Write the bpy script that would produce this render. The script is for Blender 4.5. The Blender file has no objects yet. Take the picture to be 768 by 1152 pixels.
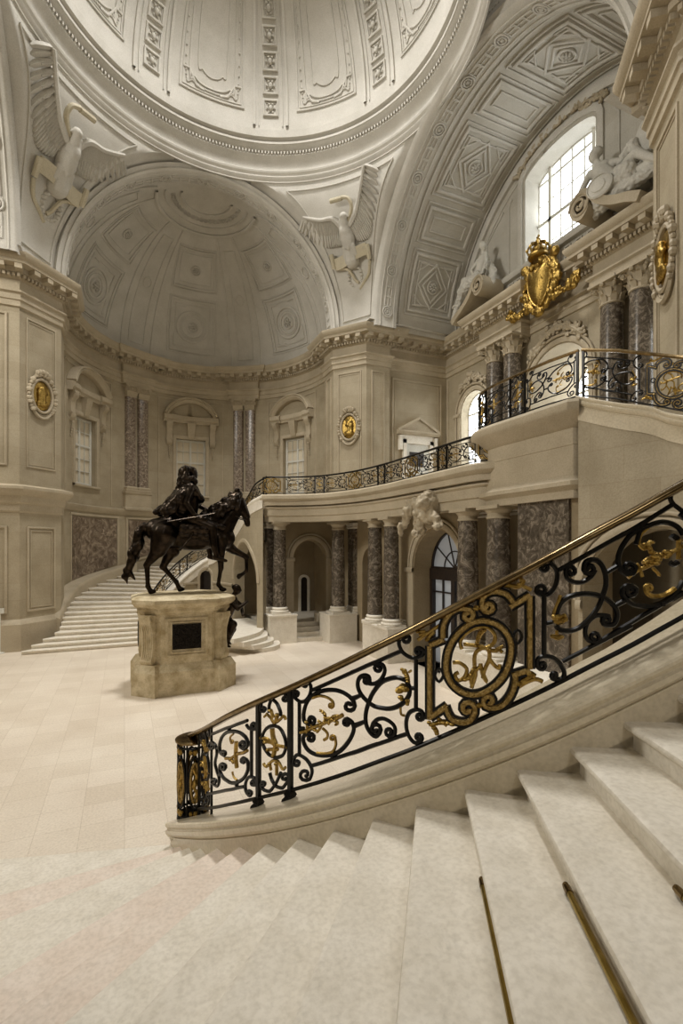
import bpy, bmesh, math, random
from math import sin, cos, pi, sqrt, radians, atan2, hypot
from mathutils import Vector, Matrix
random.seed(7)
SC = bpy.context.scene
COL = SC.collection
V = Vector

# ------------------------------------------------------------------ materials
def new_mat(name):
    m = bpy.data.materials.new(name); m.use_nodes = True
    nt = m.node_tree
    for n in list(nt.nodes): nt.nodes.remove(n)
    out = nt.nodes.new('ShaderNodeOutputMaterial'); b = nt.nodes.new('ShaderNodeBsdfPrincipled')
    nt.links.new(b.outputs[0], out.inputs[0])
    return m, nt, b
def N(nt, typ, **kw):
    n = nt.nodes.new(typ)
    for k, v in kw.items():
        if k in n.inputs: n.inputs[k].default_value = v
        else: setattr(n, k, v)
    return n
def ramp(nt, stops, src):
    r = nt.nodes.new('ShaderNodeValToRGB'); e = r.color_ramp.elements
    while len(e) < len(stops): e.new(.5)
    for i, (p, c) in enumerate(stops): e[i].position = p; e[i].color = (*c, 1)
    nt.links.new(src, r.inputs[0]); return r
def mixc(nt, fac, a, b, mode='MIX'):
    m = nt.nodes.new('ShaderNodeMix'); m.data_type = 'RGBA'; m.blend_type = mode
    for i, v in ((0, fac), (6, a), (7, b)):
        if hasattr(v, 'is_linked'): nt.links.new(v, m.inputs[i])
        else: m.inputs[i].default_value = v if i == 0 else (*v, 1)
    return m.outputs[2]
def lin(r, g, b):
    f = lambda c: ((c/255+.055)/1.055)**2.4 if c/255 > .04045 else c/255/12.92
    return (f(r), f(g), f(b))
def pos(nt): return nt.nodes.new('ShaderNodeNewGeometry').outputs['Position']

def stone(name, c1, c2, rough=.65, joints=None, jdark=.8, spec=.35, nscale=1.3, bump=.12, speck=0):
    m, nt, b = new_mat(name)
    P = pos(nt)
    n1 = N(nt, 'ShaderNodeTexNoise', Scale=nscale, Detail=6.0, Roughness=.6); nt.links.new(P, n1.inputs['Vector'])
    r = ramp(nt, [(.35, c1), (.65, c2)], n1.outputs[0]); col = r.outputs[0]
    n2 = N(nt, 'ShaderNodeTexNoise', Scale=38.0, Detail=4.0); nt.links.new(P, n2.inputs['Vector'])
    r2 = ramp(nt, [(.3, (.86, .85, .83)), (.6, (1, 1, 1))], n2.outputs[0])
    col = mixc(nt, 1.0, col, r2.outputs[0], 'MULTIPLY')
    if speck:
        n3 = N(nt, 'ShaderNodeTexNoise', Scale=9.0, Detail=8.0, Roughness=.8, Distortion=.6); nt.links.new(P, n3.inputs['Vector'])
        r3 = ramp(nt, [(.30, (1-speck,)*3), (.46, (1, 1, 1))], n3.outputs[0])
        col = mixc(nt, 1.0, col, r3.outputs[0], 'MULTIPLY')
    if joints:
        kind, w, h = joints
        sep = nt.nodes.new('ShaderNodeSeparateXYZ'); nt.links.new(P, sep.inputs[0])
        cb = nt.nodes.new('ShaderNodeCombineXYZ')
        if kind[:4] == 'wall':
            ad = N(nt, 'ShaderNodeMath', operation='ADD' if kind == 'wall' else 'SUBTRACT'); nt.links.new(sep.outputs[0], ad.inputs[0]); nt.links.new(sep.outputs[1], ad.inputs[1])
            nt.links.new(ad.outputs[0], cb.inputs[0]); nt.links.new(sep.outputs[2], cb.inputs[1])
        else:
            nt.links.new(sep.outputs[0], cb.inputs[0]); nt.links.new(sep.outputs[1], cb.inputs[1])
        br = nt.nodes.new('ShaderNodeTexBrick'); nt.links.new(cb.outputs[0], br.inputs['Vector'])
        br.inputs['Scale'].default_value = 1; br.inputs['Brick Width'].default_value = w; br.inputs['Row Height'].default_value = h
        br.inputs['Mortar Size'].default_value = .006 if kind[:4] == 'wall' else .004
        br.offset = .5 if kind[:4] == 'wall' else .0
        k = .93 if kind[:4] == 'wall' else .91
        br.inputs['Color1'].default_value = (1, 1, 1, 1); br.inputs['Color2'].default_value = (k, k*.985, k*.96, 1)
        br.inputs['Mortar'].default_value = (jdark, jdark*.97, jdark*.93, 1)
        col = mixc(nt, 1.0, col, br.outputs[0], 'MULTIPLY')
    nt.links.new(col, b.inputs['Base Color'])
    b.inputs['Roughness'].default_value = rough; b.inputs['Specular IOR Level'].default_value = spec
    if bump:
        bp = N(nt, 'ShaderNodeBump', Strength=bump, Distance=.02); nt.links.new(n2.outputs[0], bp.inputs['Height']); nt.links.new(bp.outputs[0], b.inputs['Normal'])
    return m
def marble(name, dark, mid, light, scale=4.0, rough=.22):
    m, nt, b = new_mat(name); P = pos(nt)
    n1 = N(nt, 'ShaderNodeTexNoise', Scale=scale, Detail=9.0, Roughness=.72, Distortion=1.6); nt.links.new(P, n1.inputs['Vector'])
    r = ramp(nt, [(.3, dark), (.5, mid), (.62, light)], n1.outputs[0])
    vo = N(nt, 'ShaderNodeTexVoronoi', Scale=scale*1.7, feature='DISTANCE_TO_EDGE'); 
    mx = nt.nodes.new('ShaderNodeMix'); mx.data_type = 'VECTOR'; mx.inputs[0].default_value = .12
    nt.links.new(P, mx.inputs[4]); nt.links.new(n1.outputs[1], mx.inputs[5]); nt.links.new(mx.outputs[1], vo.inputs['Vector'])
    rv = ramp(nt, [(.0, (1, 1, 1)), (.035, (0, 0, 0))], vo.outputs['Distance'])
    n2 = N(nt, 'ShaderNodeTexNoise', Scale=scale*1.3, Detail=3.0); nt.links.new(P, n2.inputs['Vector'])
    rn = ramp(nt, [(.54, (0, 0, 0)), (.68, (.8, .8, .8))], n2.outputs[0])
    f = mixc(nt, 1.0, rv.outputs[0], rn.outputs[0], 'MULTIPLY')
    col = mixc(nt, f, r.outputs[0], tuple(min(1, x*1.9+.06) for x in light))
    nt.links.new(col, b.inputs['Base Color']); b.inputs['Roughness'].default_value = rough
    return m
def metal(name, c1, c2, rough=.35, scale=14.0, met=1.0, bump=.15):
    m, nt, b = new_mat(name); P = pos(nt)
    n1 = N(nt, 'ShaderNodeTexNoise', Scale=scale, Detail=5.0); nt.links.new(P, n1.inputs['Vector'])
    r = ramp(nt, [(.35, c1), (.65, c2)], n1.outputs[0]); nt.links.new(r.outputs[0], b.inputs['Base Color'])
    b.inputs['Metallic'].default_value = met; b.inputs['Roughness'].default_value = rough
    if bump:
        bp = N(nt, 'ShaderNodeBump', Strength=bump, Distance=.02); nt.links.new(n1.outputs[0], bp.inputs['Height']); nt.links.new(bp.outputs[0], b.inputs['Normal'])
    return m
def emit(name, c, s):
    m, nt, b = new_mat(name); P = pos(nt)
    n1 = N(nt, 'ShaderNodeTexNoise', Scale=.9, Detail=3.0); nt.links.new(P, n1.inputs['Vector'])
    r = ramp(nt, [(.38, tuple(x*.45 for x in c)), (.55, c)], n1.outputs[0])
    nt.links.new(r.outputs[0], b.inputs['Emission Color']); b.inputs['Emission Strength'].default_value = s
    b.inputs['Base Color'].default_value = (.3, .32, .35, 1); b.inputs['Roughness'].default_value = .2
    return m
M = dict(
 wallb=stone('limestone_wall_turned', lin(166,154,130), lin(181,169,145), joints=('wall2', 1.15, .52), jdark=.86),
 wall=stone('limestone_wall', lin(166,154,130), lin(181,169,145), joints=('wall', 1.15, .52), jdark=.86),
 trim=stone('limestone_trim', lin(174,161,137), lin(190,177,153)),
 pale=stone('pale_plaster_stone', lin(196,192,182), lin(208,204,195), rough=.75, bump=.08),
 palej=stone('pale_jointed_stone', lin(190,186,175), lin(202,198,188), rough=.75, joints=('wall', 1.3, .62), jdark=.9, bump=.08),
 floor=stone('cream_floor_stone', lin(226,213,195), lin(237,226,209), rough=.5, joints=('floor', .46, .49), jdark=.8, nscale=.8, speck=.05),
 tread=stone('cream_step_limestone', lin(228,220,204), lin(240,233,219), rough=.55, speck=.10, nscale=5.0),
 treadp=stone('pinkish_step_limestone', lin(230,214,198), lin(238,225,211), rough=.55, speck=.10, nscale=5.0),
 string=stone('polished_stringer_limestone', lin(206,193,166), lin(220,208,184), rough=.18, spec=.5, bump=.02, speck=.08),
 ped=stone('weathered_pedestal_stone', lin(172,154,118), lin(216,202,170), nscale=4.0, speck=.3, bump=.5),
 pilm=marble('violet_breccia_marble', lin(76,65,54), lin(126,112,98), lin(176,162,144), scale=7.0),
 colm=marble('grey_red_marble', lin(52,45,38), lin(92,83,72), lin(142,131,116), scale=5.0),
 bronze=metal('dark_patinated_bronze', lin(34,29,25), lin(60,51,42), rough=.33, scale=7.0, bump=.3),
 iron=metal('black_painted_iron', lin(20,19,18), lin(30,28,25), rough=.3, met=.6, bump=0),
 gold=metal('gilded_metal', lin(138,110,52), lin(188,158,90), rough=.36, scale=30.0, bump=.5),
 oldgold=metal('hammered_dull_gilding', lin(136,112,64), lin(186,158,102), rough=.42, scale=55.0, bump=.9),
 brass=metal('brushed_brass', lin(150,128,66), lin(176,154,90), rough=.28, bump=0),
 rail=metal('bronze_handrail_metal', lin(110,92,62), lin(138,118,84), rough=.22, bump=0),
 statue=stone('white_plaster_sculpture', lin(206,203,194), lin(222,219,210), rough=.6, bump=.05),
 blind=stone('cream_window_blind', lin(214,202,178), lin(222,212,190), rough=.8, bump=0),
 sky=emit('daylight_window_glass', (.93, .97, 1.0), 5.5),
 frame=stone('white_painted_wood', lin(210,208,198), lin(218,216,206), rough=.5, bump=0),
 dark=metal('dark_door_wood', lin(32,24,20), lin(44,34,28), rough=.4, met=0),
 plaque=metal('black_bronze_plaque', lin(24,22,20), lin(48,44,40), rough=.45, scale=40.0, bump=1.0),
 ribbon=stone('yellowed_relief_stone', lin(190,180,154), lin(204,195,172), rough=.6, speck=.35),
 panelm=marble('brown_veined_panel_marble', lin(70,58,46), lin(116,101,86), lin(160,145,126), scale=2.6),
 shade=stone('undercroft_shade_tone', lin(150,134,106), lin(164,148,120), rough=.8),  # wall tone darkened to stand in for shade below the gallery
)

# ------------------------------------------------------------------ mesh builder
class MB:
    def __init__(s): s.v = []; s.f = []
    def add(s, vs, fs):
        o = len(s.v); s.v += [tuple(p) for p in vs]; s.f += [tuple(i+o for i in f) for f in fs]
    def grid(s, pts, cu=False, cv=False):
        nu = len(pts); nv = len(pts[0]); fs = []
        for i in range(nu if cu else nu-1):
            for j in range(nv if cv else nv-1):
                a, b = i, (i+1) % nu; c, d = j, (j+1) % nv
                fs.append((a*nv+c, b*nv+c, b*nv+d, a*nv+d))
        s.add([p for r in pts for p in r], fs)
    def box(s, c, d, mat=None):
        x, y, z = c; a, b, h = d[0]/2, d[1]/2, d[2]/2
        vs = [V((i*a, j*b, k*h)) for i in (-1, 1) for j in (-1, 1) for k in (-1, 1)]
        if mat: vs = [mat @ p for p in vs]
        s.add([(p[0]+x, p[1]+y, p[2]+z) for p in vs], [(0,1,3,2),(4,6,7,5),(0,4,5,1),(2,3,7,6),(0,2,6,4),(1,5,7,3)])
    def prism(s, poly, z0, z1):
        n = len(poly)
        s.add([(*p, z0) for p in poly]+[(*p, z1) for p in poly], [tuple(range(n-1, -1, -1)), tuple(range(n, 2*n))]+[(i, (i+1) % n, n+(i+1) % n, n+i) for i in range(n)])
    def loft(s, rings, cap=True):
        n = len(rings[0]); o = []
        for r in rings: o += list(r)
        fs = [(i*n+j, i*n+(j+1) % n, (i+1)*n+(j+1) % n, (i+1)*n+j) for i in range(len(rings)-1) for j in range(n)]
        if cap: fs += [tuple(range(n-1, -1, -1)), tuple(range(len(o)-n, len(o)))]
        s.add(o, fs)
    def lathe(s, prof, c=(0, 0, 0), n=20, fr=None, a0=0, a1=2*pi, cap=True):
        """prof [(r,h)] about local z of frame fr (3x3)"""
        full = abs(a1-a0-2*pi) < 1e-6; k = n if full else n+1; rows = []
        for r, h in prof:
            row = []
            for i in range(k):
                a = a0+(a1-a0)*i/n; p = V((r*cos(a), r*sin(a), h))
                if fr: p = fr @ p
                row.append((p[0]+c[0], p[1]+c[1], p[2]+c[2]))
            rows.append(row)
        s.grid(rows, cv=full)
        if cap and full:
            o = len(s.v)-len(rows)*k
            if prof[0][0] > 1e-5: s.f.append(tuple(o+i for i in range(k-1, -1, -1)))
            if prof[-1][0] > 1e-5: o2 = len(s.v)-k; s.f.append(tuple(o2+i for i in range(k)))
    def tube(s, path, r, n=6, closed=False, rads=None, flat=1.0, up=None):
        P = [V(p) for p in path]; m = len(P)
        if m < 2: return
        rows = []; prev = None
        for i in range(m):
            if closed: t = P[(i+1) % m]-P[(i-1) % m]
            else: t = P[min(i+1, m-1)]-P[max(i-1, 0)]
            if t.length < 1e-9: t = V((0, 0, 1))
            t.normalize()
            u = V(up) if up is not None else (prev if prev is not None else (V((0, 0, 1)) if abs(t.z) < .9 else V((1, 0, 0))))
            a = u-t*u.dot(t)
            if a.length < 1e-6: a = t.orthogonal()
            a.normalize(); prev = a; b = t.cross(a)
            q = rads[i] if rads else r
            rows.append([P[i]+a*(q*cos(2*pi*k/n+pi/n))+b*(q*flat*sin(2*pi*k/n+pi/n)) for k in range(n)])
        if closed: s.grid(rows, cu=True, cv=True)
        else: s.loft(rows)
    def ball(s, c, r, rot=None, n=10):
        if not hasattr(r, '__len__'): r = (r, r, r)
        rows = []
        for i in range(n//2+1+1):
            th = pi*i/(n//2+1); row = []
            for j in range(n):
                p = V((r[0]*sin(th)*cos(2*pi*j/n), r[1]*sin(th)*sin(2*pi*j/n), r[2]*cos(th)))
                if rot: p = rot @ p
                row.append((p[0]+c[0], p[1]+c[1], p[2]+c[2]))
            rows.append(row)
        s.grid(rows, cv=True)
    def build(s, name, mat, parent=None, ang=35, loc=None, fr=None):
        """vertices are in world coordinates; parent = an Empty without rotation, or None"""
        me = bpy.data.meshes.new(name)
        vs = s.v
        if fr: vs = [tuple(fr @ V(p)) for p in vs]
        if parent is not None and not parent.get('_local'):
            L = wloc(parent); vs = [(p[0]-L[0], p[1]-L[1], p[2]-L[2]) for p in vs]
        elif loc is not None:
            vs = [(p[0]-loc[0], p[1]-loc[1], p[2]-loc[2]) for p in vs]
        me.from_pydata(vs, [], s.f)
        bm = bmesh.new(); bm.from_mesh(me)
        bmesh.ops.remove_doubles(bm, verts=bm.verts, dist=1e-5)
        bmesh.ops.recalc_face_normals(bm, faces=bm.faces); bm.to_mesh(me); bm.free()
        me.materials.append(mat)
        if ang is not None:
            me.shade_smooth(); me.set_sharp_from_angle(angle=radians(ang))
        o = bpy.data.objects.new(name, me); COL.objects.link(o)
        if parent is not None: o.parent = parent
        elif loc is not None: o.location = loc
        return o
WL = {}
def wloc(o):
    L = V((0, 0, 0))
    while o is not None: L += o.location; o = o.parent
    return L
def thing(name, label, cat, loc=(0, 0, 0), group=None, local=False):
    o = bpy.data.objects.new(name, None); COL.objects.link(o); o.location = loc; o.empty_display_size = .1
    o['label'] = label; o['category'] = cat
    if group: o['group'] = group
    if local: o['_local'] = 1
    return o
def tag(o, label, cat, group=None):
    o['label'] = label; o['category'] = cat
    if group: o['group'] = group
    return o
def struct(o, label=None):
    o['kind'] = 'structure'
    if label: o['label'] = label
    return o
def dup(root, loc, rotz=0, label=None, group=None, scale=None):
    def cp(o, par):
        c = o.copy(); COL.objects.link(c)
        if par is not None: c.parent = par
        for ch in list(o.children): cp(ch, c)
        return c
    r = cp(root, None); r.location = loc; r.rotation_euler = (0, 0, rotz)
    if scale: r.scale = scale
    if label: r['label'] = label
    if group: r['group'] = group
    return r

def organic(name, blobs, mat, parent=None, voxel=.03, smooth=4, fr=None, loc=None, disp=None):
    """blobs: ('c',p0,p1,r0,r1) capsules and ('e',c,(rx,ry,rz)[,rot]) ellipsoids fused into one surface"""
    mb = MB()
    for q in blobs:
        if q[0] == 'c':
            p0, p1, r0, r1 = V(q[1]), V(q[2]), q[3], q[4]; d = p1-p0; L = d.length
            if L < 1e-5: mb.ball(p0, r0); continue
            d /= L; a = d.orthogonal().normalized(); b = d.cross(a); rows = []
            K = 5
            for i in range(K): th = pi/2*(1-i/(K-1)) ; rows.append((-r0*sin(th), r0*cos(th)+1e-4))
            for i in range(K): th = pi/2*i/(K-1); rows.append((L+r1*sin(th), r1*cos(th)+1e-4))
            mb.loft([[p0+d*h+a*(r*cos(2*pi*k/10))+b*(r*sin(2*pi*k/10)) for k in range(10)] for h, r in rows])
        else:
            mb.ball(q[1], q[2], q[3] if len(q) > 3 else None, n=12)
    vs = mb.v
    if fr: vs = [tuple(fr @ V(p)) for p in vs]
    me = bpy.data.meshes.new(name+'_src'); me.from_pydata(vs, [], mb.f)
    bm = bmesh.new(); bm.from_mesh(me); bmesh.ops.recalc_face_normals(bm, faces=bm.faces); bm.to_mesh(me); bm.free()
    t = bpy.data.objects.new(name+'_src', me); COL.objects.link(t)
    m = t.modifiers.new('r', 'REMESH'); m.mode = 'VOXEL'; m.voxel_size = voxel; m.use_smooth_shade = True
    m = t.modifiers.new('s', 'SMOOTH'); m.iterations = smooth; m.factor = .5
    if disp:
        tx = bpy.data.textures.new(name, 'CLOUDS'); tx.noise_scale = disp[1]
        m = t.modifiers.new('d', 'DISPLACE'); m.texture = tx; m.strength = disp[0]; m.texture_coords = 'LOCAL'; m.mid_level = .5
    dg = bpy.context.evaluated_depsgraph_get()
    me2 = bpy.data.meshes.new_from_object(t.evaluated_get(dg)); me2.name = name
    bpy.data.objects.remove(t); bpy.data.meshes.remove(me)
    if parent is not None and not parent.get('_local'): me2.transform(Matrix.Translation(-wloc(parent)))
    elif loc is not None: me2.transform(Matrix.Translation(-V(loc)))
    me2.materials.clear(); me2.materials.append(mat); me2.shade_smooth()
    o = bpy.data.objects.new(name, me2); COL.objects.link(o)
    if parent is not None: o.parent = parent
    elif loc is not None: o.location = loc
    return o

def crom(P, closed=False, m=6):
    n = len(P); out = []
    if n < 3: return [tuple(p) for p in P]
    D = len(P[0])
    for i in range(n if closed else n-1):
        g = (lambda j: P[j % n]) if closed else (lambda j: P[min(max(j, 0), n-1)])
        a, b, c, d = g(i-1), g(i), g(i+1), g(i+2)
        for k in range(m):
            t = k/m
            out.append(tuple(.5*(2*b[j]+(c[j]-a[j])*t+(2*a[j]-5*b[j]+4*c[j]-d[j])*t*t+(3*b[j]-a[j]-3*c[j]+d[j])*t**3) for j in range(D)))
    if not closed: out.append(tuple(P[-1]))
    return out
def offs(path, closed=False, side=1):
    """mitred unit offset vectors; +side = right of travel"""
    n = len(path); out = []
    for i in range(n):
        def nrm(a, b):
            dx, dy = b[0]-a[0], b[1]-a[1]; L = hypot(dx, dy) or 1; return (side*dy/L, -side*dx/L)
        if closed: n1, n2 = nrm(path[i-1], path[i]), nrm(path[i], path[(i+1) % n])
        else:
            n1 = nrm(path[i-1], path[i]) if i > 0 else None; n2 = nrm(path[i], path[i+1]) if i < n-1 else None
            n1 = n1 or n2; n2 = n2 or n1
        mx, my = n1[0]+n2[0], n1[1]+n2[1]; L2 = mx*mx+my*my
        if L2 < .3: out.append(n1); continue
        k = 2/L2; out.append((mx*k, my*k))
    return out
def sweep(mb, path, prof, side=1, closed=False, zs=None):
    """prof [(offset, z)] swept on plan path; zs adds a height per path point"""
    O = offs(path, closed, side)
    rows = [[(p[0]+o[0]*a, p[1]+o[1]*a, z+(zs[i] if zs else 0)) for a, z in prof] for i, (p, o) in enumerate(zip(path, O))]
    mb.grid(rows, cu=closed)
def along(path, step, start=0.0):
    """points every step on an open polyline: (x,y,dirx,diry)"""
    out = []; d = start
    for a, b in zip(path, path[1:]):
        L = hypot(b[0]-a[0], b[1]-a[1])
        if L < 1e-6: continue
        while d <= L:
            t = d/L; out.append((a[0]+(b[0]-a[0])*t, a[1]+(b[1]-a[1])*t, (b[0]-a[0])/L, (b[1]-a[1])/L)); d += step
        d -= L
    return out
def arcpts(cx, cy, r, a0, a1, n):
    return [(cx+r*cos(radians(a0+(a1-a0)*i/n)), cy+r*sin(radians(a0+(a1-a0)*i/n))) for i in range(n+1)]
# ridge along a polyline lying on a surface: S(u,v)->(point, normal)
def ridge(mb, S, pts, w=.05, h=.04, closed=False, sub=1):
    Q = []
    n = len(pts)
    for i in range(n if closed else n-1):
        a, b = pts[i], pts[(i+1) % n]
        for k in range(sub): Q.append((a[0]+(b[0]-a[0])*k/sub, a[1]+(b[1]-a[1])*k/sub))
    if not closed: Q.append(pts[-1])
    PN = [S(*q) for q in Q]; m = len(PN); rows = []
    for i in range(m):
        p, nr = PN[i]
        if closed: t0 = (p-PN[i-1][0]); t1 = (PN[(i+1) % m][0]-p)
        else: t0 = p-PN[max(i-1, 0)][0]; t1 = PN[min(i+1, m-1)][0]-p
        if t0.length < 1e-9: t0 = t1
        if t1.length < 1e-9: t1 = t0
        t0 = t0.normalized(); t1 = t1.normalized(); t = (t0+t1)
        if t.length < 1e-6: t = t1
        t.normalize(); c = max(.5, t.dot(t1)); s = nr.cross(t).normalized()*(1/c)
        rows.append([p-s*w/2-nr*.01, p-s*w/2+nr*h*.8, p-s*w*.2+nr*h, p+s*w*.2+nr*h, p+s*w/2+nr*h*.8, p+s*w/2-nr*.01])
    mb.grid(rows, cu=closed)
def rosette(mb, S, u, v, r, h=.06, petals=8, eu=.001, ev=.001):
    p, n = S(u, v); du = (S(u+eu, v)[0]-p).normalized(); dv = n.cross(du)
    fr = Matrix((du, dv, n)).transposed()
    mb.lathe([(r, -.01), (r, h*.5), (r*.86, h*.55), (r*.8, h*.2), (r*.7, h*.2), (.001, h*.3)], p, 18, fr)
    for k in range(petals):
        a = 2*pi*k/petals
        mb.ball(p+fr @ V((cos(a)*r*.42, sin(a)*r*.42, h*.45)), (r*.24, r*.15, h*.5), fr @ Matrix.Rotation(a, 3, 'Z'), n=6)
    mb.ball(p+n*h*.5, (r*.2, r*.2, r*.2), n=6)
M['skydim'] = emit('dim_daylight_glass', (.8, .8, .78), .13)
WORLD, E_DOME, E_WIN, E_LOW, E_WEST, E_SOUTH, EXPO = .30, 1150, 220, 60, 800, 220, .25
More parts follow.
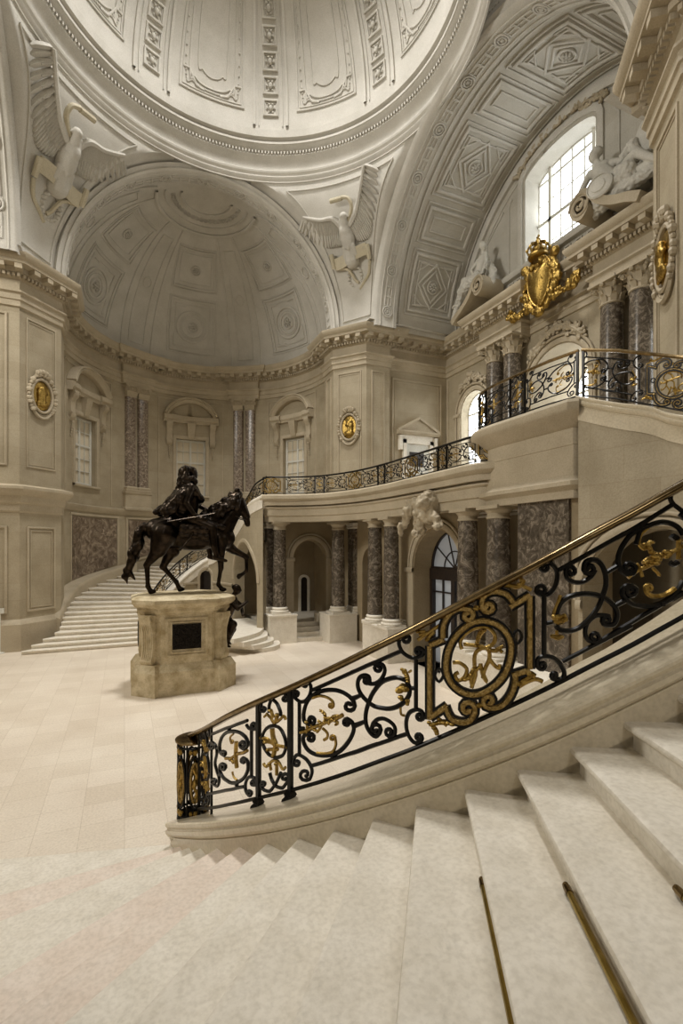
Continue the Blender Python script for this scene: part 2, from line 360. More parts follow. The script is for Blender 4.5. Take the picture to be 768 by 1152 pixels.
RAIL_DATA = {
 'B': [
  ('b',0.0145,[(7.228,1.016),(7.209,1.017),(7.194,1.014),(7.194,1.008),(7.213,1.001),(7.248,0.996),(7.285,0.996),(7.308,1.002),(7.303,1.013),(7.268,1.025),(7.211,1.033),(7.155,1.031),(7.15,1.022),(7.147,1.009),(7.166,0.994),(7.225,0.975),(7.304,0.954),(7.382,0.938),(7.452,0.931),(7.518,0.93),(7.576,0.935),(7.629,0.945),(7.676,0.959),(7.709,0.974),(7.726,0.989),(7.73,1.007),(7.72,1.023),(7.69,1.04),(7.646,1.057),(7.614,1.068),(7.544,1.078),(7.48,1.078),(7.446,1.07),(7.451,1.056),(7.488,1.044),(7.535,1.037),(7.573,1.038),(7.59,1.045),(7.584,1.052),(7.563,1.058),(7.54,1.06)]),
  ('b',0.015,[(7.343,0.942),(7.343,0.547)]),
  ('b',0.0145,[(7.225,0.496),(7.222,0.501),(7.239,0.506),(7.272,0.506),(7.31,0.5),(7.334,0.49),(7.329,0.479),(7.292,0.472),(7.231,0.474),(7.169,0.483),(7.135,0.499),(7.147,0.516),(7.159,0.525),(7.178,0.537),(7.206,0.546),(7.244,0.55),(7.29,0.55),(7.343,0.545),(7.405,0.535),(7.474,0.521),(7.539,0.506),(7.601,0.488),(7.661,0.466),(7.709,0.444),(7.741,0.425),(7.761,0.406),(7.766,0.389),(7.748,0.372),(7.715,0.355),(7.69,0.344),(7.57,0.341),(7.452,0.354),(7.381,0.379),(7.379,0.403),(7.436,0.415),(7.519,0.415),(7.589,0.407),(7.625,0.393),(7.62,0.38),(7.587,0.374),(7.547,0.374)]),
  ('b',0.0145,[(7.747,0.987),(8.014,0.986),(8.38,0.985),(8.734,0.984),(9.075,0.982),(9.404,0.98),(9.629,0.977)]),
  ('b',0.0145,[(7.766,0.436),(8.035,0.433),(8.405,0.431),(8.768,0.429),(9.128,0.424),(9.478,0.424),(9.716,0.42)]),
  ('b',0.0165,[(7.722,0.765),(7.692,0.768),(7.667,0.776),(7.663,0.786),(7.69,0.793),(7.743,0.792),(7.803,0.782),(7.843,0.766),(7.842,0.749),(7.791,0.739),(7.704,0.742),(7.614,0.758),(7.581,0.765),(7.534,0.776),(7.501,0.791),(7.487,0.811),(7.486,0.836),(7.501,0.859),(7.53,0.883),(7.573,0.907),(7.633,0.926),(7.713,0.939),(7.81,0.948),(7.916,0.952),(8.032,0.951),(8.156,0.945),(8.279,0.936),(8.4,0.924),(8.52,0.909),(8.63,0.891),(8.732,0.871),(8.825,0.848),(8.904,0.827),(8.966,0.806),(9.014,0.786),(9.046,0.771),(9.073,0.743),(9.034,0.726),(8.954,0.723),(8.868,0.734),(8.81,0.752),(8.797,0.77),(8.825,0.781),(8.875,0.781),(8.923,0.774),(8.949,0.764),(8.949,0.756)]),
  ('b',0.0165,[(7.703,0.653),(7.673,0.655),(7.648,0.651),(7.644,0.642),(7.671,0.63),(7.724,0.621),(7.784,0.62),(7.824,0.629),(7.823,0.646),(7.772,0.665),(7.686,0.678),(7.595,0.678),(7.561,0.678),(7.514,0.677),(7.481,0.672),(7.472,0.659),(7.479,0.64),(7.501,0.619),(7.537,0.598),(7.588,0.576),(7.652,0.555),(7.731,0.536),(7.822,0.518),(7.916,0.503),(8.012,0.492),(8.11,0.482),(8.207,0.475),(8.304,0.469),(8.4,0.465),(8.491,0.464),(8.576,0.468),(8.657,0.474),(8.734,0.484),(8.808,0.498),(8.879,0.514),(8.938,0.531),(8.985,0.549),(9.021,0.567),(9.039,0.585),(9.037,0.603),(9.018,0.622),(8.989,0.638),(8.945,0.653),(8.891,0.666),(8.853,0.675),(8.789,0.677),(8.751,0.669),(8.75,0.656),(8.78,0.643),(8.825,0.635),(8.866,0.635),(8.887,0.64),(8.885,0.648),(8.866,0.655),(8.841,0.659),(8.824,0.658)]),
  ('g',0.0115,[(7.766,0.93),(7.825,0.929),(7.908,0.928),(7.99,0.924),(8.064,0.916),(8.138,0.905),(8.207,0.893),(8.275,0.88),(8.337,0.865),(8.385,0.851),(8.414,0.838),(8.429,0.825),(8.438,0.817),(8.432,0.806),(8.399,0.801),(8.356,0.803),(8.32,0.811),(8.303,0.821),(8.309,0.828),(8.331,0.83),(8.358,0.828),(8.377,0.823),(8.383,0.818),(8.377,0.815)]),
  ('g',0.0115,[(7.916,0.516),(7.996,0.507),(8.106,0.496),(8.207,0.488),(8.289,0.484),(8.362,0.483),(8.421,0.486),(8.463,0.497),(8.492,0.513),(8.509,0.528),(8.51,0.542),(8.5,0.556),(8.491,0.566),(8.489,0.58),(8.456,0.592),(8.408,0.599),(8.366,0.599),(8.345,0.593),(8.348,0.584),(8.371,0.576),(8.4,0.572),(8.423,0.573),(8.431,0.577),(8.426,0.582)]),
  ('g',0.016,[(7.614,0.77),(7.614,0.664)]),
  ('g',0.015,[(7.382,0.711),(7.444,0.709),(7.532,0.706),(7.614,0.707),(7.685,0.708),(7.754,0.711),(7.823,0.713),(7.889,0.713),(7.955,0.712),(8.027,0.711),(8.108,0.712),(8.196,0.713),(8.279,0.713),(8.352,0.712),(8.421,0.71),(8.491,0.709),(8.574,0.711),(8.658,0.714),(8.717,0.716)]),
  ('g',0.011,[(8.171,0.715),(8.177,0.73),(8.183,0.752),(8.171,0.773),(8.123,0.792),(8.057,0.81),(8.008,0.823)]),
  ('g',0.011,[(8.099,0.68),(8.142,0.667),(8.201,0.65),(8.244,0.633),(8.258,0.621),(8.257,0.609),(8.244,0.6),(8.211,0.595),(8.167,0.593),(8.135,0.592)]),
  ('g',0.011,[(8.314,0.701),(8.338,0.711),(8.373,0.724),(8.421,0.732),(8.491,0.731),(8.572,0.725),(8.63,0.721)]),
  ('g',0.011,[(7.953,0.668),(7.99,0.678),(8.039,0.693),(8.063,0.708),(8.039,0.724),(7.99,0.74),(7.953,0.752)]),
  ('g',0.011,[(8.35,0.731),(8.415,0.716),(8.504,0.694),(8.561,0.678),(8.556,0.672),(8.52,0.669),(8.491,0.668)]),
  ('g',0.011,[(7.766,0.735),(7.779,0.725),(7.799,0.709),(7.823,0.697),(7.855,0.689),(7.891,0.683),(7.916,0.68)]),
  ('g',0.011,[(8.207,0.744),(8.253,0.739),(8.313,0.732),(8.35,0.723),(8.339,0.711),(8.305,0.698),(8.279,0.688)]),
  ('b',0.0145,[(9.023,0.794),(9.257,0.8)]),
  ('b',0.0145,[(9.039,0.613),(9.338,0.606)]),
  ('b',0.02,[(8.034,0.965),(8.034,0.943)]),
  ('b',0.02,[(8.414,0.466),(8.414,0.444)]),
  ('b',0.0145,[(7.343,0.745),(7.501,0.731)]),
  ('b',0.0145,[(8.964,0.985),(9.152,0.981),(9.413,0.979),(9.668,0.975),(9.914,0.973),(10.148,0.971),(10.312,0.969)]),
  ('b',0.0145,[(8.964,0.425),(9.174,0.421),(9.464,0.421),(9.746,0.418),(10.016,0.415),(10.277,0.415),(10.459,0.412)]),
  ('b',0.0145,[(10.455,1.032),(10.448,1.037),(10.426,1.043),(10.397,1.046),(10.373,1.043),(10.368,1.033),(10.39,1.021),(10.435,1.011),(10.487,1.008),(10.523,1.015),(10.526,1.03),(10.489,1.049),(10.438,1.053),(10.368,1.059),(10.312,1.06),(10.279,1.053),(10.258,1.041),(10.254,1.026),(10.269,1.007),(10.3,0.984),(10.341,0.961),(10.393,0.941),(10.456,0.922),(10.518,0.906),(10.579,0.893),(10.639,0.883),(10.696,0.877),(10.751,0.874),(10.803,0.874),(10.844,0.877),(10.872,0.882),(10.888,0.891),(10.888,0.9),(10.861,0.911),(10.817,0.922),(10.785,0.931),(10.729,0.936),(10.69,0.932),(10.681,0.921),(10.7,0.909),(10.736,0.9),(10.772,0.897),(10.794,0.9),(10.798,0.906),(10.784,0.913),(10.764,0.918),(10.748,0.919)]),
  ('b',0.015,[(10.69,0.881),(10.69,0.545)]),
  ('b',0.0145,[(10.533,0.701),(10.681,0.684)]),
  ('b',0.0145,[(10.806,0.484),(10.818,0.486),(10.817,0.492),(10.799,0.499),(10.768,0.505),(10.735,0.505),(10.716,0.497),(10.724,0.486),(10.759,0.473),(10.812,0.465),(10.863,0.466),(10.888,0.477),(10.881,0.488),(10.869,0.502),(10.844,0.516),(10.798,0.528),(10.74,0.54),(10.681,0.546),(10.623,0.547),(10.566,0.547),(10.518,0.542),(10.484,0.531),(10.459,0.514),(10.444,0.497),(10.44,0.477),(10.445,0.456),(10.459,0.435),(10.481,0.414),(10.511,0.393),(10.548,0.373),(10.593,0.354),(10.645,0.338),(10.696,0.328),(10.746,0.327),(10.795,0.33),(10.829,0.332),(10.851,0.344),(10.836,0.36),(10.793,0.374),(10.743,0.38),(10.706,0.376),(10.694,0.368),(10.706,0.358),(10.733,0.351),(10.761,0.349),(10.779,0.351),(10.781,0.356)]),
  ('b',0.0145,[(9.705,0.933),(9.719,0.936),(9.745,0.935),(9.773,0.928),(9.789,0.918),(9.781,0.909),(9.746,0.905),(9.695,0.91),(9.647,0.923),(9.625,0.939),(9.643,0.953),(9.699,0.958),(9.739,0.954),(9.793,0.948),(9.839,0.938),(9.869,0.925),(9.891,0.908),(9.9,0.893),(9.891,0.879),(9.869,0.865),(9.839,0.854),(9.8,0.844),(9.753,0.837),(9.699,0.834),(9.639,0.833),(9.571,0.838),(9.509,0.845),(9.452,0.855),(9.399,0.867),(9.363,0.876)]),
  ('b',0.0165,[(9.417,0.875),(9.431,0.876),(9.436,0.881),(9.425,0.888),(9.399,0.893),(9.367,0.895),(9.342,0.891),(9.339,0.882),(9.363,0.87),(9.408,0.861),(9.458,0.859),(9.493,0.866),(9.489,0.876),(9.48,0.889),(9.461,0.901),(9.425,0.91),(9.378,0.918),(9.331,0.923),(9.284,0.925),(9.237,0.925),(9.199,0.921),(9.172,0.912),(9.154,0.899),(9.15,0.883),(9.159,0.864),(9.181,0.843),(9.216,0.82),(9.266,0.796),(9.328,0.771),(9.396,0.747),(9.464,0.725),(9.538,0.703),(9.621,0.682),(9.72,0.664),(9.827,0.648),(9.93,0.633),(10.024,0.623),(10.112,0.618),(10.195,0.616),(10.271,0.618),(10.34,0.622),(10.4,0.629),(10.45,0.638),(10.491,0.649),(10.518,0.662),(10.53,0.678),(10.529,0.696),(10.518,0.715),(10.492,0.734),(10.456,0.753),(10.429,0.766)]),
  ('b',0.0165,[(10.429,0.766),(10.377,0.776),(10.303,0.792),(10.225,0.806),(10.147,0.814),(10.067,0.82),(9.99,0.823),(9.916,0.825),(9.845,0.824),(9.777,0.818),(9.71,0.808),(9.647,0.794),(9.589,0.78),(9.54,0.764),(9.498,0.745),(9.461,0.725),(9.426,0.702),(9.397,0.678),(9.379,0.654),(9.374,0.63),(9.379,0.605),(9.396,0.582),(9.425,0.558),(9.466,0.536),(9.509,0.516),(9.556,0.499),(9.606,0.484),(9.652,0.476),(9.695,0.478),(9.735,0.485),(9.762,0.49),(9.792,0.51),(9.765,0.534),(9.697,0.552),(9.62,0.559),(9.564,0.555),(9.547,0.542),(9.568,0.526),(9.612,0.514),(9.655,0.512),(9.681,0.516),(9.683,0.523)]),
  ('b',0.0145,[(9.564,0.537),(9.562,0.545),(9.562,0.557),(9.573,0.567),(9.601,0.574),(9.64,0.58),(9.684,0.584),(9.731,0.585),(9.783,0.582),(9.839,0.577),(9.899,0.568),(9.962,0.554),(10.019,0.54),(10.071,0.524),(10.118,0.507),(10.151,0.489),(10.164,0.472),(10.162,0.456),(10.151,0.444),(10.124,0.438),(10.089,0.437),(10.063,0.436),(9.991,0.444),(9.938,0.461),(9.922,0.479),(9.945,0.49),(9.99,0.491),(10.037,0.486),(10.067,0.475),(10.073,0.465),(10.058,0.459),(10.033,0.459),(10.012,0.462)]),
  ('b',0.0145,[(8.947,0.807),(9.265,0.795)]),
  ('b',0.0145,[(9.031,0.602),(9.347,0.606)]),
  ('g',0.014,[(10.415,0.832),(10.426,0.821),(10.442,0.805),(10.459,0.789),(10.48,0.771),(10.502,0.751),(10.518,0.737)]),
  ('g',0.026,[(10.283,0.719),(10.306,0.721),(10.338,0.723),(10.37,0.723),(10.403,0.718),(10.436,0.711),(10.459,0.706)]),
  ('g',0.018,[(10.312,0.67),(10.341,0.643)]),
  ('g',0.016,[(10.489,0.628),(10.459,0.601)]),
  ('g',0.009,[(10.298,0.603),(10.299,0.59),(10.301,0.572),(10.312,0.556),(10.341,0.547),(10.378,0.541),(10.406,0.538)]),
  ('g',0.008,[(10.503,0.807),(10.577,0.812)]),
  ('g',0.012,[(10.341,0.848),(10.385,0.812)]),
 ],
 'M': [
  ('k',0.036,[(11.053,0.91),(11.053,0.851),(11.053,0.767),(11.053,0.682),(11.053,0.595),(11.053,0.507),(11.053,0.445)]),
  ('G',0.024,[(11.053,0.91),(11.053,0.851),(11.053,0.767),(11.053,0.682),(11.053,0.595),(11.053,0.507),(11.053,0.445)]),
  ('k',0.036,[(11.053,0.915),(11.389,0.907)]),
  ('G',0.024,[(11.053,0.915),(11.389,0.907)]),
  ('k',0.036,[(11.37,0.92),(11.37,0.941),(11.372,0.972),(11.389,0.999),(11.429,1.02),(11.483,1.038),(11.545,1.05),(11.615,1.055),(11.694,1.054),(11.773,1.049),(11.857,1.038),(11.94,1.023),(11.999,1.012),(12.064,0.987),(12.081,0.963),(12.048,0.95),(11.986,0.95),(11.924,0.961),(11.884,0.977),(11.878,0.992),(11.9,0.999),(11.936,0.998),(11.968,0.991),(11.983,0.983)]),
  ('G',0.024,[(11.37,0.92),(11.37,0.941),(11.372,0.972),(11.389,0.999),(11.429,1.02),(11.483,1.038),(11.545,1.05),(11.615,1.055),(11.694,1.054),(11.773,1.049),(11.857,1.038),(11.94,1.023),(11.999,1.012),(12.064,0.987),(12.081,0.963),(12.048,0.95),(11.986,0.95),(11.924,0.961),(11.884,0.977),(11.878,0.992),(11.9,0.999),(11.936,0.998),(11.968,0.991),(11.983,0.983)]),
  ('k',0.036,[(12.402,0.963),(12.382,0.97),(12.375,0.979),(12.389,0.986),(12.425,0.986),(12.47,0.978),(12.506,0.962),(12.512,0.946),(12.481,0.936),(12.418,0.937),(12.347,0.952),(12.296,0.975),(12.286,0.99),(12.274,1.01),(12.278,1.028),(12.306,1.04),(12.35,1.05),(12.404,1.054),(12.47,1.052),(12.545,1.044),(12.619,1.034),(12.693,1.019),(12.766,1.002),(12.829,0.983),(12.88,0.961),(12.922,0.938),(12.951,0.922)]),
  ('G',0.024,[(12.402,0.963),(12.382,0.97),(12.375,0.979),(12.389,0.986),(12.425,0.986),(12.47,0.978),(12.506,0.962),(12.512,0.946),(12.481,0.936),(12.418,0.937),(12.347,0.952),(12.296,0.975),(12.286,0.99),(12.274,1.01),(12.278,1.028),(12.306,1.04),(12.35,1.05),(12.404,1.054),(12.47,1.052),(12.545,1.044),(12.619,1.034),(12.693,1.019),(12.766,1.002),(12.829,0.983),(12.88,0.961),(12.922,0.938),(12.951,0.922)]),
  ('k',0.036,[(12.881,0.902),(13.317,0.913)]),
  ('G',0.024,[(12.881,0.902),(13.317,0.913)]),
  ('k',0.036,[(13.31,0.909),(13.31,0.851),(13.31,0.768),(13.31,0.686),(13.31,0.605),(13.31,0.526),(13.31,0.471)]),
  ('G',0.024,[(13.31,0.909),(13.31,0.851),(13.31,0.768),(13.31,0.686),(13.31,0.605),(13.31,0.526),(13.31,0.471)]),
  ('k',0.036,[(13.317,0.465),(12.933,0.482)]),
  ('G',0.024,[(13.317,0.465),(12.933,0.482)]),
  ('k',0.036,[(13.003,0.483),(13.003,0.466),(13,0.441),(12.986,0.417),(12.956,0.394),(12.914,0.372),(12.863,0.354),(12.801,0.34),(12.728,0.33),(12.655,0.328),(12.576,0.333),(12.497,0.343),(12.441,0.35),(12.354,0.37),(12.308,0.396),(12.314,0.418),(12.363,0.427),(12.429,0.422),(12.484,0.408),(12.509,0.392),(12.502,0.38),(12.471,0.376),(12.436,0.38),(12.412,0.387)]),
  ('G',0.024,[(13.003,0.483),(13.003,0.466),(13,0.441),(12.986,0.417),(12.956,0.394),(12.914,0.372),(12.863,0.354),(12.801,0.34),(12.728,0.33),(12.655,0.328),(12.576,0.333),(12.497,0.343),(12.441,0.35),(12.354,0.37),(12.308,0.396),(12.314,0.418),(12.363,0.427),(12.429,0.422),(12.484,0.408),(12.509,0.392),(12.502,0.38),(12.471,0.376),(12.436,0.38),(12.412,0.387)]),
  ('k',0.036,[(11.053,0.455),(11.468,0.48)]),
  ('G',0.024,[(11.053,0.455),(11.468,0.48)]),
  ('k',0.036,[(11.429,0.484),(11.455,0.461),(11.494,0.43),(11.545,0.4),(11.612,0.377),(11.693,0.358),(11.773,0.342),(11.853,0.331),(11.932,0.325),(11.999,0.325),(12.049,0.334),(12.087,0.35),(12.112,0.361),(12.124,0.389),(12.071,0.42),(11.981,0.441),(11.895,0.446),(11.844,0.436),(11.84,0.417),(11.878,0.397),(11.932,0.386),(11.979,0.385),(12.001,0.392),(11.996,0.402)]),
  ('G',0.024,[(11.429,0.484),(11.455,0.461),(11.494,0.43),(11.545,0.4),(11.612,0.377),(11.693,0.358),(11.773,0.342),(11.853,0.331),(11.932,0.325),(11.999,0.325),(12.049,0.334),(12.087,0.35),(12.112,0.361),(12.124,0.389),(12.071,0.42),(11.981,0.441),(11.895,0.446),(11.844,0.436),(11.84,0.417),(11.878,0.397),(11.932,0.386),(11.979,0.385),(12.001,0.392),(11.996,0.402)]),
  ('k',0.036,[(12.332,0.896),(12.413,0.881),(12.499,0.863),(12.582,0.843),(12.655,0.821),(12.718,0.798),(12.776,0.772),(12.825,0.747),(12.863,0.723),(12.891,0.7),(12.908,0.677),(12.916,0.655),(12.916,0.632),(12.906,0.607),(12.888,0.582),(12.862,0.557),(12.829,0.535),(12.787,0.516),(12.737,0.5),(12.68,0.486),(12.619,0.476),(12.553,0.468),(12.481,0.462),(12.406,0.459),(12.332,0.458),(12.26,0.46),(12.186,0.464),(12.112,0.471),(12.037,0.48),(11.959,0.494),(11.882,0.51),(11.805,0.528),(11.735,0.549),(11.668,0.572),(11.605,0.597),(11.55,0.623),(11.507,0.649),(11.477,0.673),(11.458,0.698),(11.449,0.723),(11.448,0.747),(11.455,0.771),(11.47,0.795),(11.494,0.819),(11.526,0.839),(11.567,0.858),(11.616,0.875),(11.673,0.89),(11.735,0.902),(11.804,0.911),(11.881,0.917),(11.959,0.921),(12.037,0.921),(12.112,0.919),(12.184,0.914),(12.257,0.906),(12.332,0.896)]),
  ('G',0.024,[(12.332,0.896),(12.413,0.881),(12.499,0.863),(12.582,0.843),(12.655,0.821),(12.718,0.798),(12.776,0.772),(12.825,0.747),(12.863,0.723),(12.891,0.7),(12.908,0.677),(12.916,0.655),(12.916,0.632),(12.906,0.607),(12.888,0.582),(12.862,0.557),(12.829,0.535),(12.787,0.516),(12.737,0.5),(12.68,0.486),(12.619,0.476),(12.553,0.468),(12.481,0.462),(12.406,0.459),(12.332,0.458),(12.26,0.46),(12.186,0.464),(12.112,0.471),(12.037,0.48),(11.959,0.494),(11.882,0.51),(11.805,0.528),(11.735,0.549),(11.668,0.572),(11.605,0.597),(11.55,0.623),(11.507,0.649),(11.477,0.673),(11.458,0.698),(11.449,0.723),(11.448,0.747),(11.455,0.771),(11.47,0.795),(11.494,0.819),(11.526,0.839),(11.567,0.858),(11.616,0.875),(11.673,0.89),(11.735,0.902),(11.804,0.911),(11.881,0.917),(11.959,0.921),(12.037,0.921),(12.112,0.919),(12.184,0.914),(12.257,0.906),(12.332,0.896)]),
  ('b',0.01,[(11.271,0.74),(11.313,0.727),(11.355,0.704),(11.374,0.684),(11.355,0.669),(11.313,0.657),(11.271,0.654),(11.23,0.667),(11.188,0.69),(11.169,0.71),(11.188,0.725),(11.23,0.738),(11.271,0.74)]),
  ('b',0.01,[(13.055,0.738),(13.092,0.725),(13.128,0.703),(13.145,0.684),(13.128,0.67),(13.092,0.658),(13.055,0.655),(13.018,0.668),(12.982,0.69),(12.965,0.709),(12.982,0.723),(13.018,0.735),(13.055,0.738)]),
  ('g',0.022,[(12.161,0.999),(12.161,0.984)]),
  ('g',0.02,[(12.223,0.392),(12.223,0.38)]),
  ('b',0.0145,[(10.867,0.897),(10.971,0.884)]),
  ('b',0.0145,[(10.867,0.476),(10.992,0.461)]),
  ('g',0.012,[(10.743,0.987),(10.795,0.989),(10.871,0.992),(10.95,0.995),(11.031,0.998),(11.115,1.002),(11.193,1.005),(11.269,1.008),(11.34,1.012),(11.389,1.014)]),
  ('g',0.014,[(10.826,1.012),(10.992,1)]),
  ('g',0.016,[(10.992,0.959),(11.154,0.99)]),
  ('g',0.012,[(10.743,1.039),(10.93,1.019)]),
  ('g',0.016,[(12.655,1.073),(12.709,1.063),(12.787,1.048),(12.863,1.034),(12.937,1.02),(13.011,1.006),(13.072,0.997),(13.121,1),(13.16,1.008),(13.177,1.017),(13.158,1.023),(13.119,1.03),(13.09,1.034)]),
  ('g',0.014,[(13.072,1.012),(13.352,0.937)]),
  ('g',0.014,[(13.038,0.39),(13.081,0.393),(13.144,0.396),(13.212,0.398),(13.281,0.398),(13.354,0.396),(13.422,0.392),(13.487,0.381),(13.548,0.366),(13.59,0.354)]),
  ('g',0.02,[(13.072,0.415),(13.352,0.426)]),
  ('g',0.022,[(13.317,0.441),(13.422,0.407)]),
  ('g',0.014,[(11.033,0.426),(11.079,0.407),(11.143,0.381),(11.193,0.358),(11.216,0.344),(11.226,0.334),(11.232,0.327)]),
  ('g',0.016,[(11.154,0.404),(11.213,0.4),(11.299,0.395),(11.389,0.386),(11.488,0.371),(11.589,0.351),(11.659,0.336)]),
  ('g',0.014,[(11.271,0.42),(11.468,0.353)]),
  ('g',0.0125,[(11.811,0.791),(11.796,0.806),(11.779,0.827),(11.78,0.846),(11.812,0.859),(11.864,0.87),(11.924,0.877),(11.991,0.88),(12.069,0.88),(12.15,0.876),(12.236,0.868),(12.326,0.857),(12.404,0.843),(12.468,0.824),(12.521,0.802),(12.555,0.781),(12.57,0.762),(12.566,0.745),(12.548,0.732),(12.512,0.725),(12.46,0.722),(12.404,0.722),(12.344,0.726),(12.28,0.733),(12.223,0.736),(12.177,0.733),(12.139,0.725),(12.112,0.711),(12.103,0.687),(12.107,0.657),(12.112,0.631),(12.122,0.615),(12.133,0.603),(12.131,0.588),(12.105,0.565),(12.065,0.539),(12.037,0.521)]),
  ('g',0.0125,[(12.056,0.528),(12.043,0.542),(12.028,0.562),(12.037,0.581),(12.088,0.6),(12.161,0.619),(12.223,0.626),(12.261,0.614),(12.289,0.589),(12.314,0.565),(12.345,0.542),(12.375,0.52),(12.386,0.511),(12.367,0.521),(12.329,0.543),(12.296,0.567),(12.273,0.594),(12.254,0.623),(12.242,0.644)]),
  ('g',0.0125,[(12.15,0.766),(12.166,0.783),(12.19,0.807),(12.223,0.826),(12.272,0.834),(12.328,0.837),(12.368,0.838)]),
  ('g',0.0125,[(11.849,0.816),(11.928,0.803),(12.041,0.785),(12.15,0.766),(12.246,0.749),(12.337,0.731),(12.404,0.712),(12.438,0.691),(12.447,0.669),(12.441,0.648),(12.412,0.628),(12.368,0.61),(12.332,0.592),(12.313,0.575),(12.303,0.559),(12.296,0.547)]),
  ('g',0.0125,[(12.404,0.712),(12.452,0.702),(12.519,0.687),(12.584,0.678),(12.644,0.678),(12.702,0.683),(12.742,0.687)]),
  ('g',0.0125,[(11.602,0.733),(11.641,0.729),(11.696,0.723),(11.754,0.713),(11.817,0.696),(11.882,0.675),(11.924,0.655),(11.931,0.638),(11.915,0.622),(11.887,0.61),(11.842,0.603),(11.785,0.601),(11.735,0.604),(11.696,0.617),(11.664,0.636),(11.651,0.651),(11.67,0.655),(11.707,0.655),(11.735,0.655)]),
  ('g',0.0125,[(12.112,0.646),(12.076,0.629),(12.022,0.606),(11.961,0.59),(11.884,0.592),(11.797,0.602),(11.735,0.609)]),
  ('g',0.0125,[(12.441,0.648),(12.469,0.633),(12.509,0.612),(12.548,0.594),(12.587,0.579),(12.626,0.567),(12.655,0.56),(12.668,0.564),(12.671,0.574),(12.672,0.582)]),
  ('g',0.0125,[(12.655,0.678),(12.725,0.648)]),
 ],
 'C': [
  ('b',0.0145,[(13.619,1.031),(13.613,1.037),(13.62,1.041),(13.642,1.042),(13.67,1.037),(13.694,1.027),(13.7,1.016),(13.681,1.009),(13.641,1.009),(13.593,1.019),(13.557,1.035),(13.551,1.052),(13.559,1.058),(13.572,1.066),(13.596,1.07),(13.639,1.066),(13.693,1.056),(13.745,1.044),(13.795,1.027),(13.843,1.007),(13.88,0.987),(13.901,0.967),(13.911,0.947),(13.91,0.928),(13.899,0.91),(13.879,0.893),(13.85,0.879),(13.811,0.869),(13.764,0.861),(13.715,0.857),(13.666,0.859),(13.614,0.866),(13.566,0.875),(13.521,0.888),(13.48,0.903),(13.452,0.914),(13.469,0.932),(13.521,0.936),(13.584,0.928),(13.633,0.912),(13.651,0.896),(13.638,0.885),(13.604,0.883),(13.566,0.889),(13.54,0.898),(13.534,0.907),(13.545,0.911)]),
  ('b',0.0145,[(13.94,0.969),(14.124,0.97),(14.387,0.97),(14.647,0.971),(14.905,0.973),(15.157,0.976),(15.336,0.978)]),
  ('b',0.015,[(13.626,0.862),(13.626,0.504)]),
  ('b',0.0145,[(13.656,0.691),(13.805,0.679)]),
  ('b',0.0145,[(13.558,0.452),(13.548,0.459),(13.552,0.465),(13.573,0.467),(13.606,0.463),(13.637,0.452),(13.65,0.44),(13.637,0.429),(13.596,0.427),(13.541,0.436),(13.494,0.453),(13.476,0.472),(13.476,0.481),(13.477,0.494),(13.491,0.503),(13.526,0.506),(13.574,0.505),(13.626,0.5),(13.683,0.492),(13.745,0.481),(13.805,0.468),(13.859,0.452),(13.909,0.434),(13.955,0.414),(13.999,0.39),(14.039,0.366),(14.061,0.345),(14.062,0.33),(14.045,0.32),(14.015,0.314),(13.963,0.317),(13.897,0.326),(13.85,0.332),(13.805,0.343),(13.783,0.357),(13.789,0.368),(13.815,0.372),(13.85,0.369),(13.878,0.361),(13.89,0.353),(13.885,0.347),(13.868,0.345),(13.85,0.347),(13.838,0.351)]),
  ('b',0.0145,[(14.015,0.413),(14.213,0.413),(14.492,0.413),(14.764,0.414),(15.028,0.414),(15.289,0.416),(15.477,0.415)]),
  ('b',0.0145,[(14.191,0.93),(14.175,0.928),(14.172,0.921),(14.19,0.91),(14.226,0.902),(14.267,0.899),(14.294,0.906),(14.291,0.921),(14.255,0.938),(14.194,0.952),(14.13,0.954),(14.092,0.943),(14.096,0.931),(14.103,0.914),(14.122,0.897),(14.157,0.882),(14.204,0.866),(14.259,0.852),(14.325,0.839),(14.399,0.828),(14.47,0.821),(14.535,0.82),(14.596,0.823),(14.647,0.827),(14.686,0.835),(14.715,0.845),(14.735,0.852)]),
  ('b',0.0165,[(14.589,0.875),(14.572,0.882),(14.569,0.891),(14.588,0.896),(14.625,0.894),(14.667,0.884),(14.695,0.868),(14.692,0.853),(14.654,0.846),(14.59,0.851),(14.524,0.868),(14.485,0.893),(14.491,0.905),(14.503,0.921),(14.529,0.931),(14.58,0.931),(14.645,0.926),(14.706,0.917),(14.759,0.905),(14.808,0.889),(14.851,0.871),(14.887,0.849),(14.916,0.825),(14.937,0.801),(14.95,0.777),(14.954,0.754),(14.951,0.733),(14.939,0.716),(14.919,0.701),(14.895,0.684),(14.867,0.665),(14.834,0.644),(14.793,0.626),(14.742,0.611),(14.684,0.597),(14.618,0.585),(14.544,0.576),(14.462,0.567),(14.38,0.562),(14.297,0.564),(14.214,0.569),(14.137,0.578),(14.068,0.589),(14.005,0.602),(13.955,0.616),(13.919,0.63),(13.896,0.643),(13.88,0.652)]),
  ('b',0.0165,[(13.88,0.669),(13.885,0.685),(13.893,0.709),(13.91,0.73),(13.936,0.747),(13.97,0.762),(14.015,0.772),(14.076,0.777),(14.149,0.778),(14.229,0.774),(14.315,0.768),(14.407,0.758),(14.5,0.747),(14.59,0.733),(14.679,0.717),(14.764,0.7),(14.847,0.68),(14.924,0.659),(14.994,0.637),(15.056,0.613),(15.11,0.588),(15.149,0.565),(15.172,0.545),(15.18,0.527),(15.178,0.512),(15.164,0.497),(15.139,0.484),(15.107,0.477),(15.06,0.479),(15.005,0.488),(14.965,0.494),(14.906,0.51),(14.877,0.53),(14.884,0.545),(14.919,0.55),(14.965,0.546),(15.003,0.534),(15.019,0.522),(15.012,0.514),(14.99,0.512),(14.965,0.515),(14.95,0.521)]),
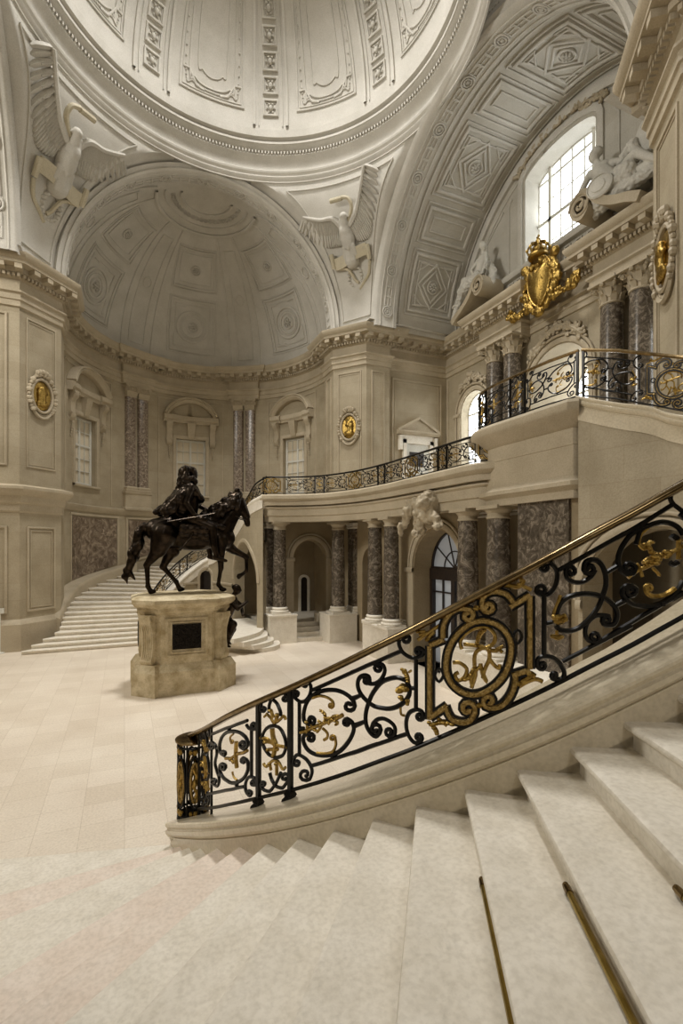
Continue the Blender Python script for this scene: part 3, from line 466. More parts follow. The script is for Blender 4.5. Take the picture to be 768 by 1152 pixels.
  ('b',0.0145,[(15.022,0.535),(14.986,0.543),(14.935,0.554),(14.88,0.564),(14.823,0.572),(14.763,0.579),(14.706,0.581),(14.651,0.578),(14.6,0.572),(14.559,0.562),(14.532,0.547),(14.517,0.529),(14.515,0.511),(14.527,0.493),(14.553,0.475),(14.589,0.459),(14.642,0.444),(14.705,0.432),(14.749,0.424),(14.798,0.431),(14.806,0.448),(14.777,0.467),(14.726,0.481),(14.677,0.484),(14.647,0.478),(14.645,0.467),(14.665,0.456),(14.695,0.45),(14.72,0.449),(14.73,0.453)]),
  ('b',0.0145,[(14.951,0.803),(15.192,0.808)]),
  ('b',0.0145,[(15.149,0.581),(15.336,0.579)]),
  ('g',0.011,[(13.979,0.815),(13.966,0.805),(13.947,0.791),(13.925,0.777),(13.9,0.764),(13.872,0.751),(13.85,0.739),(13.835,0.727),(13.826,0.717),(13.82,0.71)]),
  ('g',0.018,[(13.835,0.708),(13.855,0.694),(13.885,0.676),(13.925,0.662),(13.985,0.658),(14.056,0.659),(14.107,0.661)]),
  ('g',0.02,[(13.925,0.695),(13.955,0.649)]),
  ('g',0.016,[(13.805,0.596),(13.838,0.589),(13.884,0.579),(13.925,0.571),(13.956,0.568),(13.982,0.568),(14,0.568)]),
  ('g',0.01,[(13.895,0.617),(13.91,0.561)]),
  ('g',0.014,[(14.046,0.685),(14.107,0.652)]),
  ('b',0.0165,[(15.447,0.76),(15.465,0.752),(15.468,0.744),(15.448,0.738),(15.408,0.74),(15.364,0.751),(15.334,0.768),(15.337,0.783),(15.377,0.791),(15.445,0.785),(15.515,0.767),(15.557,0.742),(15.548,0.733),(15.532,0.721),(15.5,0.716),(15.443,0.721),(15.37,0.734),(15.308,0.751),(15.26,0.775),(15.223,0.803),(15.201,0.829),(15.197,0.85),(15.209,0.868),(15.231,0.885),(15.267,0.903),(15.316,0.919),(15.369,0.933),(15.429,0.944),(15.495,0.952),(15.557,0.956),(15.618,0.957),(15.677,0.955),(15.717,0.954)]),
  ('b',0.0165,[(15.717,0.949),(15.794,0.946),(15.905,0.942),(16.011,0.935),(16.098,0.927),(16.181,0.916),(16.261,0.902),(16.341,0.884),(16.418,0.864),(16.483,0.843),(16.533,0.821),(16.572,0.799),(16.597,0.783)]),
  ('b',0.0145,[(15.573,0.877),(15.594,0.894),(15.624,0.918),(15.653,0.938),(15.678,0.948),(15.701,0.954),(15.717,0.958)]),
  ('b',0.02,[(15.701,0.982),(15.701,0.956)]),
  ('b',0.022,[(16.136,0.458),(16.142,0.431)]),
  ('b',0.0165,[(15.479,0.617),(15.487,0.623),(15.476,0.632),(15.444,0.642),(15.404,0.646),(15.371,0.642),(15.365,0.628),(15.394,0.61),(15.452,0.595),(15.519,0.589),(15.568,0.598),(15.573,0.619),(15.536,0.631),(15.482,0.647),(15.432,0.659),(15.384,0.663),(15.339,0.663),(15.308,0.658),(15.29,0.649),(15.285,0.634),(15.301,0.616),(15.348,0.593),(15.418,0.565),(15.494,0.54),(15.573,0.521),(15.659,0.504),(15.75,0.488),(15.847,0.475),(15.947,0.463),(16.042,0.455),(16.13,0.451),(16.214,0.45),(16.293,0.452),(16.364,0.457),(16.427,0.465),(16.483,0.474),(16.531,0.486),(16.57,0.499),(16.597,0.509)]),
  ('g',0.0115,[(15.763,0.835),(15.75,0.837),(15.74,0.842),(15.738,0.847),(15.749,0.85),(15.772,0.849),(15.798,0.843),(15.816,0.834),(15.815,0.825),(15.793,0.821),(15.756,0.824),(15.717,0.834),(15.692,0.844),(15.657,0.86),(15.637,0.876),(15.639,0.891),(15.656,0.907),(15.685,0.92),(15.736,0.927),(15.801,0.932),(15.848,0.934)]),
  ('g',0.015,[(15.844,0.585),(15.831,0.585),(15.826,0.581),(15.833,0.575),(15.853,0.569),(15.88,0.565),(15.902,0.567),(15.908,0.575),(15.892,0.586),(15.857,0.596),(15.814,0.6),(15.782,0.597),(15.79,0.585),(15.803,0.568),(15.831,0.551),(15.88,0.535),(15.943,0.52),(16.011,0.507),(16.081,0.497),(16.157,0.491),(16.23,0.487),(16.302,0.487),(16.371,0.49),(16.42,0.493)]),
  ('b',0.0145,[(14.796,0.419),(14.961,0.423),(15.193,0.429),(15.432,0.433),(15.678,0.438),(15.931,0.439),(16.105,0.441)]),
  ('b',0.0145,[(16.105,0.441),(16.597,0.444)]),
  ('b',0.0145,[(15.157,0.974),(15.304,0.976),(15.522,0.977),(15.75,0.979),(15.99,0.982),(16.223,0.987),(16.388,0.99)]),
  ('b',0.015,[(16.388,0.99),(16.367,1),(16.34,1.015),(16.324,1.03),(16.33,1.045),(16.347,1.062),(16.372,1.074),(16.404,1.081),(16.443,1.083),(16.483,1.083),(16.525,1.079),(16.567,1.071),(16.597,1.066)]),
  ('b',0.0145,[(16.388,0.99),(16.597,0.916)]),
  ('b',0.018,[(16.34,0.796),(16.356,0.798),(16.379,0.8),(16.404,0.799),(16.432,0.792),(16.462,0.782),(16.483,0.774)]),
  ('b',0.018,[(16.324,0.657),(16.345,0.651),(16.374,0.642),(16.404,0.636),(16.433,0.635),(16.462,0.636),(16.483,0.637)]),
  ('g',0.016,[(16.499,0.759),(16.499,0.652)]),
  ('g',0.013,[(15.394,0.71),(15.446,0.713),(15.519,0.717),(15.589,0.72),(15.641,0.719),(15.69,0.716),(15.75,0.713),(15.832,0.711),(15.925,0.708),(16.011,0.708),(16.076,0.713),(16.133,0.719),(16.198,0.723),(16.281,0.72),(16.372,0.715),(16.451,0.711),(16.513,0.711),(16.563,0.713),(16.597,0.714)]),
  ('g',0.018,[(15.75,0.747),(15.791,0.746),(15.847,0.745),(15.88,0.741),(15.871,0.732),(15.839,0.72),(15.815,0.712)]),
  ('g',0.02,[(15.946,0.752),(15.977,0.746),(16.019,0.738),(16.042,0.729),(16.031,0.718),(16.002,0.705),(15.979,0.696)]),
  ('g',0.011,[(15.831,0.825),(15.843,0.831),(15.861,0.839),(15.88,0.843),(15.905,0.841),(15.933,0.835),(15.952,0.83)]),
  ('g',0.014,[(15.848,0.818),(15.868,0.805),(15.9,0.787),(15.946,0.769),(16.02,0.753),(16.106,0.738),(16.167,0.728)]),
  ('g',0.01,[(15.946,0.684),(15.985,0.668),(16.036,0.647),(16.073,0.63),(16.083,0.622),(16.078,0.619),(16.073,0.617)]),
  ('g',0.01,[(15.589,0.763),(15.606,0.755),(15.629,0.743),(15.653,0.728),(15.677,0.707),(15.701,0.683),(15.717,0.666)]),
  ('g',0.016,[(16.198,0.74),(16.23,0.734),(16.271,0.725),(16.293,0.717),(16.271,0.712),(16.23,0.708),(16.198,0.706)]),
  ('b',0.0145,[(15.142,0.583),(15.338,0.585)]),
 ],
 'A': [
  ('b',0.0145,[(2.914,0.994),(3.187,0.989),(3.563,0.986),(3.901,0.981),(4.146,0.978),(4.361,0.972),(4.587,0.97),(4.865,0.968),(5.145,0.963),(5.331,0.962)]),
  ('b',0.0145,[(2.461,0.435),(2.93,0.435),(3.535,0.434),(4.068,0.431),(4.511,0.425),(4.905,0.426),(5.159,0.422)]),
  ('b',0.0165,[(3.943,0.764),(3.928,0.761),(3.888,0.761),(3.837,0.765),(3.798,0.772),(3.796,0.78),(3.842,0.785),(3.923,0.784),(4.009,0.776),(4.061,0.764),(4.056,0.751),(3.986,0.744),(3.899,0.755),(3.773,0.771),(3.672,0.791),(3.622,0.814),(3.604,0.841),(3.624,0.866),(3.684,0.89),(3.78,0.913),(3.901,0.929),(4.047,0.937),(4.212,0.939),(4.375,0.933),(4.538,0.926),(4.701,0.914),(4.851,0.899),(4.99,0.881),(5.116,0.857),(5.219,0.835),(5.29,0.811),(5.338,0.785),(5.358,0.765),(5.336,0.751),(5.286,0.743),(5.249,0.737),(5.11,0.742),(4.997,0.762),(4.946,0.782),(4.971,0.798),(5.049,0.803),(5.14,0.796),(5.208,0.786),(5.231,0.773),(5.211,0.765),(5.167,0.763),(5.124,0.766)]),
  ('b',0.0165,[(3.871,0.652),(3.818,0.653),(3.774,0.65),(3.769,0.641),(3.819,0.631),(3.912,0.623),(4.013,0.623),(4.076,0.632),(4.071,0.648),(3.986,0.665),(3.836,0.676),(3.672,0.675),(3.647,0.663),(3.617,0.646),(3.624,0.625),(3.684,0.602),(3.78,0.576),(3.901,0.552),(4.05,0.529),(4.217,0.509),(4.375,0.489),(4.517,0.479),(4.656,0.474),(4.786,0.474),(4.92,0.478),(5.049,0.485),(5.159,0.495),(5.249,0.512),(5.315,0.533),(5.358,0.554),(5.37,0.577),(5.358,0.602),(5.331,0.622),(5.28,0.638),(5.211,0.651),(5.159,0.659),(5.079,0.662),(5.028,0.657),(5.021,0.646),(5.054,0.635),(5.109,0.627),(5.16,0.626),(5.19,0.631),(5.19,0.637),(5.168,0.643),(5.138,0.646),(5.115,0.645)]),
  ('b',0.015,[(5.52,0.866),(5.52,0.486)]),
  ('b',0.0145,[(5.635,0.43),(5.655,0.432),(5.66,0.438),(5.641,0.445),(5.598,0.45),(5.548,0.449),(5.512,0.442),(5.511,0.43),(5.553,0.418),(5.627,0.412),(5.703,0.414),(5.752,0.425),(5.73,0.439),(5.697,0.457),(5.65,0.472),(5.579,0.48),(5.492,0.486),(5.412,0.489),(5.346,0.483),(5.288,0.469),(5.249,0.453),(5.229,0.432),(5.229,0.408),(5.249,0.385),(5.297,0.366),(5.364,0.349),(5.412,0.336),(5.486,0.337),(5.523,0.347),(5.514,0.359),(5.47,0.37),(5.412,0.376),(5.365,0.374),(5.345,0.367),(5.353,0.36),(5.381,0.354),(5.412,0.352),(5.432,0.354)]),
  ('b',0.0145,[(5.276,0.932),(5.307,0.921),(5.354,0.904),(5.412,0.889),(5.494,0.878),(5.586,0.871),(5.65,0.867),(5.721,0.875),(5.738,0.89),(5.702,0.906),(5.635,0.917),(5.564,0.92),(5.519,0.914),(5.512,0.904),(5.538,0.895),(5.579,0.889),(5.615,0.889),(5.632,0.892)]),
  ('b',0.0145,[(2.902,0.892),(2.951,0.895),(3.035,0.891),(3.117,0.881),(3.156,0.868),(3.118,0.857),(3.004,0.855),(2.838,0.862),(2.69,0.879),(2.634,0.901),(2.717,0.917),(2.914,0.923),(3.021,0.91),(3.162,0.892),(3.275,0.871),(3.338,0.846),(3.372,0.818),(3.377,0.791),(3.334,0.765),(3.262,0.739),(3.225,0.712),(3.251,0.685),(3.311,0.658),(3.377,0.631),(3.453,0.605),(3.532,0.579),(3.576,0.553),(3.574,0.529),(3.54,0.507),(3.479,0.493),(3.366,0.491),(3.225,0.503),(3.123,0.512),(2.978,0.527),(2.921,0.545),(2.969,0.559),(3.082,0.564),(3.207,0.559),(3.297,0.548),(3.324,0.537),(3.29,0.529),(3.223,0.528),(3.158,0.531),(3.122,0.537)]),
  ('g',0.018,[(4.753,0.821),(4.744,0.804),(4.73,0.779),(4.721,0.754),(4.716,0.728),(4.716,0.701),(4.721,0.674),(4.736,0.646),(4.757,0.618),(4.773,0.598)]),
  ('g',0.014,[(4.068,0.714),(4.174,0.71),(4.318,0.702),(4.446,0.697),(4.54,0.702),(4.627,0.709),(4.721,0.714),(4.846,0.714),(4.982,0.711),(5.098,0.707),(5.197,0.708),(5.278,0.711),(5.331,0.713)]),
  ('g',0.016,[(4.446,0.687),(4.587,0.651)]),
  ('g',0.009,[(4.49,0.837),(4.47,0.837),(4.446,0.84),(4.43,0.844),(4.434,0.849),(4.461,0.851),(4.505,0.85),(4.547,0.844),(4.57,0.836),(4.559,0.829),(4.513,0.825),(4.446,0.828),(4.417,0.843),(4.38,0.865),(4.375,0.882),(4.433,0.892),(4.522,0.897),(4.587,0.9)]),
  ('g',0.009,[(4.517,0.579),(4.53,0.566),(4.551,0.548),(4.587,0.531),(4.653,0.516),(4.73,0.503),(4.786,0.494)]),
  ('b',0.018,[(4.316,0.963),(4.316,0.943)]),
  ('b',0.018,[(4.753,0.465),(4.766,0.445)]),
  ('b',0.0145,[(3.428,0.838),(3.643,0.839)]),
  ('b',0.0145,[(3.547,0.586),(3.766,0.593)]),
 ],
 'P': [
  ('b',0.0145,[(6.417,0.838),(6.508,0.827),(6.594,0.815),(6.673,0.796),(6.741,0.769),(6.797,0.74),(6.84,0.712),(6.868,0.687),(6.883,0.662),(6.88,0.639),(6.856,0.618),(6.814,0.598),(6.758,0.583),(6.682,0.579),(6.593,0.579),(6.505,0.582),(6.415,0.594),(6.323,0.609),(6.237,0.627),(6.159,0.652),(6.085,0.679),(6.029,0.706),(5.992,0.732),(5.974,0.758),(5.981,0.782),(6.016,0.804),(6.076,0.823),(6.147,0.836),(6.229,0.841),(6.324,0.842),(6.417,0.838)]),
  ('b',0.0145,[(5.995,1.004),(5.998,1.009),(6.02,1.012),(6.056,1.01),(6.092,1.003),(6.108,0.993),(6.092,0.984),(6.044,0.981),(5.98,0.986),(5.924,0.998),(5.904,1.014),(5.933,1.026),(5.935,1.036),(5.939,1.05),(5.957,1.062),(5.992,1.07),(6.041,1.076),(6.1,1.079),(6.17,1.076),(6.249,1.068),(6.328,1.058),(6.406,1.043),(6.482,1.023),(6.546,1.003),(6.598,0.979),(6.641,0.952),(6.673,0.93),(6.689,0.913),(6.693,0.9),(6.694,0.892)]),
  ('b',0.0145,[(6.868,1.012),(6.865,1.017),(6.846,1.022),(6.816,1.025),(6.786,1.023),(6.772,1.016),(6.786,1.005),(6.826,0.996),(6.881,0.992),(6.928,0.995),(6.945,1.007),(6.921,1.023),(6.88,1.037),(6.821,1.055),(6.758,1.068),(6.689,1.076),(6.614,1.08),(6.546,1.079),(6.485,1.074),(6.425,1.065),(6.373,1.055),(6.326,1.041),(6.287,1.025),(6.26,1.009),(6.252,0.989),(6.256,0.968),(6.26,0.954)]),
  ('b',0.0145,[(6.002,0.403),(5.998,0.399),(6.009,0.394),(6.036,0.391),(6.068,0.392),(6.091,0.397),(6.092,0.405),(6.064,0.413),(6.016,0.418),(5.964,0.416),(5.93,0.407),(5.933,0.395),(5.959,0.383),(5.999,0.367),(6.052,0.354),(6.125,0.344),(6.206,0.335),(6.283,0.333),(6.348,0.342),(6.407,0.356),(6.461,0.369),(6.509,0.38),(6.55,0.393),(6.588,0.408),(6.628,0.425),(6.667,0.443),(6.694,0.455)]),
  ('b',0.0145,[(6.879,0.404),(6.865,0.398),(6.83,0.395),(6.784,0.399),(6.749,0.41),(6.747,0.423),(6.786,0.434),(6.858,0.436),(6.936,0.425),(6.988,0.405),(6.986,0.384),(6.921,0.371),(6.88,0.361),(6.821,0.345),(6.758,0.334),(6.689,0.337),(6.614,0.345),(6.546,0.355),(6.484,0.37),(6.424,0.39),(6.373,0.411),(6.333,0.435),(6.303,0.46),(6.283,0.478)]),
  ('g',0.012,[(6.147,0.955),(6.196,0.941),(6.266,0.921),(6.328,0.904),(6.367,0.887),(6.398,0.87),(6.439,0.858),(6.499,0.854),(6.566,0.857),(6.63,0.862),(6.692,0.869),(6.752,0.879),(6.799,0.883),(6.833,0.874),(6.856,0.859),(6.872,0.847)]),
  ('g',0.016,[(6.328,0.967),(6.417,0.897)]),
  ('g',0.018,[(6.588,0.91),(6.483,0.854)]),
  ('g',0.01,[(6.052,0.935),(6.192,0.951)]),
  ('g',0.014,[(5.909,0.777),(5.983,0.772),(6.09,0.764),(6.192,0.75),(6.274,0.73),(6.356,0.708),(6.461,0.685),(6.618,0.666),(6.797,0.647),(6.921,0.636)]),
  ('g',0.02,[(6.373,0.819),(6.383,0.799),(6.397,0.77),(6.417,0.743),(6.45,0.722),(6.487,0.703),(6.505,0.681),(6.485,0.652),(6.446,0.62),(6.417,0.598)]),
  ('g',0.02,[(6.147,0.735),(6.505,0.699)]),
  ('g',0.016,[(6.237,0.663),(6.588,0.641)]),
  ('g',0.012,[(6.029,0.567),(6.055,0.556),(6.095,0.541),(6.147,0.533),(6.214,0.54),(6.293,0.555),(6.373,0.565),(6.448,0.565),(6.522,0.561),(6.588,0.551),(6.65,0.528),(6.708,0.498),(6.758,0.477),(6.8,0.474),(6.836,0.481),(6.86,0.486)]),
  ('g',0.014,[(6.283,0.551),(6.328,0.495)]),
  ('g',0.016,[(6.546,0.535),(6.546,0.445)]),
 ],
}
# ------------------------------------------------------------------ the room
DCX, DCY = 3.05, 12.6                 # dome axis
ACX, ACY, AR = 3.0, 20.1, 5.2         # apse axis and radius
ZE = 12.0                             # top of main entablature
apse_arc = arcpts(ACX, ACY, AR, 182.2, -2.2, 64)
NWP = [(-10.0, 17.85), (-2.95, 17.85), (-1.95, 18.95), (-1.95, 19.9)]
NEP = [(7.95, 19.9), (7.95, 18.95), (8.9, 17.8), (9.95, 17.8), (9.95, 17.97), (12.9, 17.97)]
SEP = [(12.9, 6.05), (9.95, 6.05), (8.87, 6.0), (7.98, 4.9), (7.98, 3.9), (10.8, 3.9), (10.8, -8.0)]

def wall_band(mb, Mf, us, z0, z1, holes, depth=.3, rev=True):
    """Mf(u,z,dep)->point. holes: (ucentre, halfwidth, zbottom, zspring, rise)"""
    us = list(us)
    for (uc, hw, zb, zs, ri) in [h[:5] for h in holes]:
        us += [uc-hw, uc+hw]
        if ri: us += [uc-hw*cos(pi*k/16) for k in range(1, 16)]
    us = sorted(set(round(u, 5) for u in us)); z1f = z1 if callable(z1) else (lambda u: z1)
    def top(h, u):
        uc, hw, zb, zs, ri = h[:5]; t = max(0, 1-((u-uc)/hw)**2); return zs+ri*sqrt(t)
    for a, b in zip(us, us[1:]):
        m = (a+b)/2; hh = [h for h in holes if abs(m-h[0]) < h[1]]
        hh.sort(key=lambda h: h[2]); za = zb_ = z0
        for h in hh:
            mb.add([Mf(a, za, 0), Mf(b, zb_, 0), Mf(b, h[2], 0), Mf(a, h[2], 0)], [(0, 1, 2, 3)])
            za, zb_ = top(h, a), top(h, b)
        mb.add([Mf(a, za, 0), Mf(b, zb_, 0), Mf(b, z1f(b), 0), Mf(a, z1f(a), 0)], [(0, 1, 2, 3)])
    if rev:
        for h in holes:
            uc, hw, zb, zs, ri = h[:5]; dp = h[5] if len(h) > 5 else depth
            L = [(uc-hw, zb), (uc-hw, zs)]+[(uc-hw*cos(pi*k/16), zs+ri*sin(pi*k/16)) for k in range(1, 16)]+[(uc+hw, zs), (uc+hw, zb)]
            mb.grid([[Mf(u, z, 0), Mf(u, z, dp)] for u, z in L], cu=True)

# --- floor
mb = MB(); mb.grid([[(x, y, 0) for y in (-8, 4, 12, 20, 26)] for x in (-14, -4, 4, 14)])
struct(mb.build('floor', M['floor']), 'cream stone paving of the great hall')

# --- plain walls
def wall(name, path, z0, z1, mat, label=None):
    mb = MB(); mb.grid([[(x, y, z0), (x, y, z1)] for x, y in path]); return struct(mb.build(name, mat, ang=20), label)
wall('wall_northwest', NWP+[apse_arc[0]], 0, ZE, M['wall'])
wall('wall_northeast', [apse_arc[-1]]+NEP, 0, ZE, M['wall'])
wall('wall_southeast', SEP, 0, ZE, M['wall'])
def A3(deg, z, dep=0, r=AR): a = radians(deg); return (ACX+(r+dep)*cos(a), ACY+(r+dep)*sin(a), z)
mb = MB(); mb.grid([[(x, y, 0), (x, y, 4.8)] for x, y in apse_arc]); struct(mb.build('wall_north', M['wall'], ang=20), 'curved lower apse wall')
WIN = (150, 90, 30)
mb = MB()
wall_band(mb, lambda u, z, d: A3(u, z, d), [182.2-184.4*i/64 for i in range(65)], 4.8, ZE, [(a, 7.6, 5.72, 8.48, 0) for a in WIN], depth=.28)
struct(mb.build('wall_north', M['wall'], ang=20), 'curved upper apse wall with three windows')
# east wall with three arched windows, undercroft handled apart
mb = MB()
E3 = lambda u, z, d: (12.9+d, u, z)
wall_band(mb, E3, [6.05, 17.97], 4.9, ZE, [(16.15, .78, 5.6, 8.7, .78), (11.9, 1.15, 5.6, 8.75, 1.0, 2.3), (7.3, .78, 5.6, 8.7, .78)], depth=.5)
struct(mb.build('wall_east', M['wall'], ang=20), 'east wall above the gallery')
mb = MB(); RB = 5.5; YB = 11.75; ZB = 11.85
lun = [YB+RB*1.02*cos(pi*k/40) for k in range(41)]
wall_band(mb, E3, lun, ZE-.1, lambda u: ZB+sqrt(max(0, (RB*1.02)**2-(u-YB)**2)), [(11.9, 1.42, 13.1, 16.0, .42)], depth=.75)
struct(mb.build('wall_east', M['palej'], ang=20), 'lunette wall under the barrel vault')
# pale lining of the window reveal and lunette mouldings
SL = lambda u, z: (V((12.9, u, z)), V((-1, 0, 0)))
mb = MB()
ridge(mb, SL, [(11.9+1.62*c_, z_) for c_, z_ in ((1, 13.0), (1, 16.0))]+[(11.9+1.62*cos(pi*k/12), 16.05+.6*sin(pi*k/12)) for k in range(1, 12)]+[(11.9-1.62, 16.0), (11.9-1.62, 13.0)], .2, .1)
ridge(mb, SL, [(YB+(RB-.35)*cos(pi*k/40), ZB+(RB-.35)*sin(pi*k/40)) for k in range(2, 39)], .3, .14)
ridge(mb, SL, [(YB+(RB-.75)*cos(pi*k/40), ZB+(RB-.75)*sin(pi*k/40)) for k in range(3, 38)], .06, .05)
for s in (-1, 1):
    ridge(mb, SL, [(11.9+s*2.2, 13.1), (11.9+s*2.2, 15.6), (11.9+s*2.05, 15.8)], .05, .05)
    ridge(mb, SL, [(11.9+s*3.4, 13.1), (11.9+s*3.4, 14.9), (11.9+s*2.5, 15.6)], .05, .05)
ridge(mb, SL, [(11.9-3.2, 12.95), (11.9+3.2, 12.95)], .22, .22)
for k in range(11): ridge(mb, SL, [(11.9-2.1+k*.42-.1, 12.3), (11.9-2.1+k*.42+.1, 12.3), (11.9-2.1+k*.42+.1, 12.75), (11.9-2.1+k*.42-.1, 12.75)], .05, .06, closed=True)
struct(mb.build('trim_1', M['pale']), 'window surround and lunette mouldings')

# --- main entablature
CORN = [(-.02, 10.52), (.06, 10.55), (.06, 10.72), (.10, 10.74), (.10, 10.9), (.17, 10.95), (.17, 11.0), (.03, 11.03), (.03, 11.36), (.10, 11.4), (.13, 11.5), (.24, 11.52), (.24, 11.66), (.50, 11.68), (.50, 11.77), (.53, 11.79), (.57, 11.84), (.61, 11.92), (.61, 11.98), (.0, 12.05)]
def entab(path, name='trim_2', mod=True, label=None, prof=CORN, mat=None):
    mb = MB(); sweep(mb, path, prof)
    ins = [(p[0]+o[0]*.13, p[1]+o[1]*.13) for p, o in zip(path, offs(path))]
    for x, y, dx, dy in along(ins, .125, .06):
        mb.box((x+dy*.03, y-dx*.03, 11.45), (.075, .12, .1), Matrix(((dx, dy, 0), (dy, -dx, 0), (0, 0, 1))).transposed())
    if mod:
        ins = [(p[0]+o[0]*.33, p[1]+o[1]*.33) for p, o in zip(path, offs(path))]
        for x, y, dx, dy in along(ins, .46, .2):
            mb.box((x+dy*.03, y-dx*.03, 11.6), (.2, .24, .14), Matrix(((dx, dy, 0), (dy, -dx, 0), (0, 0, 1))).transposed())
    return struct(mb.build(name, mat or M['trim'], ang=30), label)
entab(NWP+[apse_arc[0]], label='entablature round the north-west pier')
PIL = (119, 61)
# the apse entablature breaks forward over the pilasters
ap = []
for i in range(0, 93):
    a = 182.2-184.4*i/92; ap.append((a, .16 if any(abs(a-p) < 7.4 for p in PIL) else 0))
pts = []
for i, (a, o) in enumerate(ap):
    if i and ap[i-1][1] != o:
        m = (a+ap[i-1][0])/2; pts += [(m+.01, ap[i-1][1]), (m-.01, o)]
    pts.append((a, o))
entab([A3(a, 0, -o)[:2] for a, o in pts], label='entablature round the apse')
entab([apse_arc[-1]]+NEP[:-1]+[(12.9, 17.97), (12.9, 15.25), (12.5, 15.25), (12.5, 13.1), (12.9, 13.1), (12.9, 10.2), (12.5, 10.2), (12.5, 8.1), (12.9, 8.1)]+SEP, label='entablature round the north-east pier and east wall')

# string course and lower plinths
STR = [(.0, 4.25), (.05, 4.3), (.05, 4.5), (.12, 4.55), (.16, 4.75), (.3, 4.85), (.36, 4.95), (.36, 5.03), (.0, 5.12)]
mb = MB(); sweep(mb, NWP[:3]+[(-1.95, 19.2)], STR); sweep(mb, SEP[1:], STR)
sweep(mb, apse_arc, [(0, 4.62), (.04, 4.64), (.1, 4.74), (.14, 4.84), (.14, 4.88), (0, 4.92)])
struct(mb.build('trim_3', M['trim'], ang=30), 'string course')
mb = MB(); sweep(mb, NWP[:3]+[(-1.95, 18.96)], [(.14, 0), (.14, .82), (.10, .88), (.03, .95), (0, .97)])
struct(mb.build('baseboard_northwest', M['trim'], ang=30))
mb = MB(); sweep(mb, SEP[1:], [(.14, 0), (.14, .82), (.10, .88), (.03, .95), (0, .97)]); struct(mb.build('baseboard_southeast', M['trim'], ang=30))

# panel frames on the piers
def seg_surf(a, b, off=0):
    dx, dy = b[0]-a[0], b[1]-a[1]; L = hypot(dx, dy); n = V((dy/L, -dx/L, 0))
    return (lambda u, z: (V((a[0]+dx/L*u, a[1]+dy/L*u, z))+n*off, n)), L
def rect(u0, u1, z0, z1): return [(u0, z0), (u1, z0), (u1, z1), (u0, z1)]
mb = MB()
for a, b, pads in ((NWP[1], NWP[2], .24), (NEP[1], NEP[2], .24), (SEP[2], SEP[3], .24), (NEP[2], NEP[3], .25), (NEP[0], NEP[1], .25)):
    S_, L = seg_surf(a, b)
    ridge(mb, S_, rect(pads, L-pads, 5.7, 10.3), .05, .04, closed=True)
    if a != NEP[0]: ridge(mb, S_, rect(pads+.07, L-pads-.07, 5.78, 10.22), .03, .02, closed=True)
S_, L = seg_surf(NWP[1], NWP[2]); ridge(mb, S_, rect(.27, L-.27, 1.2, 3.8), .07, .05, closed=True); ridge(mb, S_, rect(.37, L-.37, 1.3, 3.7), .03, .03, closed=True)
S_, L = seg_surf((-6.5, 17.85), NWP[1])
ridge(mb, S_, rect(L-2.3, L-.35, 5.7, 10.3), .06, .05, closed=True); ridge(mb, S_, rect(L-2.3, L-.35, 1.2, 3.8), .07, .05, closed=True)
S_, L = seg_surf(NEP[4], NEP[5])
ridge(mb, S_, rect(.25, L-.3, 5.4, 10.2), .06, .05, closed=True); ridge(mb, S_, rect(.37, L-.42, 5.5, 10.08), .03, .02, closed=True)
S_, L = seg_surf(SEP[3], SEP[4]); ridge(mb, S_, rect(.4, L-.4, 5.7, 10.3), .06, .05, closed=True)
S_, L = seg_surf((12.9, 17.97), (12.9, 15.3)); ridge(mb, S_, [(.12, 5), (.12, 10.4)], .1, .05)
struct(mb.build('trim_4', M['trim']), 'pier panel mouldings')
mb = MB(); SA = lambda u, z: (V(A3(u, z)), V((-cos(radians(u)), -sin(radians(u)), 0)))
for c in WIN:
    for s in (-1, 1): ridge(mb, SA, [(c+s*17, 5.0), (c+s*17, 10.35)], .05, .04, sub=2)
    ridge(mb, SA, [(c-17, 10.35), (c+17, 10.35)], .05, .04, sub=12)
    ridge(mb, SA, [(c-8.6, 5.72), (c-8.6, 8.55), (c+8.6, 8.55), (c+8.6, 5.72)], .16, .07, sub=6)
    ridge(mb, SA, [(c-9.6, 5.66), (c+9.6, 5.66)], .1, .12, sub=6)
for c, h in ((119, 0), (61, 0)):
    pass
struct(mb.build('trim_5', M['trim']), 'apse wall mouldings')

# --- half dome of the apse, with its coffers
HR = 5.1; HC = V((ACX, ACY, ZE))
def SH(az, el):
    a, e = radians(az), radians(el); n = V((cos(e)*cos(a), cos(e)*sin(a), sin(e))); return HC+n*HR, -n
mb = MB(); mb.grid([[SH(az, el)[0] for el in [90*j/24 for j in range(25)]] for az in [4*i-4 for i in range(47)]])
mb.grid([[(ACX+HR*cos(pi*i/36), y, ZE+HR*sin(pi*i/36)) for y in (18.9, 20.2)] for i in range(37)])
hd = struct(mb.build('ceiling', M['pale'], ang=40), 'half dome over the apse')
mb = MB()
def coff(mb, S_, c, hw0, hw1, v0, v1, w=.06, h=.05):
    f = lambda k, v: (c+k*(hw0+(hw1-hw0)*(v-v0)/(v1-v0)), v)
    ridge(mb, S_, [f(-1, v0), f(1, v0), f(1, v1), f(-1, v1)], w, h, closed=True, sub=8)
ros = MB()
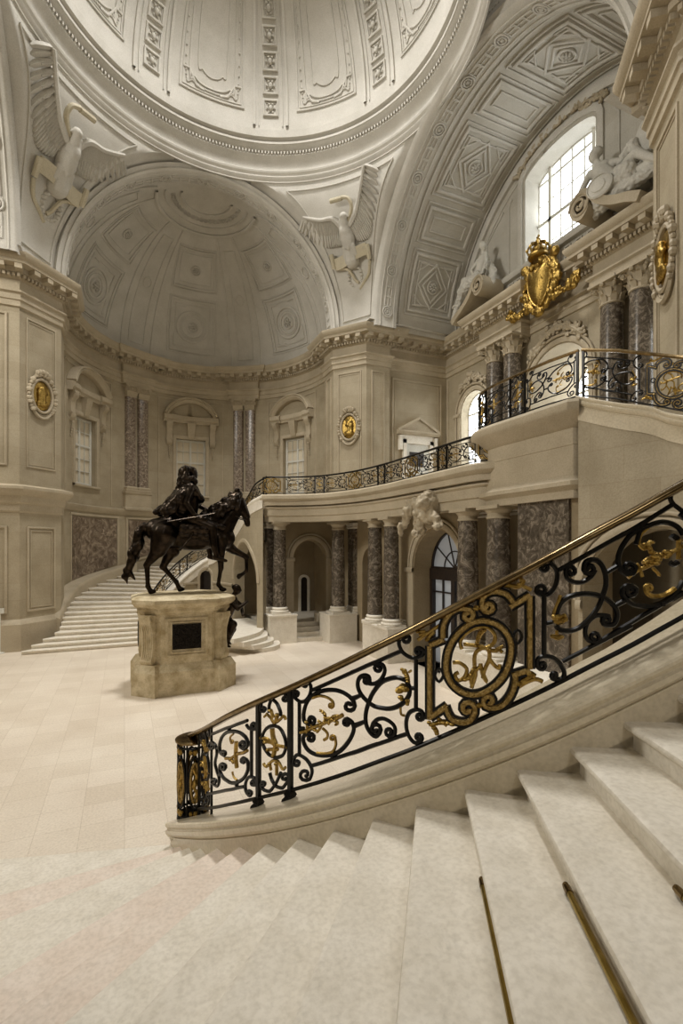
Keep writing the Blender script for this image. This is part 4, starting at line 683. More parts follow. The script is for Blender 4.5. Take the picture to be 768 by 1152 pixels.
for c in (90, 150, 30):
    for (v0, v1) in ((7, 35), (39, 60)):
        k0, k1 = (13.0, 14.6) if v0 < 20 else (15, 17)
        for t, w, h in ((0, .05, .04), (1.5, .08, .07), (4.2, .04, .04)):
            coff(mb, SH, c, k0-t, k1-t, v0+t*.8, v1-t*.8, w, h)
    ring = lambda r, n=28: [(c+r*cos(2*pi*k/n)/cos(radians(21)), 21+r*.95*sin(2*pi*k/n)) for k in range(n)]
    for r, w, h in ((8.0, .09, .08), (6.2, .05, .05), (5.2, .09, .07), (3.2, .04, .05)): ridge(mb, SH, ring(r), w, h, closed=True)
    for sx in (-1, 1):
        for sy in (-1, 1): ridge(mb, SH, [(c+sx*9.6, 21+sy*4), (c+sx*9.6, 21+sy*10), (c+sx*4, 21+sy*10)], .08, .06, sub=4)
    rosette(ros, SH, c, 21, .28, .16, 6); rosette(ros, SH, c, 49, .22, .12, 8)
for c in (120, 60, 180, 0):
    coff(mb, SH, c, 4.2, 5.2, 6, 60, .05, .04)
    ridge(mb, SH, [(c+2.6*cos(2*pi*k/16), 36+2.4*sin(2*pi*k/16)) for k in range(16)], .05, .05, closed=True)
    for s in (-1, 1): ridge(mb, SH, [(c+s*8.2, 0), (c+s*10, 68)], .07, .06, sub=24)
for v, w, h in ((68, .12, .1), (72, .05, .05), (79, .08, .08)): ridge(mb, SH, [(a, v) for a in range(-4, 185, 4)], w, h)
for a in range(4, 180, 8): rosette(ros, SH, a, 75.5, .09, .08, 5)
hm = mb.build('coffer_moulding', M['pale'], hd); ros.build('rosette', M['pale'], hd)

# --- the four great arches (crown faces, intrados bands)
def arch(name, ctr, axis, R, depth, a0=0, a1=180, label=None, band=True):
    """axis: unit vector pointing away from the dome; arch circle in the plane through ctr"""
    ctr = V(ctr); ax = V(axis); h = V((0, 0, 1)).cross(ax); S2 = lambda ph, d, r=R: ctr+h*(r*cos(radians(ph)))+V((0, 0, 1))*(r*sin(radians(ph)))+ax*d
    mb = MB(); K = 60
    prof = [(R, depth), (R, .0), (R+.03, -.06), (R+.08, -.1), (R+.12, -.05), (R+.17, -.1), (R+.24, -.14), (R+.3, -.05), (R+.34, .0), (R+.75, .02), (R+.78, -.02), (R+.84, -.02), (R+.86, .06)]
    mb.grid([[S2(a0+(a1-a0)*i/K, d, r) for r, d in prof] for i in range(K+1)])
    o = struct(mb.build(name, M['pale'], ang=30), label)
    if band:
        g = MB(); SI = lambda ph, d: (S2(ph, d), -(h*cos(radians(ph))+V((0, 0, 1))*sin(radians(ph))))
        for d in (.14, .72*depth/.85 if depth < 1 else .62): ridge(g, SI, [(a0+(a1-a0)*i/90, d) for i in range(91)], .035, .03)
        md = (.14+(.72*depth/.85 if depth < 1 else .62))/2
        k = 0; ph = a0+6
        while ph < a1-3:
            if k % 4 == 0:
                g_ = 2.1
                for rr, ww in ((g_, .05), (g_*.6, .04)):
                    ridge(g, SI, [(ph+rr*cos(2*pi*q/14), md+rr*radians(1)*R*sin(2*pi*q/14)) for q in range(14)], ww, .05, closed=True)
                g.ball(SI(ph, md)[0], (.07, .07, .07), n=6); ph += 4.3
            else:
                ridge(g, SI, [(ph-1.7, md-.13), (ph+1.7, md-.13), (ph+1.7, md+.13), (ph-1.7, md+.13)], .035, .035, closed=True)
                ridge(g, SI, [(ph-1.7, md), (ph+1.7, md)], .03, .03); ph += 3.8 if k % 4 < 3 else 4.2
            k += 1
        for i in range(150): 
            q = a0+(a1-a0)*(i+.5)/150; p = S2(q, -.0, R+.56); g.box(p, (.05, .05, .05))
        g.build('guilloche_band', M['pale'], o)
    return o
arch('ceiling', (3.0, 18.75, 12.1), (0, 1, 0), 4.82, .6, label='archivolt of the apse arch')
arch('ceiling', (9.0, YB, ZB), (1, 0, 0), 5.32, .85, label='archivolt of the east vault')
arch('ceiling', (-2.95, YB, ZB), (-1, 0, 0), 5.32, .85, label='archivolt of the west vault')
# face between the cornice top and the arch feet (apse mouth soffit closure)
mb = MB()
for sx, x0 in ((-1, -1.95), (1, 7.95)):
    mb.grid([[(x0, y, z) for z in (11.9, 12.3)] for y in (18.6, 20.2)])
mb.grid([[(ACX+r*cos(pi*i/36), y, ZE+.1+r*sin(pi*i/36)) for r, y in ((4.82, 19.34), (5.1, 19.36))] for i in range(37)])
struct(mb.build('ceiling', M['pale']), 'step between apse arch and half dome')

# --- east barrel vault with coffers
def SV(ph, x):
    a = radians(ph); n = V((0, cos(a), sin(a))); return V((x, YB, ZB))+n*RB, -n
def vault(x0, x1, name, label, coffers):
    mb = MB(); mb.grid([[SV(180*i/60, x)[0] for x in (x0, x1)] for i in range(61)])
    mb.grid([[(min(x0, x1, key=lambda q: abs(q-3)), YB+r*cos(pi*i/60), ZB+r*sin(pi*i/60)) for r in (5.32, RB)] for i in range(61)])
    o = struct(mb.build(name, M['palej'], ang=40), label)
    if coffers:
        g = MB(); xa, xb = x0+.45, x1-.35; xm = (xa+xb)/2; q = MB()
        for k, ph in enumerate((20, 41.5, 63, 84.5, 106, 127.5, 149)):
            big = k % 2 == 0; hv = 12.2 if big else 6.8
            for t, w, h in ((0, .05, .05), (.16, .1, .08), (.42, .05, .05)):
                tt = t/RB*57.3
                if hv-tt > 1.5: ridge(g, SV, [(ph-hv+tt, xa+t), (ph+hv-tt, xa+t), (ph+hv-tt, xb-t), (ph-hv+tt, xb-t)], w, h, closed=True, sub=4)
            if big:
                for dd in (.0, .22):
                    ridge(g, SV, [(ph-8.4+dd*11, xm), (ph, xm+.68-dd), (ph+8.4-dd*11, xm), (ph, xm-.68+dd)], .07, .06, closed=True, sub=4)
                rosette(q, SV, ph, xm, .26, .14, 8, eu=.1)
                for s in (-1, 1):
                    for s2 in (-1, 1): ridge(g, SV, [(ph+s*8.3, xm+s2*.35), (ph+s*8.3, xm+s2*.85), (ph+s*4, xm+s2*.85)], .05, .05, closed=True, sub=3)
        for x in (x0+.2, x1-.12): ridge(g, SV, [(a, x) for a in range(0, 181, 3)], .05, .05)
        g.build('coffer_moulding', M['pale'], o); q.build('rosette', M['pale'], o)
    return o
vault(9.85, 12.95, 'ceiling', 'coffered barrel vault over the east arm', True)
vault(-3.8, -10.0, 'ceiling', 'barrel vault over the west arm', False)

# --- pendentives
ZR = 17.05; RR = 6.02
def arcx(pl, z):      # half width of an arch extrados at height z
    R, c = {'N': (5.15, 12.1), 'E': (5.65, 11.85)}[pl]; t = R*R-(z-c)**2; return sqrt(max(t, 0))
def pend(cx_sign, cy_sign):
    def Sp(u, v):
        z = 11.9+(ZR-11.9)*v; zz = max(z, 12.1)
        L = (3.0+cx_sign*arcx('N', zz), 18.72 if cy_sign > 0 else 5.3)
        X = (9.03 if cx_sign > 0 else -2.98, YB+cy_sign*arcx('E', zz))
        l = V((L[0]-DCX, L[1]-DCY)); r = V((X[0]-DCX, X[1]-DCY))
        if cy_sign < 0 and L[1] > X[1]: pass
        w = v*v*(3-2*v)
        c = l.lerp(r, u); al, ar = atan2(l.y, l.x), atan2(r.y, r.x)
        if ar-al > pi: ar -= 2*pi
        if al-ar > pi: al -= 2*pi
        a = al+(ar-al)*u; rad = (l.length*(1-u)+r.length*u)
        t = v**1.5; rad2 = rad*(1-t)+ (RR*.96+.04*rad)*t
        p = V((cos(a), sin(a)))*rad2
        q = c*(1-w)+p*w
        if u in (0, 1): q = (l, r)[int(u)]
        return V((DCX+q.x, DCY+q.y, z))
    return Sp
def surfN(Sp, flip=1):
    def f(u, v):
        e = .004; p = Sp(u, v); a = Sp(min(u+e, .999), v)-Sp(max(u-e, .001), v); b = Sp(u, min(v+e, 1))-Sp(u, max(v-e, 0)); n = a.cross(b).normalized()
        if n.dot(V((DCX, DCY, 14))-p) < 0: n = -n
        return p, n
    return f
PEND = {}
for nm, sx, sy in (('north-west', -1, 1), ('north-east', 1, 1), ('south-west', -1, -1), ('south-east', 1, -1)):
    Sp = pend(sx, sy); mb = MB(); mb.grid([[Sp(i/24, j/24) for j in range(25)] for i in range(25)])
    tp = [Sp(i/24, 1) for i in range(25)]
    mb.grid([[(p.x, p.y, 17.05), (DCX+5.99*cos(atan2(p.y-DCY, p.x-DCX)), DCY+5.99*sin(atan2(p.y-DCY, p.x-DCX)), 17.02)] for p in tp])
    o = struct(mb.build('ceiling', M['pale'], ang=60), nm+' pendentive'); S_ = surfN(Sp); PEND[nm] = S_
    if sy > 0:
        g = MB(); 
        ridge(g, S_, [(.11, .1)]+[(.11+.0*k, .1+.84*k/20) for k in range(1, 21)], .05, .05)
        ridge(g, S_, [(.89, .1+.84*k/20) for k in range(21)], .05, .05)
        ridge(g, S_, [(.11+.78*k/20, .94) for k in range(21)], .05, .05); ridge(g, S_, [(.11, .1), (.89, .1)], .05, .05)
        g.build('border_moulding', M['pale'], o)

mb = MB()
for x0, x1, y0, y1 in ((8.7, 13, 17.1, 18.1), (8.7, 13, 5.9, 6.9), (-10, -2.8, 17.1, 18.0)): mb.grid([[(x, y, 12.06) for y in (y0, y1)] for x in (x0, x1)])
struct(mb.build('ceiling', M['pale']), 'ledge above the entablature')
# --- dome ring and dome
mb = MB()
RP = [(6.04, 17.0), (5.98, 17.0), (5.98, 17.04), (5.93, 17.1), (5.90, 17.16), (5.94, 17.2), (5.94, 17.24), (5.88, 17.3), (5.86, 17.36), (5.90, 17.4), (5.90, 17.5), (5.86, 17.62), (5.80, 17.72), (5.72, 17.78), (5.70, 17.8), (5.70, 17.92), (5.62, 17.96), (5.58, 18.0), (5.54, 18.06), (5.50, 18.08), (5.50, 18.16), (5.56, 18.2), (5.42, 18.26), (5.4, 18.5)]
mb.lathe([(r, z) for r, z in RP], (DCX, DCY, 0), 128, cap=False)
for i in range(300):
    a = 2*pi*i/300; mb.box((DCX+5.66*cos(a), DCY+5.66*sin(a), 17.87), (.07, .05, .09), Matrix.Rotation(a, 3, 'Z'))
ring = struct(mb.build('ceiling', M['pale'], ang=25), 'moulded ring under the dome')
DR = 5.4; DC = V((DCX, DCY, 18.5))
def SD(az, el):
    a, e = radians(az), radians(el); n = V((cos(e)*cos(a), cos(e)*sin(a), sin(e)*1.12)); return DC+V((n.x*DR, n.y*DR, n.z*DR)), -V((cos(e)*cos(a), cos(e)*sin(a), sin(e))).normalized()
mb = MB(); mb.grid([[SD(3*i, 72*j/30)[0] for j in range(31)] for i in range(120)], cu=True)
mb.lathe([(DR*cos(radians(72)), 18.5+DR*1.12*sin(radians(72))), (DR*cos(radians(72)), 26.2)], (DCX, DCY, 0), 48, cap=False)
dome = struct(mb.build('ceiling', M['pale'], ang=40), 'ribbed dome with open lantern')
g = MB(); q = MB()
for k in range(8):
    c = 69.7+45*k
    for s in (-1, 1):
        ridge(g, SD, [(c+s*6.4, 1), (c+s*6.4, 68)], .10, .08, sub=30); ridge(g, SD, [(c+s*4.6, 1), (c+s*4.6, 68)], .04, .04, sub=30)
    for j in range(9):
        v = 7+j*6.9
        w = 2.7
        for t, ww, hh in ((0, .06, .07), (.6, .03, .03)):
            ridge(g, SD, [(c-w+t, v-2.4+t), (c+w-t, v-2.4+t), (c+w-t, v+2.4-t), (c-w+t, v+2.4-t)], ww, hh, closed=True, sub=2)
        if k in (0, 1, 7, 2, 6) and j < 7:
            p, n = SD(c, v); fr = Matrix((V((-sin(radians(c)), cos(radians(c)), 0)), n.cross(V((-sin(radians(c)), cos(radians(c)), 0))), n)).transposed()
            q.ball(p+n*.03, (.09, .11, .09), fr, n=8)
            for e in range(6): q.ball(p+n*.02+fr @ V((.13*cos(e*1.05), .15*sin(e*1.05), 0)), (.05, .05, .05), fr, n=5)
    c += 22.5
    for t, w, h in ((0, .06, .05), (1.0, .03, .03)):
        ridge(g, SD, [(c-12+t, 6+t), (c+12-t, 6+t), (c+11-t, 64-t), (c-11+t, 64-t)], w, h, closed=True, sub=20)
    P_ = [(c-8.6, 62), (c-8.6, 14), (c-6.5, 10.5), (c-3, 9), (c+3, 9), (c+6.5, 10.5), (c+8.6, 14), (c+8.6, 62)]
    ridge(g, SD, crom(P_, m=8), .05, .05)
    P_ = [(c-5.6, 60), (c-5.6, 18), (c-3.6, 13.6), (c, 12.2), (c+3.6, 13.6), (c+5.6, 18), (c+5.6, 60)]
    ridge(g, SD, crom(P_, m=8), .035, .035)
    for s in (-1, 1): ridge(g, SD, [(c+s*11, 12), (c+s*8.6, 12.2), (c+s*6, 8.2), (c+s*3, 7.6)], .06, .05, sub=3)
    L = crom([(c-10, 60), (c-10, 13), (c-7, 9), (c, 8), (c+7, 9), (c+10, 13), (c+10, 60)], m=26)
    for (u, v) in L[::2]:
        p, n = SD(u, v); g.ball(p+n*.01, (.035, .035, .045), n=5)
g.build('rib_and_panel_moulding', M['pale'], dome); q.build('mask_ornament', M['pale'], dome)

# --- west and south shell of the hall, unseen, added to block sky light
def hole_wall(name, Mf, u0, u1, z1, holes, label):
    mb = MB(); wall_band(mb, Mf, [u0, u1], 0, z1, holes, depth=.4); struct(mb.build(name, M['wall'], ang=None), label)
hole_wall('wall_west', lambda u, z, d: (-10-d, u, z), 3.0, 18.0, 17.6, [(11.75, 1.6, 12.6, 15.4, .6), (7.9, .8, 5.6, 8.7, .8), (11.75, 1.1, 5.6, 8.7, 1.1), (15.6, .8, 5.6, 8.7, .8)][:1], 'unseen west wall with a high window, added to block sky light')
hole_wall('wall_south', lambda u, z, d: (u, -8-d, z), -10.0, 11.0, 17.6, [(-1.0, 1.6, 10.0, 15.0, 1.0)], 'unseen south wall with a tall window, added to block sky light')
mb = MB(); mb.grid([[(x, y, 17.5) for y in (-8, 6.3)] for x in (-10.2, 11.2)]); mb.grid([[(x, y, 12.0) for y in (-8, 5.4)] for x in (-10.2, -3.2)]) ; struct(mb.build('ceiling', M['pale']), 'unseen flat ceiling behind the camera, added to block sky light')
mb = MB(); mb.grid([[(x, 5.6, z) for z in (0, 17.6)] for x in (-10, -3.4)]); struct(mb.build('wall_southwest', M['wall']), 'unseen south side of the west arm, added to block sky light')
degrees_ = math.degrees
# ------------------------------------------------------------------ apse windows, pediments, pilasters
def glaze_apse(a):
    o = MB(); o.grid([[A3(a-7.2+14.4*i/6, z, .26) for z in (5.72, 8.48)] for i in range(7)])
    w = struct(o.build('window_%d' % (WIN.index(a)+1), M['blind']), 'tall apse window with a cream blind')
    f = MB(); SB = lambda u, z: (V(A3(u, z, .24)), V((-cos(radians(u)), -sin(radians(u)), 0)))
    ridge(f, SB, rect(a-7.1, a+7.1, 5.78, 8.42), .1, .05, closed=True, sub=4)
    for k in (-1, 0, 1): ridge(f, SB, [(a+k*3.6, 5.78), (a+k*3.6, 8.42)], .09 if k == 0 else .03, .05 if k == 0 else .03)
    for z, ww in ((6.3, .03), (6.8, .03), (7.35, .09), (7.9, .03)): ridge(f, SB, [(a-7, z), (a+7, z)], ww, .04, sub=5)
    f.build('window_frame', M['frame'], w)
def console(mb, c, fr, h=1.2, w=.2, d=.3):
    """scroll bracket: top at c, local x = sideways, y = out, z = up"""
    f = lambda x, y, z: V(c)+fr @ V((x, y, z))
    pr = [(0, 0), (d, 0), (d*1.05, -.1*h), (d*.9, -.2*h), (d*.62, -.27*h), (d*.5, -.4*h), (d*.42, -.55*h), (d*.45, -.7*h), (d*.52, -.8*h), (d*.36, -.92*h), (0, -h)]
    mb.loft([[f(-w/2, y, z) for y, z in pr], [f(w/2, y, z) for y, z in pr]])
    for s in (-1, 1):
        for (yy, zz, r) in ((d*.72, -.12*h, .12*h), (d*.4, -.78*h, .08*h)):
            pts = [f(s*w*.52, yy+r*(1-k/16)*cos(k*.8), zz+r*(1-k/16)*sin(k*.8)) for k in range(14)]
            mb.tube(pts, .018, n=4)
    for k in range(6): mb.ball(f(0, d*.45-k*.02, -h-.06-k*.1), (.055-.004*k, .05, .06), n=6)
for a in WIN:
    glaze_apse(a)
    fr = Matrix(((-sin(radians(a)), cos(radians(a)), 0), (-cos(radians(a)), -sin(radians(a)), 0), (0, 0, 1))).transposed()
    base = V(A3(a, 9.5)); f = lambda x, y, z, a=a: V(A3(a-degrees_(x/AR), 9.5+z, -y))
    t = thing('window_pediment', {150: 'curved stone pediment with scroll brackets over the left apse window', 90: 'curved stone pediment with scroll brackets over the middle apse window, behind the rider', 30: 'curved stone pediment with scroll brackets over the right apse window, above the balcony rail'}[a], 'pediment', base, 'pediments over the apse windows')
    mb = MB(); hw = 1.35; n = 24
    ang = [pi*.14+(pi*.72)*i/n for i in range(n+1)]; R = hw/cos(pi*.14); zc = -R*sin(pi*.14)
    prof = [(0, 0), (0, .34), (.05, .36), (.1, .3), (.14, .34), (.2, .3), (.26, .22), (.26, 0)]
    rows = [[f(-(R-r)*cos(q), y, zc+.12+(R-r)*sin(q)) for r, y in prof] for q in ang]; mb.loft(rows)
    mb.build('curved_cornice', M['trim'], t)
    mb = MB()
    for (x0, x1) in ((-hw, -.75), (-.75, .75), (.75, hw)):
        o = .3 if x0 != -.75 else .2
        mb.loft([[f(x0+(x1-x0)*i/6, y, z) for y, z in ((0, -.28), (o*.7, -.28), (o*.75, -.2), (o, -.14), (o, -.02), (o*.9, .06), (0, .08))] for i in range(7)])
    mb.build('bracket_cornice', M['trim'], t)
    for s in (-1, 1):
        m2 = MB(); console(m2, A3(a-degrees_(s*1.02/AR), 9.24), fr, 1.15, .26, .28); m2.build('scroll_bracket', M['trim'], t)
    m2 = MB(); m2.loft([[f(x, y, z) for x, y in ((-w, 0), (w, 0), (w, d), (-w, d))] for w, d, z in ((.13, .1, -1.0), (.15, .13, -.95), (.2, .26, -.35), (.22, .28, -.28))]); m2.build('keystone', M['trim'], t)

def leafcap(mb, f, hw, h, d, rows=2, n=5):
    """corinthian capital: f(x,y,z) with y outwards"""
    for r in range(rows):
        for k in range(n):
            x = -hw+2*hw*(k+.5*(1 if r == 0 else (k != -1)))/n if r == 0 else -hw+2*hw*k/(n-1)
            z0 = .05+r*h*.3
            mb.loft([[f(x+s*w, d+y, z0+z) for s in (-1, 1)]+[f(x+s*w, d+y-.03, z0+z) for s in (1, -1)] for w, y, z in ((.05, .0, 0), (.06, .03, h*.2), (.055, .05, h*.33), (.02, .12, h*.38))])
    for s in (-1, 1):
        c = (s*hw*.95, d+.07, h*.8)
        mb.tube([f(c[0]+.09*(1-k/18)*cos(k*.75)*s, c[1]+.03, c[2]+.09*(1-k/18)*sin(k*.75)) for k in range(15)], .022, n=5)
        mb.ball(f(c[0], c[1]+.02, c[2]), .05, n=6)
def pilaster_apse(a, label):
    t = thing('marble_pilaster', label, 'pilaster', A3(a, 5.7), 'marble pilasters in the apse')
    f = lambda x, y, z: V(A3(a-degrees_(x/AR), z, -y))
    mb = MB(); mb.loft([[f(x, y, z) for x, y in ((-.24, 0), (-.24, .1), (-.2, .16), (0, .19), (.2, .16), (.24, .1), (.24, 0))] for z in (5.92, 9.98)]); mb.build('shaft', M['pilm'], t)
    mb = MB(); mb.loft([[f(x, y, z) for x, y in ((-w, 0), (-w, w*.8), (w, w*.8), (w, 0))] for w, z in ((.33, 5.7), (.33, 5.78), (.28, 5.8), (.3, 5.84), (.3, 5.88), (.25, 5.93))]); mb.build('base', M['trim'], t)
    mb = MB(); mb.loft([[f(x, y, z) for x, y in ((-w, 0), (-w, w*.75), (w, w*.75), (w, 0))] for w, z in ((.24, 9.98), (.27, 10.0), (.24, 10.04), (.27, 10.4), (.34, 10.46), (.34, 10.54))])
    leafcap(mb, lambda x, y, z: f(x, y, 10.02+z), .27, .5, .19); mb.build('capital', M['trim'], t)

for a, lb in ((122.4, 'outer marble pilaster of the pair left of the rider, next to the left apse window'), (115.6, 'inner marble pilaster of the pair left of the rider'), (64.4, 'inner marble pilaster of the pair above the horse head'), (57.6, 'outer marble pilaster of the pair above the horse head, next to the right apse window')):
    pilaster_apse(a, lb)
for a, lb in ((119, 'pale stone block under the left pair of apse pilasters'), (61, 'pale stone block under the right pair of apse pilasters')):
    mb = MB(); mb.loft([[A3(a+w*k/4, z, -y) for k in range(-4, 5)]+[A3(a+w*k/4, z, .05) for k in range(4, -5, -1)] for w, y, z in ((7.6, .24, 4.86), (7.6, .24, 4.95), (7.2, .2, 5.0), (7.2, .2, 5.58), (7.6, .25, 5.62), (7.6, .25, 5.7))])
    tag(mb.build('pilaster_plinth', M['trim'], loc=A3(a, 4.9)), lb, 'plinth')
# marble wall panels above the apse stairs
def mpanel(a0, a1, zt, b0, b1, lb):
    mb = MB(); n = 8; R_ = []
    for i in range(n+1):
        k = i/n; a = a0+(a1-a0)*k; zb = b0+(b1-b0)*k
        R_.append([A3(a, zb, .02), A3(a, zb, -.05), A3(a, zt, -.05), A3(a, zt, .02)])
    mb.loft(R_); tag(mb.build('marble_wall_panel', M['panelm'], loc=A3((a0+a1)/2, zt)), lb, 'wall panel', 'marble panels over the apse stairs')
mpanel(160, 130, 4.4, 1.72, 2.42, 'brown veined marble panel on the apse wall above the foot of the left stairs')
mpanel(123, 100, 4.4, 2.6, 3.1, 'brown veined marble panel on the apse wall behind the horse tail')
mb = MB()
for (a0, a1, b0, b1) in ((160, 130, 1.72, 2.42), (123, 100, 2.6, 3.1)): ridge(mb, SA, [(a0+1, b0-.1), (a0+1, 4.5), (a1-1, 4.5), (a1-1, b1-.1)], .1, .05, closed=True, sub=6)
struct(mb.build('trim_6', M['trim']), 'frames of the marble wall panels')

# ------------------------------------------------------------------ columns
def column(label, x, y, z0, z1, r, style='plain', group=None, mat='colm'):
    t = thing('marble_column', label, 'column', (x, y, z0), group)
    H = z1-z0; mb = MB()
    cap = .26 if style == 'plain' else .62
    mb.lathe([(r*1.0, .2), (r*1.0, H*.3), (r*.96, H*.6), (r*.87, H-cap)], (x, y, z0), 28, cap=False); mb.build('shaft', M[mat], t)
    mb = MB(); mb.box((x, y, z0+.03), (r*2.7, r*2.7, .06))
    mb.lathe([(r*1.1, .05), (r*1.32, .07), (r*1.36, .1), (r*1.3, .13), (r*1.12, .14), (r*1.1, .17), (r*1.2, .19), (r*1.14, .22), (r*.99, .24)], (x, y, z0), 28); mb.build('base', M['tread'], t)
    mb = MB(); zc = z1-cap
    if style == 'plain':
        mb.lathe([(r*.87, 0), (r*.97, .01), (r*.97, .04), (r*.88, .05), (r*.88, .11), (r*1.05, .16), (r*1.12, .18), (r*1.12, .2)], (x, y, zc-.0), 28); mb.box((x, y, z1-.03), (r*2.5, r*2.5, .07))
    else:
        mb.lathe([(r*.87, -.02), (r*.97, 0), (r*.97, .03), (r*.86, .04), (r*.88, .35), (r*1.05, .52), (r*1.2, .56)], (x, y, zc), 28)
        mb.box((x, y, z1-.035), (r*2.7, r*2.7, .07))
        for row, (zz, hh, nn) in enumerate(((.03, .2, 8), (.17, .26, 8))):
            for k in range(nn):
                a = 2*pi*(k+.5*row)/nn; u = V((cos(a), sin(a), 0)); w = V((-sin(a), cos(a), 0)); c = V((x, y, zc+zz))
                mb.loft([[c+u*(r*.9+o)+w*s*ww+V((0, 0, q)) for s, ww in ((-1, wd), (1, wd))]+[c+u*(r*.9+o-.04)+w*s*wd+V((0, 0, q)) for s in (1, -1)] for wd, o, q in ((.07, .0, 0), (.08, .03, hh*.6), (.07, .06, hh*.9), (.03, .13, hh))])
        for k in range(4):
            a = pi/4+pi/2*k; u = V((cos(a), sin(a), 0)); c = V((x, y, zc+.46))+u*r*1.32
            mb.tube([c+u*(.1*(1-q/16)*cos(q*.8))+V((0, 0, .1*(1-q/16)*sin(q*.8))) for q in range(13)], .03, n=5)
            mb.ball(c, (.06, .06, .06), n=6)
        for k in range(4):
            a = pi/2*k; mb.ball((x+cos(a)*r*1.2, y+sin(a)*r*1.2, z1-.1), .07, n=6)
    mb.build('capital', M['trim'], t)
    return t
def plinth(label, x0, x1, y0, y1, h=.95, group='stone plinths under the gallery columns'):
    mb = MB(); c = ((x0+x1)/2, (y0+y1)/2)
    P_ = lambda e: [(x0-e, y0-e), (x1+e, y0-e), (x1+e, y1+e), (x0-e, y1+e)]
    mb.loft([[(*p, z) for p in P_(e)] for e, z in ((.0, 0), (.0, h-.06), (.02, h-.05), (.02, h))])
    return tag(mb.build('column_plinth', M['tread'], loc=(*c, 0)), label, 'plinth', group)
gp = 'marble columns under the gallery'
plinth('square stone plinth under the marble column at the curved gallery corner', 4.33, 5.25, 15.65, 16.55)
column('lone marble column carrying the curved corner of the gallery, right of the statue', 4.76, 16.02, .95, 4.02, .23, group=gp)
plinth('stone plinth under the marble column in the shade beside the small arched doorway', 6.2, 7.2, 15.1, 16.0)
column('marble column in the shade right of the small arched doorway', 6.65, 15.45, .95, 4.02, .23, group=gp)
plinth('stone plinth carrying two marble columns left of the glazed arched door', 6.57, 7.75, 11.83, 13.4)
column('far marble column of the pair left of the glazed arched door', 6.84, 13.1, .95, 4.02, .225, group=gp)
column('near marble column of the pair left of the glazed arched door', 6.86, 12.15, .95, 4.02, .225, group=gp)
plinth('stone plinth carrying two marble columns behind the near stair railing', 6.62, 7.75, 7.3, 9.45)
column('far marble column of the pair right of the glazed arched door', 6.92, 8.85, .95, 4.02, .235, group=gp)
column('near marble column of the pair right of the glazed arched door', 6.94, 7.9, .95, 4.02, .25, group=gp)
def mpil(label, x, y, sx, sy, z0=.95, z1=4.02):
    t = thing('marble_pilaster', label, 'pilaster', (x, y, z0)); mb = MB(); mb.box((x, y, (z0+z1)/2), (sx, sy, z1-z0-.4)); mb.build('shaft', M['colm'], t)
    for nm, z, s in (('base', z0+.1, 1), ('capital', z1-.1, -1)):
        mb = MB(); mb.loft([[(x+i*(sx/2+e), y+j*(sy/2+e), z+s*q) for i, j in ((-1, -1), (1, -1), (1, 1), (-1, 1))] for e, q in ((.05, -.1), (.05, -.02), (.02, 0), (.04, .03), (.04, .06), (0, .1))]); mb.build(nm, M['tread'], t)
mpil('marble wall pilaster directly behind the column pair left of the glazed door', 7.5, 12.6, .34, 1.3)
mpil('marble wall pilaster directly behind the column pair right of the glazed door', 7.5, 8.3, .34, 1.4)
mpil('marble wall pilaster behind the lone column at the gallery corner', 4.6, 16.55, .34, .34)
mpil('marble wall pilaster behind the shaded column', 7.35, 15.55, .34, .5)
gu = 'marble columns on the upper east wall'
for y, lb in ((14.4, 'far column of the far pair on the upper east wall, left of the gilded arms'), (13.5, 'near column of the far pair on the upper east wall, left of the gilded arms'), (9.62, 'far column of the near pair on the upper east wall, under the large reclining figure'), (8.75, 'near column of the near pair on the upper east wall, beside the near pier')):
    column(lb, 12.48, y, 4.92, 10.55, .33, 'cor', gu)

# ------------------------------------------------------------------ east wall windows
def arch_window(name, y, hw, zb, zs, rise, x, label, nv=3, mat='sky', fm='frame', rows=5):
    mb = MB(); L = [(y-hw, zb)]+[(y-hw*cos(pi*k/20), zs+rise*sin(pi*k/20)) for k in range(21)]+[(y+hw, zb)]
    mb.add([(x, u, z) for u, z in L], [tuple(range(len(L)))]); w = struct(mb.build(name, M[mat], ang=None), label)
    f = MB(); f.tube([(x-.05, u, z) for u, z in L], .05, n=4, closed=True)
    for k in range(1, nv+1):
        u = y-hw+2*hw*k/(nv+1); zt = zs+rise*sqrt(max(0, 1-((u-y)/hw)**2)) if rise < hw*.5 else zs
        f.tube([(x-.05, u, zb), (x-.05, u, zt)], .032, n=4)
    for k in range(1, rows): z = zb+(zs-zb)*k/rows; f.tube([(x-.05, y-hw, z), (x-.05, y+hw, z)], .03, n=4)
    f.tube([(x-.06, y-hw, zs), (x-.06, y+hw, zs)], .05, n=4)
    if rise >= hw*.5:
        for k in range(1, 5): a = pi*k/5; f.tube([(x-.05, y, zs), (x-.05, y-hw*cos(a), zs+rise*sin(a))], .02, n=4)
        f.tube([(x-.05, y-hw*.45*cos(pi*k/12), zs+rise*.45*sin(pi*k/12)) for k in range(13)], .02, n=4)
    f.build('window_frame', M[fm], w); return w
arch_window('window_4', 16.15, .78, 5.6, 8.7, .78, 13.35, 'bright arched window at the far end of the east wall')
arch_window('window_5', 11.9, 1.15, 5.6, 8.75, 1.0, 15.15, 'bright arched window behind the upper landing railing')
arch_window('window_6', 7.3, .78, 5.6, 8.7, .78, 13.35, 'arched window of the east wall next to the near pier')
